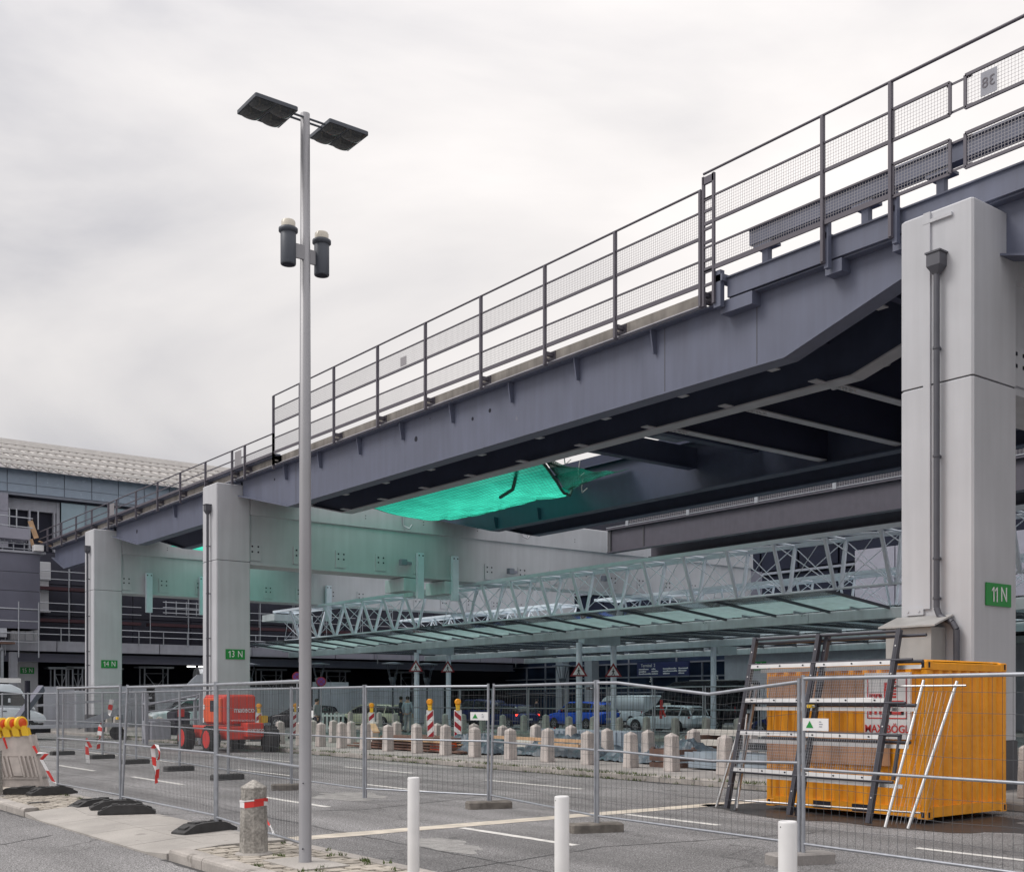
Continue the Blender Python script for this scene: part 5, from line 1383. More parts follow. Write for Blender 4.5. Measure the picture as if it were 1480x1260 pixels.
# ================================================================== BARRIER STACK WITH YELLOW LAMPS
bs = thing('plastic_barrier', 'stack of dirty white plastic barriers leaning over with red reflective end', 'barrier', (5.45, 21.0, .1))
ex = Vector((.80, -.60, 0)); ey = Vector((.60, .80, 0)); ez = Vector((-.2, .05, .97)).normalized(); ez = (ez - ex * 0).normalized()
ez = Vector((-.19, .18, .965)); c0 = Vector((5.34, 21.06, .2))
def Q(u, v, w_): return c0 + ex * u + ey * v + ez * w_
for k in range(3):
    q = MB(); v0 = k * .075
    def bx(u0, u1, va, vb, w0, w1): q.add([Q(u, v, w_) for w_ in (w0, w1) for v in (va, vb) for u in (u0, u1)], [(0, 2, 3, 1), (4, 5, 7, 6), (0, 1, 5, 4), (2, 6, 7, 3), (0, 4, 6, 2), (1, 3, 7, 5)])
    bx(-.36, .36, v0, v0 + .06, 0, .92); bx(-.38, .38, v0 - .015, v0 + .075, .56, .60); bx(-.38, .38, v0 - .015, v0 + .075, .14, .18); bx(-.38, -.33, v0 - .02, v0 + .07, 0, .95); bx(.33, .38, v0 - .02, v0 + .07, 0, .95)
    if k == 0:
        for j in range(9):
            if j != 4 and j != 3: bx(-.31 + j * .075, -.275 + j * .075, -.03, 0, .18, .56)
        bx(-.1, .06, -.03, 0, .2, .54)
    part('barrier_shell', q, 'dirty_white', bs)
q = MB(); q.add([Q(-.46, .0, .0), Q(-.385, .0, .0), Q(-.385, .0, .85), Q(-.46, .0, .85)], [(0, 1, 2, 3)]); part('red_band', q, 'red', bs)
tape([tuple(Q(.38, -.03, .75)), tuple(Q(.42, -.03, .62)), tuple(Q(.6, -.05, .62)), tuple(Q(.46, -.04, .5)), tuple(Q(.52, -.05, .3)), tuple(Q(.58, -.05, .1)), tuple(Q(.72, -.05, .02))], 'red and white tape hanging from the right end of the barrier stack', .06)
tape([tuple(Q(-.1, -.04, .9)), tuple(Q(-.08, -.05, .7))], 'short red tape end on the front of the barrier stack', .05)
for k in range(5):
    u = -.42 + k * .165
    t = thing('warning_lamp', 'yellow hazard lamp with orange lens, %s on top of the barrier stack' % ('leftmost', 'second from the left', 'middle one', 'second from the right', 'rightmost')[k], 'warning lamp', tuple(Q(u, .05, .93)), 'yellow hazard lamps on the barrier stack')
    ax = (ex * .82 + ez * .55).normalized() if k < 4 else (ex * .5 + ez * .85).normalized(); upv = (ez * .8 - ex * .5).normalized(); sd2 = ax.cross(upv).normalized(); upv = sd2.cross(ax).normalized()
    B0 = Q(u, .03, .90 + k * .012)
    q = MB()
    # battery box
    q.obox(B0 + ez * .06 + ex * .05, ex * .06, ey * .055, ez * .075); 
    q.obox(B0 + ez * .14 + ex * .03, ex * .045, ey * .05, ez * .03); part('battery_box', q, 'yellow', t)
    C = B0 + ez * .215 + ex * -.0; nn = (ex * .85 - ey * .5 + ez * .1).normalized()
    q = MB(); q.tube(C - nn * .035, C + nn * .03, .12, 20); q.tube(C + nn * .03, C + nn * .045, .117, 20, .09); q.tube(C - nn * .035, C - nn * .05, .117, 20, .09); part('lamp_housing', q, 'yellow', t)
    q = MB(); q.tube(C - nn * .05, C - nn * .066, .085, 18, .04); q.tube(C + nn * .045, C + nn * .06, .085, 18, .04); part('lens', q, 'orange_lens', t)
q = MB()
for k in range(3): q.obox(c0 + Vector((.1 + k * .1, -.25 + k * .12, -.06 + k * .0)), ex * .5, ey * .12, (0, 0, .05))
q = MB(); q.prism([(-.45, 0), (-.3, .1), (.3, .1), (.45, 0)], 'y', -.16, .16); q.box(-.1, .1, -.17, .17, .1, .12)
o = single('ballast_plate', q, 'rubber', 'black rubber foot plate beneath the leaning barrier stack', 'barrier foot'); o.location = (5.32, 20.75, .11); o.rotation_euler = (0, 0, -.55)
q = MB(); q.box(0, .32, 0, .14, 0, .006); o = single('cable_cover', q, 'rubber', 'dark sunken cover in the paving below the barrier stack', 'cover'); o.location = (5.0, 18.8, .108)

# ================================================================== YELLOW CONTAINER
X0, X1, Y0, Y1, Z0, Z1 = 14.2, 16.32, 8.98, 11.82, .06, 2.28
ct = thing('shipping_container', 'short yellow orange steel container standing in a puddle on the road', 'container', (15.4, 10.4, 0))
def corr(P, L_, n, depth, z0, z1, mb):
    """trapezoid corrugation: P(s, d, z)"""
    pts = []; w = L_ / n
    for k in range(n):
        s = k * w; pts += [(s, 0), (s + w * .32, 0), (s + w * .5, depth), (s + w * .82, depth)]
    pts.append((L_, 0)); vs = [P(s, d, z) for z in (z0, z1) for s, d in pts]; m_ = len(pts)
    mb.add(vs, [(k, k + 1, m_ + k + 1, m_ + k) for k in range(m_ - 1)])
fx = .10
q = MB(); corr(lambda s, d, z: (X0 + .018 + d, Y1 - fx - s, z), Y1 - Y0 - 2 * fx, 11, .04, Z0 + .16, Z1 - .1, q); part('side_wall', q, 'orange', ct)
q = MB(); corr(lambda s, d, z: (X1 - .018 - d, Y1 - fx - s, z), Y1 - Y0 - 2 * fx, 11, .04, Z0 + .16, Z1 - .1, q); part('side_wall', q, 'orange', ct)
q = MB(); corr(lambda s, d, z: (X0 + fx + s, Y0 + .02 + d, z), X1 - X0 - 2 * fx, 8, .055, Z0 + .16, Z1 - .13, q); part('end_wall', q, 'orange', ct)
q = MB(); corr(lambda s, d, z: (X0 + fx + s, Y1 - .02 - d, z), X1 - X0 - 2 * fx, 8, .055, Z0 + .16, Z1 - .13, q); part('end_wall', q, 'orange', ct)
q = MB(); corr(lambda s, d, z: (X0 + .06 + z, Y1 - .06 - s, Z1 - .005 + d), Y1 - Y0 - .12, 12, .022, 0, X1 - X0 - .12, q); part('roof', q, 'orange', ct)
for (xa, xb, ya, yb) in ((X0, X0 + fx, Y0, Y0 + fx), (X1 - fx, X1, Y0, Y0 + fx), (X0, X0 + fx, Y1 - fx, Y1), (X1 - fx, X1, Y1 - fx, Y1)):
    q = MB(); q.cbox(xa + .004, xb - .004, ya + .004, yb - .004, Z0 + .12, Z1 - .12, .01); part('corner_post', q, 'orange', ct)
for (a, b_) in (((X0 + .008, X0 + .06, Y0 + .1, Y1 - .1), 1), ((X1 - .06, X1 - .008, Y0 + .1, Y1 - .1), 1)):
    q = MB(); q.box(*a, Z0 + .02, Z0 + .16); part('bottom_rail', q, 'orange', ct); q = MB(); q.box(*a, Z1 - .1, Z1 - .02); part('top_rail', q, 'orange', ct)
for a in ((X0 + .1, X1 - .1, Y0 + .006, Y0 + .07), (X0 + .1, X1 - .1, Y1 - .07, Y1 - .006)):
    q = MB(); q.box(*a, Z0 + .02, Z0 + .165); part('bottom_rail', q, 'orange', ct); q = MB(); q.cbox(*a, Z1 - .13, Z1 - .02, .012); part('top_rail', q, 'orange', ct)
for xc, sx_ in ((X0, 1), (X1, -1)):
    for yc_, sy_ in ((Y0, 1), (Y1, -1)):
        for za, zb in ((Z0, Z0 + .12), (Z1 - .12, Z1)):
            q = MB(); xa, xb = sorted((xc - sx_ * .002, xc + sx_ * .16)); ya, yb = sorted((yc_ - sy_ * .002, yc_ + sy_ * .16))
            q.cbox(xa, xb, ya, yb, za, zb, .012); cc = part('corner_casting', q, 'orange', ct)
            q = MB(); zc = (za + zb) / 2; fxx = xc - sx_ * .0035; q.box(min(fxx, fxx + sx_ * .001), max(fxx, fxx + sx_ * .001), yc_ + sy_ * .06 - .025, yc_ + sy_ * .06 + .025, zc - .04, zc + .04)
            fyy = yc_ - sy_ * .0035; q.box(xc + sx_ * .06 - .022, xc + sx_ * .06 + .022, min(fyy, fyy + sy_ * .001), max(fyy, fyy + sy_ * .001), zc - .04, zc + .04); part('slot', q, 'dark', cc)
for yc_ in (10.05, 10.75):
    q = MB(); q.box(X0 + .001, X0 + .007, yc_ - .16, yc_ + .16, Z0 + .035, Z0 + .14); part('forklift_pocket', q, 'dark', ct)
# company board
q = MB(); q.box(X0 - .03, X0 + .012, 9.22, 9.97, 1.17, 2.12); sb = part('company_board', q, 'sign_white', ct)
zB, xB = 1.17, X0 - .034
def redbox(ya, yb, za, zb, m='red', dx=0.):
    q = MB(); q.box(xB - .004 - dx, xB - dx, ya, yb, za, zb); part('logo', q, m, sb)
redbox(9.27, 9.92, 1.46, 1.475); redbox(9.27, 9.92, 2.06, 2.075); redbox(9.27, 9.285, 1.46, 2.075); redbox(9.905, 9.92, 1.46, 2.075)
for (ya, yb, za, zb) in ((9.84, 9.885, 1.52, 1.80), (9.76, 9.80, 1.52, 1.80), (9.68, 9.72, 1.52, 1.80), (9.68, 9.885, 1.78, 1.82), (9.59, 9.64, 1.52, 1.98), (9.32, 9.36, 1.52, 1.70), (9.32, 9.55, 1.52, 1.56), (9.51, 9.55, 1.52, 1.72), (9.32, 9.55, 1.68, 1.72)): redbox(ya, yb, za, zb)
for k in range(7): redbox(9.44, 9.5, 1.76 + k * .042, 1.785 + k * .042)
lt = lettering('MAX BÖGL', .155, (xB - .002, 9.595, 1.31), '-x', 'red', sb, sx=.94, bold=.012)
for v in lt.data.vertices: pass
# plywood boards standing between railings and container
for (ya, yb, za, zb, lab) in ((9.98, 11.75, 1.72, 2.1, 'plywood board behind the upper mesh of the leaning rail section, against the container'), (9.55, 11.78, .78, 1.12, 'plywood board behind the lower mesh of the leaning rail section, against the container')):
    q = MB(); q.box(X0 - .028, X0 - .008, ya, yb, za, zb); single('plywood_board', q, 'plywood', lab, 'board')

# ---- removed railing sections leaning on the container
ls = thing('railing_section', 'two-bay anthracite railing section with steel mesh leaning against the yellow container', 'railing', (13.9, 10.5, 0))
lv = Vector((.20, -.045, .979)).normalized()
b0 = Vector((13.52, 12.05, .03)); e0 = Vector((13.42, 9.35, .03)); dl = (e0 - b0); Ln = dl.length; du = dl / Ln
def S(s, t, off=0):  # s along 0..Ln, t up the posts
    nrm_ = du.cross(lv).normalized(); return b0 + du * s + lv * t + nrm_ * off
H_ = 2.74
nrm = du.cross(lv).normalized()
if nrm.x > 0: nrm = -nrm
def S(s, t, off=0): return b0 + du * s + lv * t + nrm * off
for s in (.02, 1.28, Ln - .02):
    for off in ((0.0,) if s != 1.28 else (0.0, -.10)):
        ss = s + (0.08 if off else 0); q = MB(); q.obox(S(ss, H_ / 2, off), du * .018, nrm * .045, lv * H_ / 2); q.obox(S(ss, H_ / 2, off + .04), du * .035, nrm * .005, lv * H_ / 2); part('post', q, 'frame_dark', ls)
        q = MB(); [q.tube(S(ss, t, off + .045), S(ss, t, off + .052), .012, 6) for t in (.35, 1.35, 2.1, 2.5)]; part('bolt_row', q, 'alu', ls, kind='stuff')
for t, off in ((H_ - .02, 0), (H_ - .07, -.09)):
    q = MB(); q.tube(S(-.03, t, off), S(Ln + (.35 if off else 0), t, off), .024, 8); part('hand_rail', q, 'frame_dark', ls)
for (ta, tb_, over) in ((1.72, 2.26, .0), (.62, 1.2, .0)):
    for t in (ta, tb_):
        q = MB(); q.tube(S(0, t + (.035 if t == tb_ else -.035), .03), S(Ln + .28, t + (.035 if t == tb_ else -.035), .03), .022, 8); part('rail_tube', q, 'frame_dark', ls)
        for (sa, sb_) in ((.06, 1.24), (1.34, Ln - .06)):
            q = MB(); q.obox(S((sa + sb_) / 2, t, .045), du * (sb_ - sa) / 2, nrm * .006, lv * .03); part('clamp_strip', q, 'alu', ls)
            q = MB(); [q.tube(S(sa + (sb_ - sa) * k, t, .05), S(sa + (sb_ - sa) * k, t, .062), .013, 6) for k in (.12, .5, .88)]; part('bolt_row', q, 'dark', ls, kind='stuff')
    for (sa, sb_) in ((.06, 1.24), (1.34, Ln - .06)):
        q = MB(); n_ = int((sb_ - sa) / .04)
        for k in range(n_ + 1): q.tube(S(sa + (sb_ - sa) * k / n_, ta, .04), S(sa + (sb_ - sa) * k / n_, tb_, .04), .0022, 3, cap=False)
        for k in range(14): q.tube(S(sa, ta + (tb_ - ta) * k / 13, .044), S(sb_, ta + (tb_ - ta) * k / 13, .044), .0022, 3, cap=False)
        part('wire_mesh', q, 'galv', ls, kind='stuff')
ls2 = thing('railing_section', 'second railing section behind the first one, its rail ends sticking out to the right', 'railing', (14.0, 10.3, 0))
q = MB(); q.obox(S(Ln + .18, .95, -.1), du * .02, nrm * .02, lv * .32); part('post', q, 'frame_dark', ls2)
for t in (2.3, 1.68, 1.16):
    q = MB(); q.tube(S(.4, t, -.1), S(Ln + .36, t, -.1), .024, 8); part('rail_tube', q, 'frame_dark', ls2)
for t in (2.22, 1.62, 1.1, .55):
    q = MB(); q.obox(S(Ln / 2 + .25, t, -.09), du * (Ln / 2 + (.1 if t != 1.62 else .1)), nrm * .005, lv * .028); part('clamp_strip', q, 'alu', ls2)
q = MB(); q.obox(S(.1, 1.0, -.1), du * .02, nrm * .02, lv * 1.0); part('post', q, 'galv', ls2)
# old fence frames leaning beside them
def leaning(p0, p1, label, r_=.021, extra=()):
    t = thing('fence_tube_frame', label, 'fence frame', p0); q = MB(); q.tube(p0, p1, r_, 8); part('tube', q, 'alu' if r_ > .02 else 'galv', t)
    for a, b_ in extra: q = MB(); q.tube(a, b_, .016, 7); part('tube', q, 'alu', t)
    return t
leaning((13.62, 12.35, .02), (14.02, 11.95, 1.98), 'bare silver fence frame standing at the left of the leaning rail sections', .022, (((13.7, 12.2, .15), (14.0, 8.95, .17)), ((13.95, 12.0, 1.5), (13.6, 11.9, .04)), ((13.98, 12.0, 1.72), (14.0, 9.7, 1.75))))
leaning((13.25, 9.0, .02), (14.0, 8.9, 2.0), 'silver fence tube leaning on the container corner, the left one of two', .022, (((13.9, 9.3, 1.92), (14.05, 8.3, 1.92)),))
leaning((13.35, 8.72, .02), (14.08, 8.45, 1.98), 'silver fence tube leaning in front of the container end, the right one of two', .022)
q = MB()
for k in range(9):
    a = Vector((13.4 + .05 * k, 9.0 - .03 * k, .05)); c_ = Vector((14.0 + .01 * k, 8.95 - .06 * k, 1.85)); q.path([a, a.lerp(c_, .5) + Vector((.02 * math.sin(k), .03 * math.cos(k * 2), 0)), c_], .0022, 3)
single('loose_wires', q, 'galv', 'thin bent wires hanging between the two leaning silver tubes', 'wire')
# ================================================================== MATERIAL PILES ON THE ISLAND
rt = random.Random(31)
tp = thing('timber_stack', 'stack of weathered red brown boards lying on the island behind the bollards', 'timber', (19.9, 31, .125))
for lv_ in range(5):
    for k in range(5):
        y0 = 27.6 + rt.uniform(-.3, .6) + (lv_ * .25); y1 = 34.6 - rt.uniform(0, 1.4) - lv_ * .4; x = 19.25 + k * .30 + rt.uniform(-.04, .04); z = .16 + lv_ * .09
        q = MB(); a = rt.uniform(-.12, .12); q.beam((x, y0, z + .03), (x + a, y1, z + .03 + rt.uniform(-.01, .03)), .24, .05); part('board', q, 'timber' if rt.random() < .85 else 'timber_light', tp)
q = MB(); q.beam((19.4, 32.6, .66), (20.3, 34.4, .9), .22, .04); part('board', q, 'timber_light', tp)
tub = thing('red_tub', 'small red orange tub with letters beside the left warning board', 'tub', (19.3, 28.8, .12)); q = MB(); q.cbox(19.2, 19.75, 28.4, 29.1, .16, .42, .02); part('tub', q, 'orange_lens', tub)
lettering('ELE', .26, (19.19, 28.75, .29), '-x', 'redorange', tub, sx=1.1)
def tarp(x0, x1, y0, y1, h, seed, label, base=.125):
    rr_ = random.Random(seed); ph = [rr_.uniform(0, 6.3) for _ in range(8)]
    def P(u, v):
        e_ = min(1, 4 * min(u, 1 - u)); e2 = min(1, 5 * min(v, 1 - v))
        xx = x0 + (x1 - x0) * u + .12 * math.sin(8 * v + ph[5]); yy = y0 + (y1 - y0) * v + .1 * math.sin(7 * u + ph[6])
        p_ = Vector((xx * 1.1, yy * .8, seed * 3.1)); big = .62 + .6 * mnoise.noise(p_ * .9)
        rid = 1 - abs(mnoise.noise(Vector((xx * 1.5 + yy * .6, yy * 1.3 - xx * .5, seed)) * 1.5)) * 2.6; rid2 = 1 - abs(mnoise.noise(Vector((xx - yy * .7, yy * .8 + xx, seed + 5)) * 3.3)) * 2.4
        hh = h * (e_ ** .6) * (e2 ** .6) * (big + .22 * rid + .12 * rid2)
        xx += .07 * mnoise.noise(Vector((xx, yy, 9)) * 4); return (xx, yy, base + .015 + max(0, hh) + .05 * max(0, rid2) * (1 - e_ * e2))
    q = MB(); q.grid(P, 34, 70, smooth=False); return single('tarpaulin', q, 'tarp', label, 'tarpaulin')
tarp(19.5, 21.3, 26.6, 29.4, .55, 1, 'crumpled blue grey tarpaulin at the left end of the pile, beside the warning boards')
tarp(20.2, 22.2, 22.6, 26.5, .6, 2, 'crumpled blue grey tarpaulin over the middle of the pile')
tarp(20.0, 21.8, 18.8, 22.5, .52, 3, 'blue grey tarpaulin thrown over the right end of the pile')
q = MB(); q.box(22.0, 22.6, 23.2, 27.4, .3, .85)
for k in range(18): q.box(21.96, 22.0, 23.25 + k * .23, 23.33 + k * .23, .34, .82)
single('ribbed_sheet_stack', q, 'trough', 'stack of blue grey ribbed sheets behind the tarpaulins', 'sheet stack')
for k, (x, y0, y1, z) in enumerate(((20.1, 22.8, 27.0, .62), (19.9, 22.9, 24.6, .5))):
    q = MB(); q.beam((x, y0, z), (x, y1, z + .02), .1, .09); single('timber_beam', q, 'timber_light', ('long orange brown timber beam lying on the tarpaulin pile', 'short orange brown timber beam below the long one on the pile')[k], 'beam')
cr_ = thing('wooden_crate', 'open brown wooden crate at the right end of the tarpaulin pile', 'crate', (19.6, 19.1, .125))
for z in (.18, .34, .50):
    for (a, b_, c_, d_) in ((19.3, 20.0, 18.75, 18.79), (19.3, 19.34, 18.8, 19.6), (19.3, 20.0, 19.6, 19.64)):
        q = MB(); q.box(a, b_, c_, d_, z - .06, z + .06); part('slat', q, 'timber', cr_)
for x, y in ((19.35, 18.82), (19.35, 19.56), (19.95, 18.82)):
    q = MB(); q.box(x - .03, x + .03, y - .03, y + .03, .125, .6); part('corner_post', q, 'timber', cr_)
tr = thing('trough_stack', 'galvanised cable troughs stacked beside the wooden crate', 'metal channels', (20.2, 17, .125))
for k in range(3):
    for j in range(2):
        x = 19.3 + k * .34; z = .16 + j * .22; y0 = 14.6 + rt.uniform(0, .5); y1 = 18.6 - rt.uniform(0, .3)
        q = MB(); q.box(x, x + .3, y0, y1, z, z + .012); q.box(x, x + .012, y0, y1, z, z + .15); q.box(x + .288, x + .3, y0, y1, z, z + .15); part('channel', q, 'trough', tr)
for k, (x, z) in enumerate(((19.55, .62), (20.3, .58))):
    q = MB(); q.box(x, x + .5, 16.6 - k, 17.6 - k, z, z + .2); single('rubber_block', q, 'black', ('dark rubber block on the cable troughs, nearer the crate', 'dark rubber block on the cable troughs, nearer the container')[k], 'block')
pc = thing('precast_stack', 'stack of long pale precast concrete slabs with dark gaps behind the cable troughs', 'concrete slabs', (23.6, 20, .125))
for k in range(3):
    for j in range(2):
        q = MB(); q.cbox(23.0 + k * .5, 23.44 + k * .5, 13.5 + j * 4.7, 18.0 + j * 4.7, .2 + k * .27, .36 + k * .27, .02); part('slab', q, 'concrete_w', pc)
q = MB()
for y in (13.9, 17.4, 18.8, 22.0): q.box(23.1, 24.8, y, y + .1, .125, .75)
part('spacer_row', q, 'timber', pc, kind='stuff')
q = MB(); q.cbox(23.0, 24.8, 25, 33, .125, .4, .03); single('precast_slab', q, 'concrete_w', 'long low pale concrete slab lying behind the tarpaulins', 'concrete slab')

# ---- warning boards with lamps
M['beacon_red'] = mat('reflective_red', (.33, .008, .02), .45, var=.08)
def beacon(x, y, z, label, hd=-1, rz=-.75, tilt=.0):
    t = thing('warning_board', label, 'warning board', (x, y, z)); H0, H1, w = .12, 1.1, .105
    q = MB(); q.cbox(-w - .015, w + .015, -.02, .02, H0 - .02, H1 + .02, .01); part('board_frame', q, 'sign_white', t).matrix_basis = Matrix.Identity(4)
    q = MB()
    n = 3; hh = (H1 - H0) / n
    for k in range(n):
        za = H0 + (k + .25) * hh; d_ = .55 * hh * hd
        pts = [(-w, za - d_ * .5), (w, za + d_ * .5), (w, za + d_ * .5 + hh * .5), (-w, za - d_ * .5 + hh * .5)]
        pts = [(u, min(max(v, H0), H1)) for u, v in pts]
        q.add([(u, -.024, v) for u, v in pts], [(0, 1, 2, 3)]); q.add([(u, .024, v) for u, v in pts], [(3, 2, 1, 0)])
    part('red_stripe', q, 'beacon_red', t)
    q = MB(); q.cbox(-.3, .3, -.2, .2, 0, .1, .02); part('foot', q, 'rubber', t)
    q = MB(); q.box(-.06, .06, -.045, .045, H1 + .01, H1 + .2); q.tube((-.075, 0, H1 + .17), (.075, 0, H1 + .17), .03, 8); part('battery_box', q, 'yellow', t)
    q = MB(); q.tube((0, -.05, H1 + .28), (0, .05, H1 + .28), .1, 18); q.tube((0, -.075, H1 + .28), (0, -.05, H1 + .28), .07, 18, .095); part('lamp_lens', q, 'amber', t)
    for c in t.children:
        for v in c.data.vertices: v.co += Vector((x, y, z))   # parts were built round the base point
    t.rotation_euler = (0, tilt, rz); return t
beacon(19.92, 30.1, .3, 'red and white striped warning board with amber lamp, left one standing on the timber', 1, -.9, -.03)
beacon(20.4, 29.3, .3, 'red and white striped warning board with amber lamp, right one standing on the timber', -1)
beacon(19.2, 41.2, .13, 'red and white warning board behind the red machine, left of the lamp pole', 1)
beacon(21.8, 43.2, .13, 'red and white warning board next to the round sign, half behind the lamp pole', 1)
beacon(22.4, 38.0, .15, 'amber warning lamp board behind the white slatted barrier', 1)
# round signs
def roundsign(x, y, z, label):
    t = thing('no_stopping_sign', label, 'traffic sign', (x, y, .12)); n_ = Vector((-.5, -.866, 0))
    q = MB(); q.tube((x, y, .12), (x, y, z), .03, 8); part('post', q, 'galv', t)
    c = Vector((x, y, z)) + n_ * .05; q = MB(); q.tube(c, c + n_ * .01, .20, 24); part('rim', q, 'darkred', t)
    q = MB(); q.tube(c + n_ * .008, c + n_ * .016, .155, 24); part('disc', q, 'purple', t)
    rt_ = Vector((.866, -.5, 0)); up = Vector((0, 0, 1)); q = MB()
    for s in (1, -1): q.beam(c + n_ * .018 + (rt_ * s + up) * .105, c + n_ * .018 - (rt_ * s + up) * .105, .03, .004, up=n_)
    part('cross', q, 'darkred', t)
    return t
roundsign(22.3, 41.9, 2.5, 'round blue and red no stopping sign right of the lamp pole')
roundsign(20.7, 40.9, 2.66, 'round blue and red no stopping sign peeking out left of the lamp pole')
sb_ = thing('slatted_barrier', 'white slatted plastic barrier in front of the dark car', 'barrier', (28.2, 51, 0))
A_, B_ = Vector((27.0, 53.3, 0)), Vector((28.6, 51.2, 0)); dd = (B_ - A_)
q = MB(); 
for z in (.3, .95): q.beam(A_ + Vector((0, 0, z)), B_ + Vector((0, 0, z)), .05, .1)
part('rail', q, 'sign_white', sb_)
for k in range(12):
    p_ = A_ + dd * (k + .5) / 12; q = MB(); q.box(p_.x - .05, p_.x + .05, p_.y - .02, p_.y + .02, .1, 1.08); part('slat', q, 'sign_white', sb_)

# ================================================================== VEHICLES
def wheel(t, x, y, r_, w, rimm='rim', side=1, tread=False):
    q = MB(); n = 24
    def ring(rr, yy): return [(x + rr * math.cos(2 * math.pi * k / n), yy, r_ + rr * math.sin(2 * math.pi * k / n)) for k in range(n)]
    q.loft([ring(r_ * .62, y - w / 2), ring(r_ * .93, y - w / 2), ring(r_, y - w / 2 + w * .15), ring(r_, y + w / 2 - w * .15), ring(r_ * .93, y + w / 2), ring(r_ * .62, y + w / 2)])
    if tread:
        for k in range(18):
            a = 2 * math.pi * k / 18; c = Vector((x + r_ * math.cos(a), y, r_ + r_ * math.sin(a))); rd = Vector((math.cos(a), 0, math.sin(a))); tg = Vector((-math.sin(a), 0, math.cos(a)))
            q.obox(c, rd * .025, Vector((0, w * .48, 0)) + tg * .04, tg * .03)
    wl_ = part('tyre', q, 'tyre', t)
    q = MB(); yo = y + side * (w * .5 + .004)
    q.tube((x, yo - side * .03, r_), (x, yo, r_), r_ * .64, 20, r_ * .6)
    part('rim', q, rimm, wl_)
    q = MB()
    for k in range(5):
        a = 2 * math.pi * k / 5; a2 = a + .35; q.add([(x + rr * math.cos(aa), yo + side * .003, r_ + rr * math.sin(aa)) for rr, aa in ((r_ * .2, a + .05), (r_ * .52, a), (r_ * .52, a2 + .3), (r_ * .2, a2 + .15))], [(0, 1, 2, 3)])
    if rimm == 'rim': part('spoke_gap', q, 'dark', wl_)

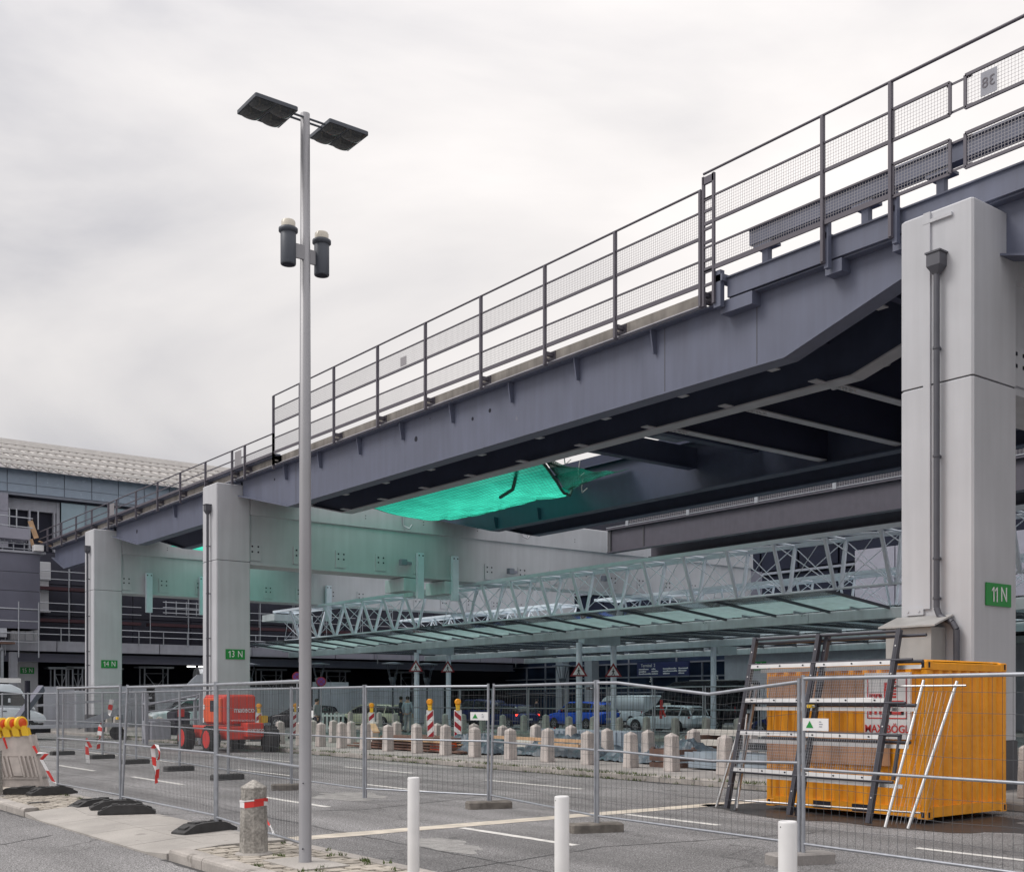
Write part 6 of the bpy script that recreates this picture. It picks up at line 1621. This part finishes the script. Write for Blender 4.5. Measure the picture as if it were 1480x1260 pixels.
def car(label, paint, loc, heading, L_=4.7, W_=1.82, H_=1.46, kind='estate', cat='car', lit=False, roofbars=False, taxi=False):
    """x forward; lower body loft + glasshouse loft + roof skin, pillars, lamps, wheels"""
    t = thing('parked_car', label, cat, (0, 0, 0)); hw = W_ / 2
    belt = .60 * H_ if kind != 'van' else .5 * H_
    # stations (x/L, bottom z, shoulder z, half width factor, crown)
    st_ = {'estate': [(-.5, .34, .50, .80, .56), (-.485, .26, .60, .90, .63), (-.44, .2, .63, .97, .64), (-.3, .18, .625, 1, .63), (0, .17, .61, 1, .61), (.2, .18, .60, 1, .625), (.3, .18, .585, .99, .61), (.4, .2, .53, .95, .56), (.47, .25, .47, .86, .49), (.5, .3, .40, .72, .42)],
           'suv': [(-.5, .36, .52, .82, .58), (-.48, .28, .62, .92, .65), (-.42, .22, .64, .98, .65), (0, .2, .62, 1, .62), (.22, .2, .61, 1, .63), (.32, .2, .60, .99, .63), (.42, .22, .56, .95, .59), (.48, .28, .5, .87, .52), (.5, .32, .44, .76, .45)],
           'van': [(-.5, .2, .52, .96, .52), (-.3, .16, .52, 1, .52), (0, .16, .52, 1, .52), (.2, .16, .52, 1, .52), (.32, .16, .50, .99, .51), (.4, .18, .44, .95, .46), (.47, .2, .38, .88, .39), (.5, .24, .3, .78, .31)]}[kind]
    rings = []
    for (a, zb, zs, wf, cr__) in st_:
        x = a * L_; w = hw * wf; zb *= H_; zs *= H_; cr_z = cr__ * H_; m1 = zb + (zs - zb) * .35
        rings.append([(x, -w * .9, zb), (x, -w * .985, zb + .06), (x, -w, m1), (x, -w * .985, zs - .10), (x, -w * .93, zs - .01), (x, -w * .5, cr_z), (x, w * .5, cr_z), (x, w * .93, zs - .01), (x, w * .985, zs - .10), (x, w, m1), (x, w * .985, zb + .06), (x, w * .9, zb)])
    q = MB(); q.loft(rings); part('body', q, paint, t)
    gh = {'estate': [(-.47, .63, .66, .70), (-.43, .63, .92, .66), (-.36, .63, .975, .67), (-.1, .62, 1.0, .70), (.08, .62, .985, .68), (.16, .62, .85, .70), (.27, .61, .64, .74)],
          'suv': [(-.475, .64, .67, .72), (-.44, .64, .88, .68), (-.38, .64, .965, .70), (-.1, .63, 1.0, .72), (.1, .63, .985, .70), (.17, .63, .86, .72), (.28, .62, .65, .76)],
          'van': [(-.5, .5, .97, .84), (-.47, .5, 1, .86), (0, .5, 1, .86), (.2, .5, .985, .85), (.28, .5, .9, .82), (.36, .5, .62, .86), (.4, .46, .5, .88)]}[kind]
    def gr(a, zb, zt, wf, grow=0., zl=None):
        x = a * L_; zb *= H_; zt *= H_; wb = hw * .93; wt = hw * wf; c = min(.06, (zt - zb) * .3)
        return [(x, -wb - grow, zb), (x, -(wt + (wb - wt) * .12) - grow, zt - c), (x, -wt + .05, zt + grow), (x, wt - .05, zt + grow), (x, (wt + (wb - wt) * .12) + grow, zt - c), (x, wb + grow, zb)]
    if kind != 'van':
        q = MB(); q.loft([gr(*g_) for g_ in gh]); part('glasshouse', q, 'carglass', t)
        q = MB(); rr = [gr(*g_, grow=.006)[1:5] for g_ in gh[1:5]]; vs = [p_ for r_ in rr for p_ in r_]; q.add(vs, [(i * 4 + k, i * 4 + k + 1, (i + 1) * 4 + k + 1, (i + 1) * 4 + k) for i in range(3) for k in range(3)], True); part('roof', q, paint, t)
        q = MB(); 
        for i0, i1 in ((4, 6), (0, 1)):
            for s in (1, -1):
                g0, g1_ = gr(*gh[i0], grow=.004), gr(*gh[i1], grow=.004); k = 1 if s == 1 else 4
                mid_ = gr(*gh[5], grow=.004)[k]
                pts = [g0[k], mid_, g1_[k]] if i0 == 4 else [g0[k], g1_[k]]
                for a, b_ in zip(pts, pts[1:]): q.beam(a, b_, .06, .04)
        for a in ((-.11,), (-.33,) if kind == 'estate' else (-.36,)):
            for s in (1, -1):
                q.beam((a[0] * L_, s * (hw * .93 + .002), .62 * H_), (a[0] * L_ - .06, s * (hw * .72 + .03), .955 * H_), .07, .02, up=(0, s, 0))
        part('pillar', q, paint, t)
    else:
        q = MB(); q.loft([gr(*g_) for g_ in gh]); part('upper_body', q, paint, t)
        for s in (1, -1):
            q = MB(); y_ = s * (hw * .935); q.add([(.10 * L_, y_, .56 * H_), (.34 * L_, y_ * .985, .55 * H_), (.285 * L_, y_ * .965, .80 * H_), (.10 * L_, y_ * .97, .84 * H_)], [(0, 1, 2, 3)])
            part('side_window', q, 'carglass', t)
        q = MB(); q.add([(.392 * L_, -hw * .8, .5 * H_), (.392 * L_, hw * .8, .5 * H_), (.29 * L_, hw * .74, .89 * H_), (.29 * L_, -hw * .74, .89 * H_)], [(0, 1, 2, 3)]); part('windscreen', q, 'carglass', t)
        q = MB()
        for s in (1, -1):
            for x in (-.02, .095, -.27): q.box(x * L_ - .006, x * L_ + .006, s * hw * .985 - .012, s * hw * .985 + .012, .2 * H_, .52 * H_)
            q.box(-.1 * L_, -.06 * L_, s * hw - .015, s * hw + .02, .44 * H_, .455 * H_); q.box(.12 * L_, .16 * L_, s * hw - .015, s * hw + .02, .44 * H_, .455 * H_)
        q.box(-.48 * L_, .42 * L_, -hw * 1.008, hw * 1.008, .17 * H_, .21 * H_); part('trim', q, 'black', t, kind='stuff')
    r_ = .33 if kind != 'van' else .35
    for a in ((-.31, .31) if kind != 'van' else (-.28, .33)):
        for s in (1, -1):
            q = MB(); n = 20; yy = s * hw * .995
            q.add([(a * L_ + (r_ + .06) * math.cos(2 * math.pi * k / n), yy + s * .003, r_ + (r_ + .06) * math.sin(2 * math.pi * k / n)) for k in range(n)], [tuple(range(n))]); part('wheel_arch', q, 'dark', t)
            wheel(t, a * L_, s * (hw - .09), r_, .21, side=s)
    for s in (1, -1):
        q = MB(); q.obox((-.468 * L_, s * hw * .80, (.57 if kind != 'van' else .42) * H_), (.04, 0, 0), (0, hw * .16, 0), (0, 0, .055 if kind != 'van' else .2)); part('tail_lamp', q, 'lit_tail' if lit else 'taillight', t)
        q = MB(); q.obox((.455 * L_, s * hw * .72, (.43 if kind != 'van' else .36) * H_), (.06, 0, 0), (0, hw * .14, 0), (0, 0, .05)); part('headlight', q, 'clear_cap', t)
        q = MB(); q.cbox(.17 * L_, .17 * L_ + .1, min(s * hw * .98, s * hw * 1.14), max(s * hw * .98, s * hw * 1.14), .62 * H_, .70 * H_, .02); part('mirror', q, paint, t)
    q = MB(); q.box(-.5 * L_ - .01, -.49 * L_, -.26, .26, .36 * H_, .43 * H_); part('number_plate', q, 'sign_white', t)
    if kind != 'van':
        q = MB()
        for s in (1, -1):
            q.box(-.31 * L_ + .5, .31 * L_ - .5, s * hw * .99 - .01, s * hw * .99 + .006, .155 * H_, .2 * H_)
            for x in (-.11, .08): q.box(x * L_, x * L_ + .17, s * hw * .992 - .005, s * hw * .992 + .02, .55 * H_, .57 * H_)
        part('trim', q, 'black' if kind == 'suv' else paint, t, kind='stuff')
    if roofbars:
        q = MB(); [q.tube((-.36 * L_, s * hw * .62, H_ + .02), (.05 * L_, s * hw * .62, H_ + .02), .02, 6) for s in (1, -1)]; part('roof_bar', q, 'alu', t)
    if taxi:
        q = MB(); q.cbox(-.05, .1, -.22, .22, H_ + .0, H_ + .12, .03); part('roof_sign', q, 'clear_cap', t)
    t.location = loc; t.rotation_euler = (0, 0, heading); return t
for nm, c, mt in (('silver_car', (.66, .74, .80), .15), ('blue_car', (.02, .10, .60), .1), ('taxi_beige', (.68, .70, .52), .05), ('black_car', (.012, .012, .018), .2), ('van_white', (.72, .78, .84), .05), ('navy_car', (.02, .03, .12), .3)):
    M[nm] = mat(nm, c, .22, mt, var=.03)
HY = math.pi / 2   # heading +Y (away to the left)
car('silver estate car with a roof sign driving left in the lane behind the bollards', 'silver_car', (44.0, 43.4, 0), HY + .04, 4.85, 1.85, 1.47, 'estate', taxi=True)
car('bright blue coupe-backed car with a silver window line behind the fence', 'blue_car', (44.2, 50.6, 0), HY - .02, 4.8, 1.95, 1.66, 'suv')
car('pale cream taxi with its boot towards the two men', 'taxi_beige', (37.3, 63.4, 0), HY + .45, 4.8, 1.85, 1.48, 'estate', cat='taxi', taxi=True)
car('black car behind the white slatted barrier', 'black_car', (33.6, 65.6, 0), HY + .7, 4.6, 1.8, 1.42, 'estate')
car('dark navy van-like car behind the right canopy post of the pair by the men', 'navy_car', (43.6, 60.4, 0), HY + .1, 4.7, 1.9, 1.8, 'suv')
car('dark blue car with lit red brake lamps left of the bright blue car', 'navy_car', (42.2, 55.4, 0), HY, 4.5, 1.85, 1.5, 'estate', lit=True)
car('white delivery van showing above the tail of the blue car', 'van_white', (50.5, 53.5, 0), HY, 5.0, 1.9, 2.05, 'van', cat='van')
car('tall black minibus behind the silver estate car', 'black_car', (48.6, 45.2, 0), HY, 7.2, 2.0, 2.85, 'van', cat='minibus', roofbars=True)
car('dark blue car at the right behind the leaning rail sections', 'navy_car', (42.5, 33.6, 0), HY, 4.3, 1.8, 1.45, 'estate')
car('white panel van facing right at the left edge of the picture', 'van_white', (14.3, 64.3, 0), -.02, 6.0, 2.0, 2.62, 'van', cat='van')
car('white pickup with dark side windows facing left behind the red machine', 'van_white', (24.2, 60.3, 0), math.pi - .1, 5.2, 1.85, 1.85, 'suv', cat='pickup')
q = MB(); q.box(11.4, 16.0, 63.5, 65.1, 2.66, 2.9); single('roof_rack_load', q, 'sign_white', 'long pale box carried on the roof of the white panel van', 'roof box')
# person with red item in front of minibus: red strap seen through the fence
q = MB(); q.tube((41.0, 40.9, .8), (41.0, 40.85, 1.75), .07, 8); q.tube((41.05, 40.85, 1.4), (41.1, 40.7, .9), .05, 8)
single('red_strap', q, 'red', 'bright red strap hanging in front of the black minibus behind the silver car', 'strap')

# ---- red access machine
rm_ = thing('access_platform', 'red four-wheeled lifting machine with white lettering parked on the road behind the fence', 'lift machine', (16, 36.4, 0))
def rbox(name, x0, x1, y0, y1, z0, z1, m, b=.12, par=None):
    q = MB(); q.box(x0, x1, y0, y1, z0, z1); o = part(name, q, m, par or rm_); bv = o.modifiers.new('bevel', 'BEVEL'); bv.width = b; bv.segments = 3; return o
hb = rbox('engine_hood', 15.35, 16.5, 35.6, 37.35, .92, 1.92, 'redorange', .12)
q = MB(); q.cbox(15.28, 15.36, 35.75, 37.2, 1.0, 1.8, .02); part('hood_side', q, 'brightorange', rm_)
q = MB(); q.box(15.268, 15.28, 36.2, 36.6, 1.35, 1.72); part('grille', q, 'dark', rm_)
for (y, z) in ((36.0, 1.3), (37.1, 1.5), (37.15, 1.05)):
    q = MB(); q.box(15.262, 15.275, y - .06, y + .06, z - .08, z + .08); part('sticker', q, 'sign_white', rm_)
rbox('chassis', 15.3, 16.6, 35.3, 38.3, .42, .86, 'redorange', .05)
rbox('chassis_front', 15.9, 16.5, 35.0, 35.6, .5, .98, 'redorange', .05)
q = MB(); q.box(15.35, 15.8, 36, 37, .5, .84); q.box(15.9, 16.9, 35.59, 35.61, .55, .8); part('engine_gap', q, 'dark', rm_)
for (x, y, s) in ((14.95, 35.75, -1), (14.95, 37.9, -1), (16.72, 35.0, 1), (16.8, 37.9, 1)):
    w_ = thing('wheel', None, None, (0, 0, 0)); w_.parent = rm_; w_.matrix_parent_inverse = Matrix(); w_.location = (0, 0, 0)
    q = MB(); n = 24; r_ = .44; wd = .34
    def ring(rr, xx): return [(xx, y + rr * math.cos(2 * math.pi * k / n), r_ + rr * math.sin(2 * math.pi * k / n)) for k in range(n)]
    q.loft([ring(r_ * .6, x - wd / 2), ring(r_ * .9, x - wd / 2), ring(r_, x - wd * .35), ring(r_, x + wd * .35), ring(r_ * .9, x + wd / 2), ring(r_ * .6, x + wd / 2)])
    for k in range(16):
        a = 2 * math.pi * k / 16; c = Vector((x, y + r_ * math.cos(a), r_ + r_ * math.sin(a))); rd = Vector((0, math.cos(a), math.sin(a))); tg = Vector((0, -math.sin(a), math.cos(a))); q.obox(c, rd * .02, Vector((wd * .45, 0, 0)) + tg * .05, tg * .03)
    part('tyre', q, 'tyre', w_)
    q = MB(); xo = x + s * (wd * .5 + .006); q.tube((xo, y, r_), (xo - s * .1, y, r_), r_ * .62, 22, r_ * .4); q.tube((xo - s * .005, y, r_), (xo - s * .02, y, r_), r_ * .67, 22); part('rim', q, 'red', w_)
lettering('mateco', .25, (16.05, 35.585, 1.40), '-y', 'sign_white', rm_, bold=.02)
lettering('www.mateco.de', .13, (16.0, 35.585, 1.06), '-y', 'sign_white', rm_)
lettering('mateco', .2, (16.2, 34.985, .74), '-y', 'sign_white', rm_, bold=.02)
q = MB(); q.box(17.0, 17.2, 36.2, 36.5, .95, 1.2); q.box(16.7, 17.1, 36.3, 36.8, .85, .95); part('yellow_tool_box', q, 'yellow', rm_)
# white tubular generator frame left of it
gf = thing('cage_frame', 'cream white tubular cage with hoses between the pickup and the red machine', 'frame', (15.2, 42, .0))
for (x, y) in ((15.1, 42.2), (16.9, 41.4), (17.3, 42.9), (15.5, 43.6)):
    q = MB(); q.box(x - .06, x + .06, y - .06, y + .06, .05, 2.0 if x < 17 else 1.75); part('upright', q, 'light_wall', gf)
q = MB(); q.path([(15.1, 42.2, 1.55), (16.9, 41.4, 1.95), (17.3, 42.9, 1.75), (15.5, 43.6, 1.6), (15.1, 42.2, 1.55)], .04, 6); q.path([(15.1, 42.2, 1.0), (16.9, 41.4, 1.0)], .04, 6); q.path([(15.1, 42.2, 1.3), (16.9, 41.4, 1.5)], .035, 6); part('rail', q, 'light_wall', gf)
q = MB(); q.cbox(15.2, 16.0, 42.0, 43, .25, .95, .05); part('motor_box', q, 'light_wall', gf); q = MB(); q.cbox(16.1, 16.7, 41.9, 42.8, .4, 1.3, .05); part('hose_drum', q, 'dark', gf)
q = MB(); q.box(16.2, 16.45, 41.85, 41.88, 1.1, 1.4); part('red_panel', q, 'red', gf)
# leaning ramp / conveyor at left
rp = thing('loading_ramp', 'dark blue grey inclined loading frame parked left of the 14 N pier', 'ramp', (14.5, 52, 0))
q = MB(); q.beam((12.7, 53.0, .15), (14.9, 55.5, 2.3), .25, .3); part('boom', q, 'cladding', rp)
q = MB(); q.beam((13.0, 52.4, .55), (17.2, 49.9, .65), 1.2, .14); part('trailer_bed', q, 'galv', rp)
q = MB(); q.beam((15.2, 51.0, .6), (18.2, 50.6, 1.75), .12, .3); q.beam((13.8, 52.3, 1.5), (18.3, 50.4, 1.85), .08, .1); part('jib', q, 'galv', rp)
q = MB(); q.box(12.9, 14.4, 52.2, 53.6, .3, .5); q.tube((13.6, 52.9, .3), (13.6, 52.9, 2.6), .12, 8); part('mast', q, 'dark', rp)
for (x, y) in ((13.4, 52.2), (16.6, 50.1)):
    q = MB(); q.tube((x, y, .3), (x + .12, y + .2, .3), .3, 16); part('wheel', q, 'tyre', rp)
# striped board on the pale container wall
q = MB().use('sign_white'); q.box(20.3, 20.75, 69.9, 69.95, .9, 1.7); q.use('red')
for z in (.95, 1.3): q.add([(20.3, 69.89, z), (20.75, 69.89, z + .1), (20.75, 69.89, z + .28), (20.3, 69.89, z + .18)], [(0, 1, 2, 3)])
single('striped_panel', q, None, 'small red and white striped panel on the pale hoarding left of the 14 N pier', 'panel')
q = MB(); q.cbox(19.9, 22.6, 67.2, 69.5, .1, 2.3, .05); single('site_cabin', q, 'hoard', 'pale corrugated site cabin in front of the hoarding left of the 14 N pier', 'cabin')

# ================================================================== PEOPLE
def skin_mesh(name, verts, edges, radii, m, parent, root=0, sub=1):
    me = bpy.data.meshes.new(name); me.from_pydata(verts, edges, []); me.materials.append(M[m])
    o = bpy.data.objects.new(name, me); col.objects.link(o)
    sk = o.modifiers.new('skin', 'SKIN'); sk.use_smooth_shade = True
    if not me.skin_vertices: 
        bm = bmesh.new(); bm.from_mesh(me); bm.verts.layers.skin.verify(); bm.to_mesh(me); bm.free()
    for i, r_ in enumerate(radii):
        me.skin_vertices[0].data[i].radius = r_ if isinstance(r_, tuple) else (r_, r_)
        me.skin_vertices[0].data[i].use_root = (i == root)
    s = o.modifiers.new('sub', 'SUBSURF'); s.levels = sub; s.render_levels = sub
    if parent: o.parent = parent
    return o
for nm, c in (('jacket_grey', (.33, .37, .44)), ('jacket_dark', (.03, .03, .045)), ('trousers_grey', (.30, .30, .33)), ('trousers_dark', (.05, .05, .07)), ('check_shirt', (.28, .28, .3))):
    M[nm] = mat(nm, c, .85, var=.12, scale=9)
def person(label, loc, rz, top, bottom, h=1.8, elbow=.0):
    t = thing('person', label, 'person', (0, 0, 0)); k = h / 1.8
    V = [(0, 0, .96), (0, 0, 1.15), (0, .01, 1.35), (0, .02, 1.48), (0, .02, 1.56), (0, -.01, 1.66), (0, -.01, 1.74),
         (.17, .02, 1.45), (.25, .04, 1.17), (.22, -.08 - elbow, .95), (.21, -.12 - elbow, .87),
         (-.17, .02, 1.45), (-.25, .04, 1.17), (-.22, -.08 - elbow, .95), (-.21, -.12 - elbow, .87),
         (.10, 0, .90), (.11, -.01, .50), (.12, .02, .09), (.12, -.14, .04),
         (-.10, 0, .90), (-.12, .0, .50), (-.14, .04, .09), (-.14, -.12, .04)]
    E_ = [(0, 1), (1, 2), (2, 3), (3, 4), (4, 5), (5, 6), (3, 7), (7, 8), (8, 9), (9, 10), (3, 11), (11, 12), (12, 13), (13, 14), (0, 15), (15, 16), (16, 17), (17, 18), (0, 19), (19, 20), (20, 21), (21, 22)]
    Rr = [(.15, .11), (.14, .10), (.17, .11), (.10, .08), .055, (.085, .10), (.08, .09), .065, .045, .032, .035, .065, .045, .032, .035, .09, .06, .042, .04, .09, .06, .042, .04]
    V = [tuple(c * k for c in v) for v in V]
    skin_mesh('body', V, E_, Rr, 'skin', t)
    # hands: palm with five short fingers each
    for s in (1, -1):
        px, py, pz = s * .21 * k, (-.12 - elbow) * k, .87 * k
        hv = [(px, py, pz), (px, py - .03, pz - .07)]; he = [(0, 1)]; hr = [.03, .03]
        for j, (dx, l_) in enumerate(((-.028, .07), (-.01, .085), (.01, .08), (.028, .065))):
            b_ = len(hv); hv += [(px + dx, py - .04, pz - .10), (px + dx, py - .05 + .02, pz - .10 - l_ * .8)]; he += [(1, b_), (b_, b_ + 1)]; hr += [.011, .009]
        b_ = len(hv); hv += [(px - s * .03, py - .05, pz - .04), (px - s * .04, py - .07, pz - .08)]; he += [(0, b_), (b_, b_ + 1)]; hr += [.012, .010]
        skin_mesh('hand', hv, he, hr, 'skin', t)
    tv = [(0, 0, .90), (0, 0, 1.05), (0, .0, 1.2), (0, .01, 1.36), (0, .02, 1.47), (.175, .02, 1.45), (.255, .04, 1.17), (.225, -.08 - elbow, .93), (-.175, .02, 1.45), (-.255, .04, 1.17), (-.225, -.08 - elbow, .93)]
    skin_mesh('jacket', [tuple(c * k for c in v) for v in tv], [(0, 1), (1, 2), (2, 3), (3, 4), (4, 5), (5, 6), (6, 7), (4, 8), (8, 9), (9, 10)], [(.18, .14), (.17, .13), (.18, .13), (.20, .14), (.12, .10), .085, .062, .048, .085, .062, .048], top, t, root=0, sub=2)
    pv = [(0, 0, 1.0), (.10, 0, .86), (.115, -.01, .5), (.125, .02, .08), (-.10, 0, .86), (-.12, 0, .5), (-.145, .04, .08)]
    skin_mesh('trousers', [tuple(c * k for c in v) for v in pv], [(0, 1), (1, 2), (2, 3), (0, 4), (4, 5), (5, 6)], [(.16, .125), .105, .078, .062, .105, .078, .062], bottom, t, sub=2)
    q = MB(); q.lathe([(.03, 1.80 * k), (.07, 1.785 * k), (.095, 1.74 * k), (.1, 1.68 * k), (.085, 1.63 * k)], 14, (0, .015, 0)); part('hair', q, 'hair', t)
    for s in (1, -1):
        q = MB(); q.cbox(s * .13 * k - .05, s * .13 * k + .05, -.2, .09, 0, .09, .03); part('shoe', q, 'black', t)
    q = MB(); q.tube((0, -.10, 1.66 * k), (0, -.125, 1.645 * k), .018, 6, .008); [q.tube((s * .035, -.1, 1.69 * k), (s * .035, -.108, 1.69 * k), .009, 6) for s in (1, -1)]; part('face_detail', q, 'skin', t)
    t.location = loc; t.rotation_euler = (0, 0, rz); return t
person('man in a light blue grey jacket and grey trousers seen from behind, hands in front', (31.0, 49.0, .1), 2.3, 'jacket_grey', 'trousers_grey', 1.85, .05)
person('dark clothed man facing the man in the light jacket', (31.3, 50.1, .1), 1.0, 'jacket_dark', 'trousers_dark', 1.85)
person('person in a black and white checked shirt partly behind the lamp pole', (24.8, 47.0, .12), .6, 'check_shirt', 'trousers_dark', 1.7)
person('small dark figure walking near the terminal doors behind the double fence upright', (49.5, 61.5, .1), 1.4, 'jacket_dark', 'trousers_dark', 1.75)
for (x, y, lab) in ((43.5, 52.2, 'left pale globe lamp bollard behind the fence by the brake lamps'), (45.6, 48.9, 'right pale globe lamp bollard behind the fence beside the blue car')):
    pass
q = MB(); q.lathe([(.28, .1), (.26, .8), (.34, .85), (.3, 1.0), (.1, 1.15)], 14, (39.4, 63.0, 0)); single('suitcase_bin', q, 'black', 'black waste bin beside the man in the light jacket', 'bin')
# bird on the wing, far left edge
q = MB(); q.add([(0, 0, 0), (.35, .1, .12), (.3, .0, .1), (-.1, .1, 0), (-.45, .05, .05), (-.35, 0, .06), (0, .35, -.03), (.05, -.25, .02), (0, .05, .05)], [(0, 1, 2), (3, 4, 5), (0, 6, 3), (0, 7, 8), (8, 6, 0)])
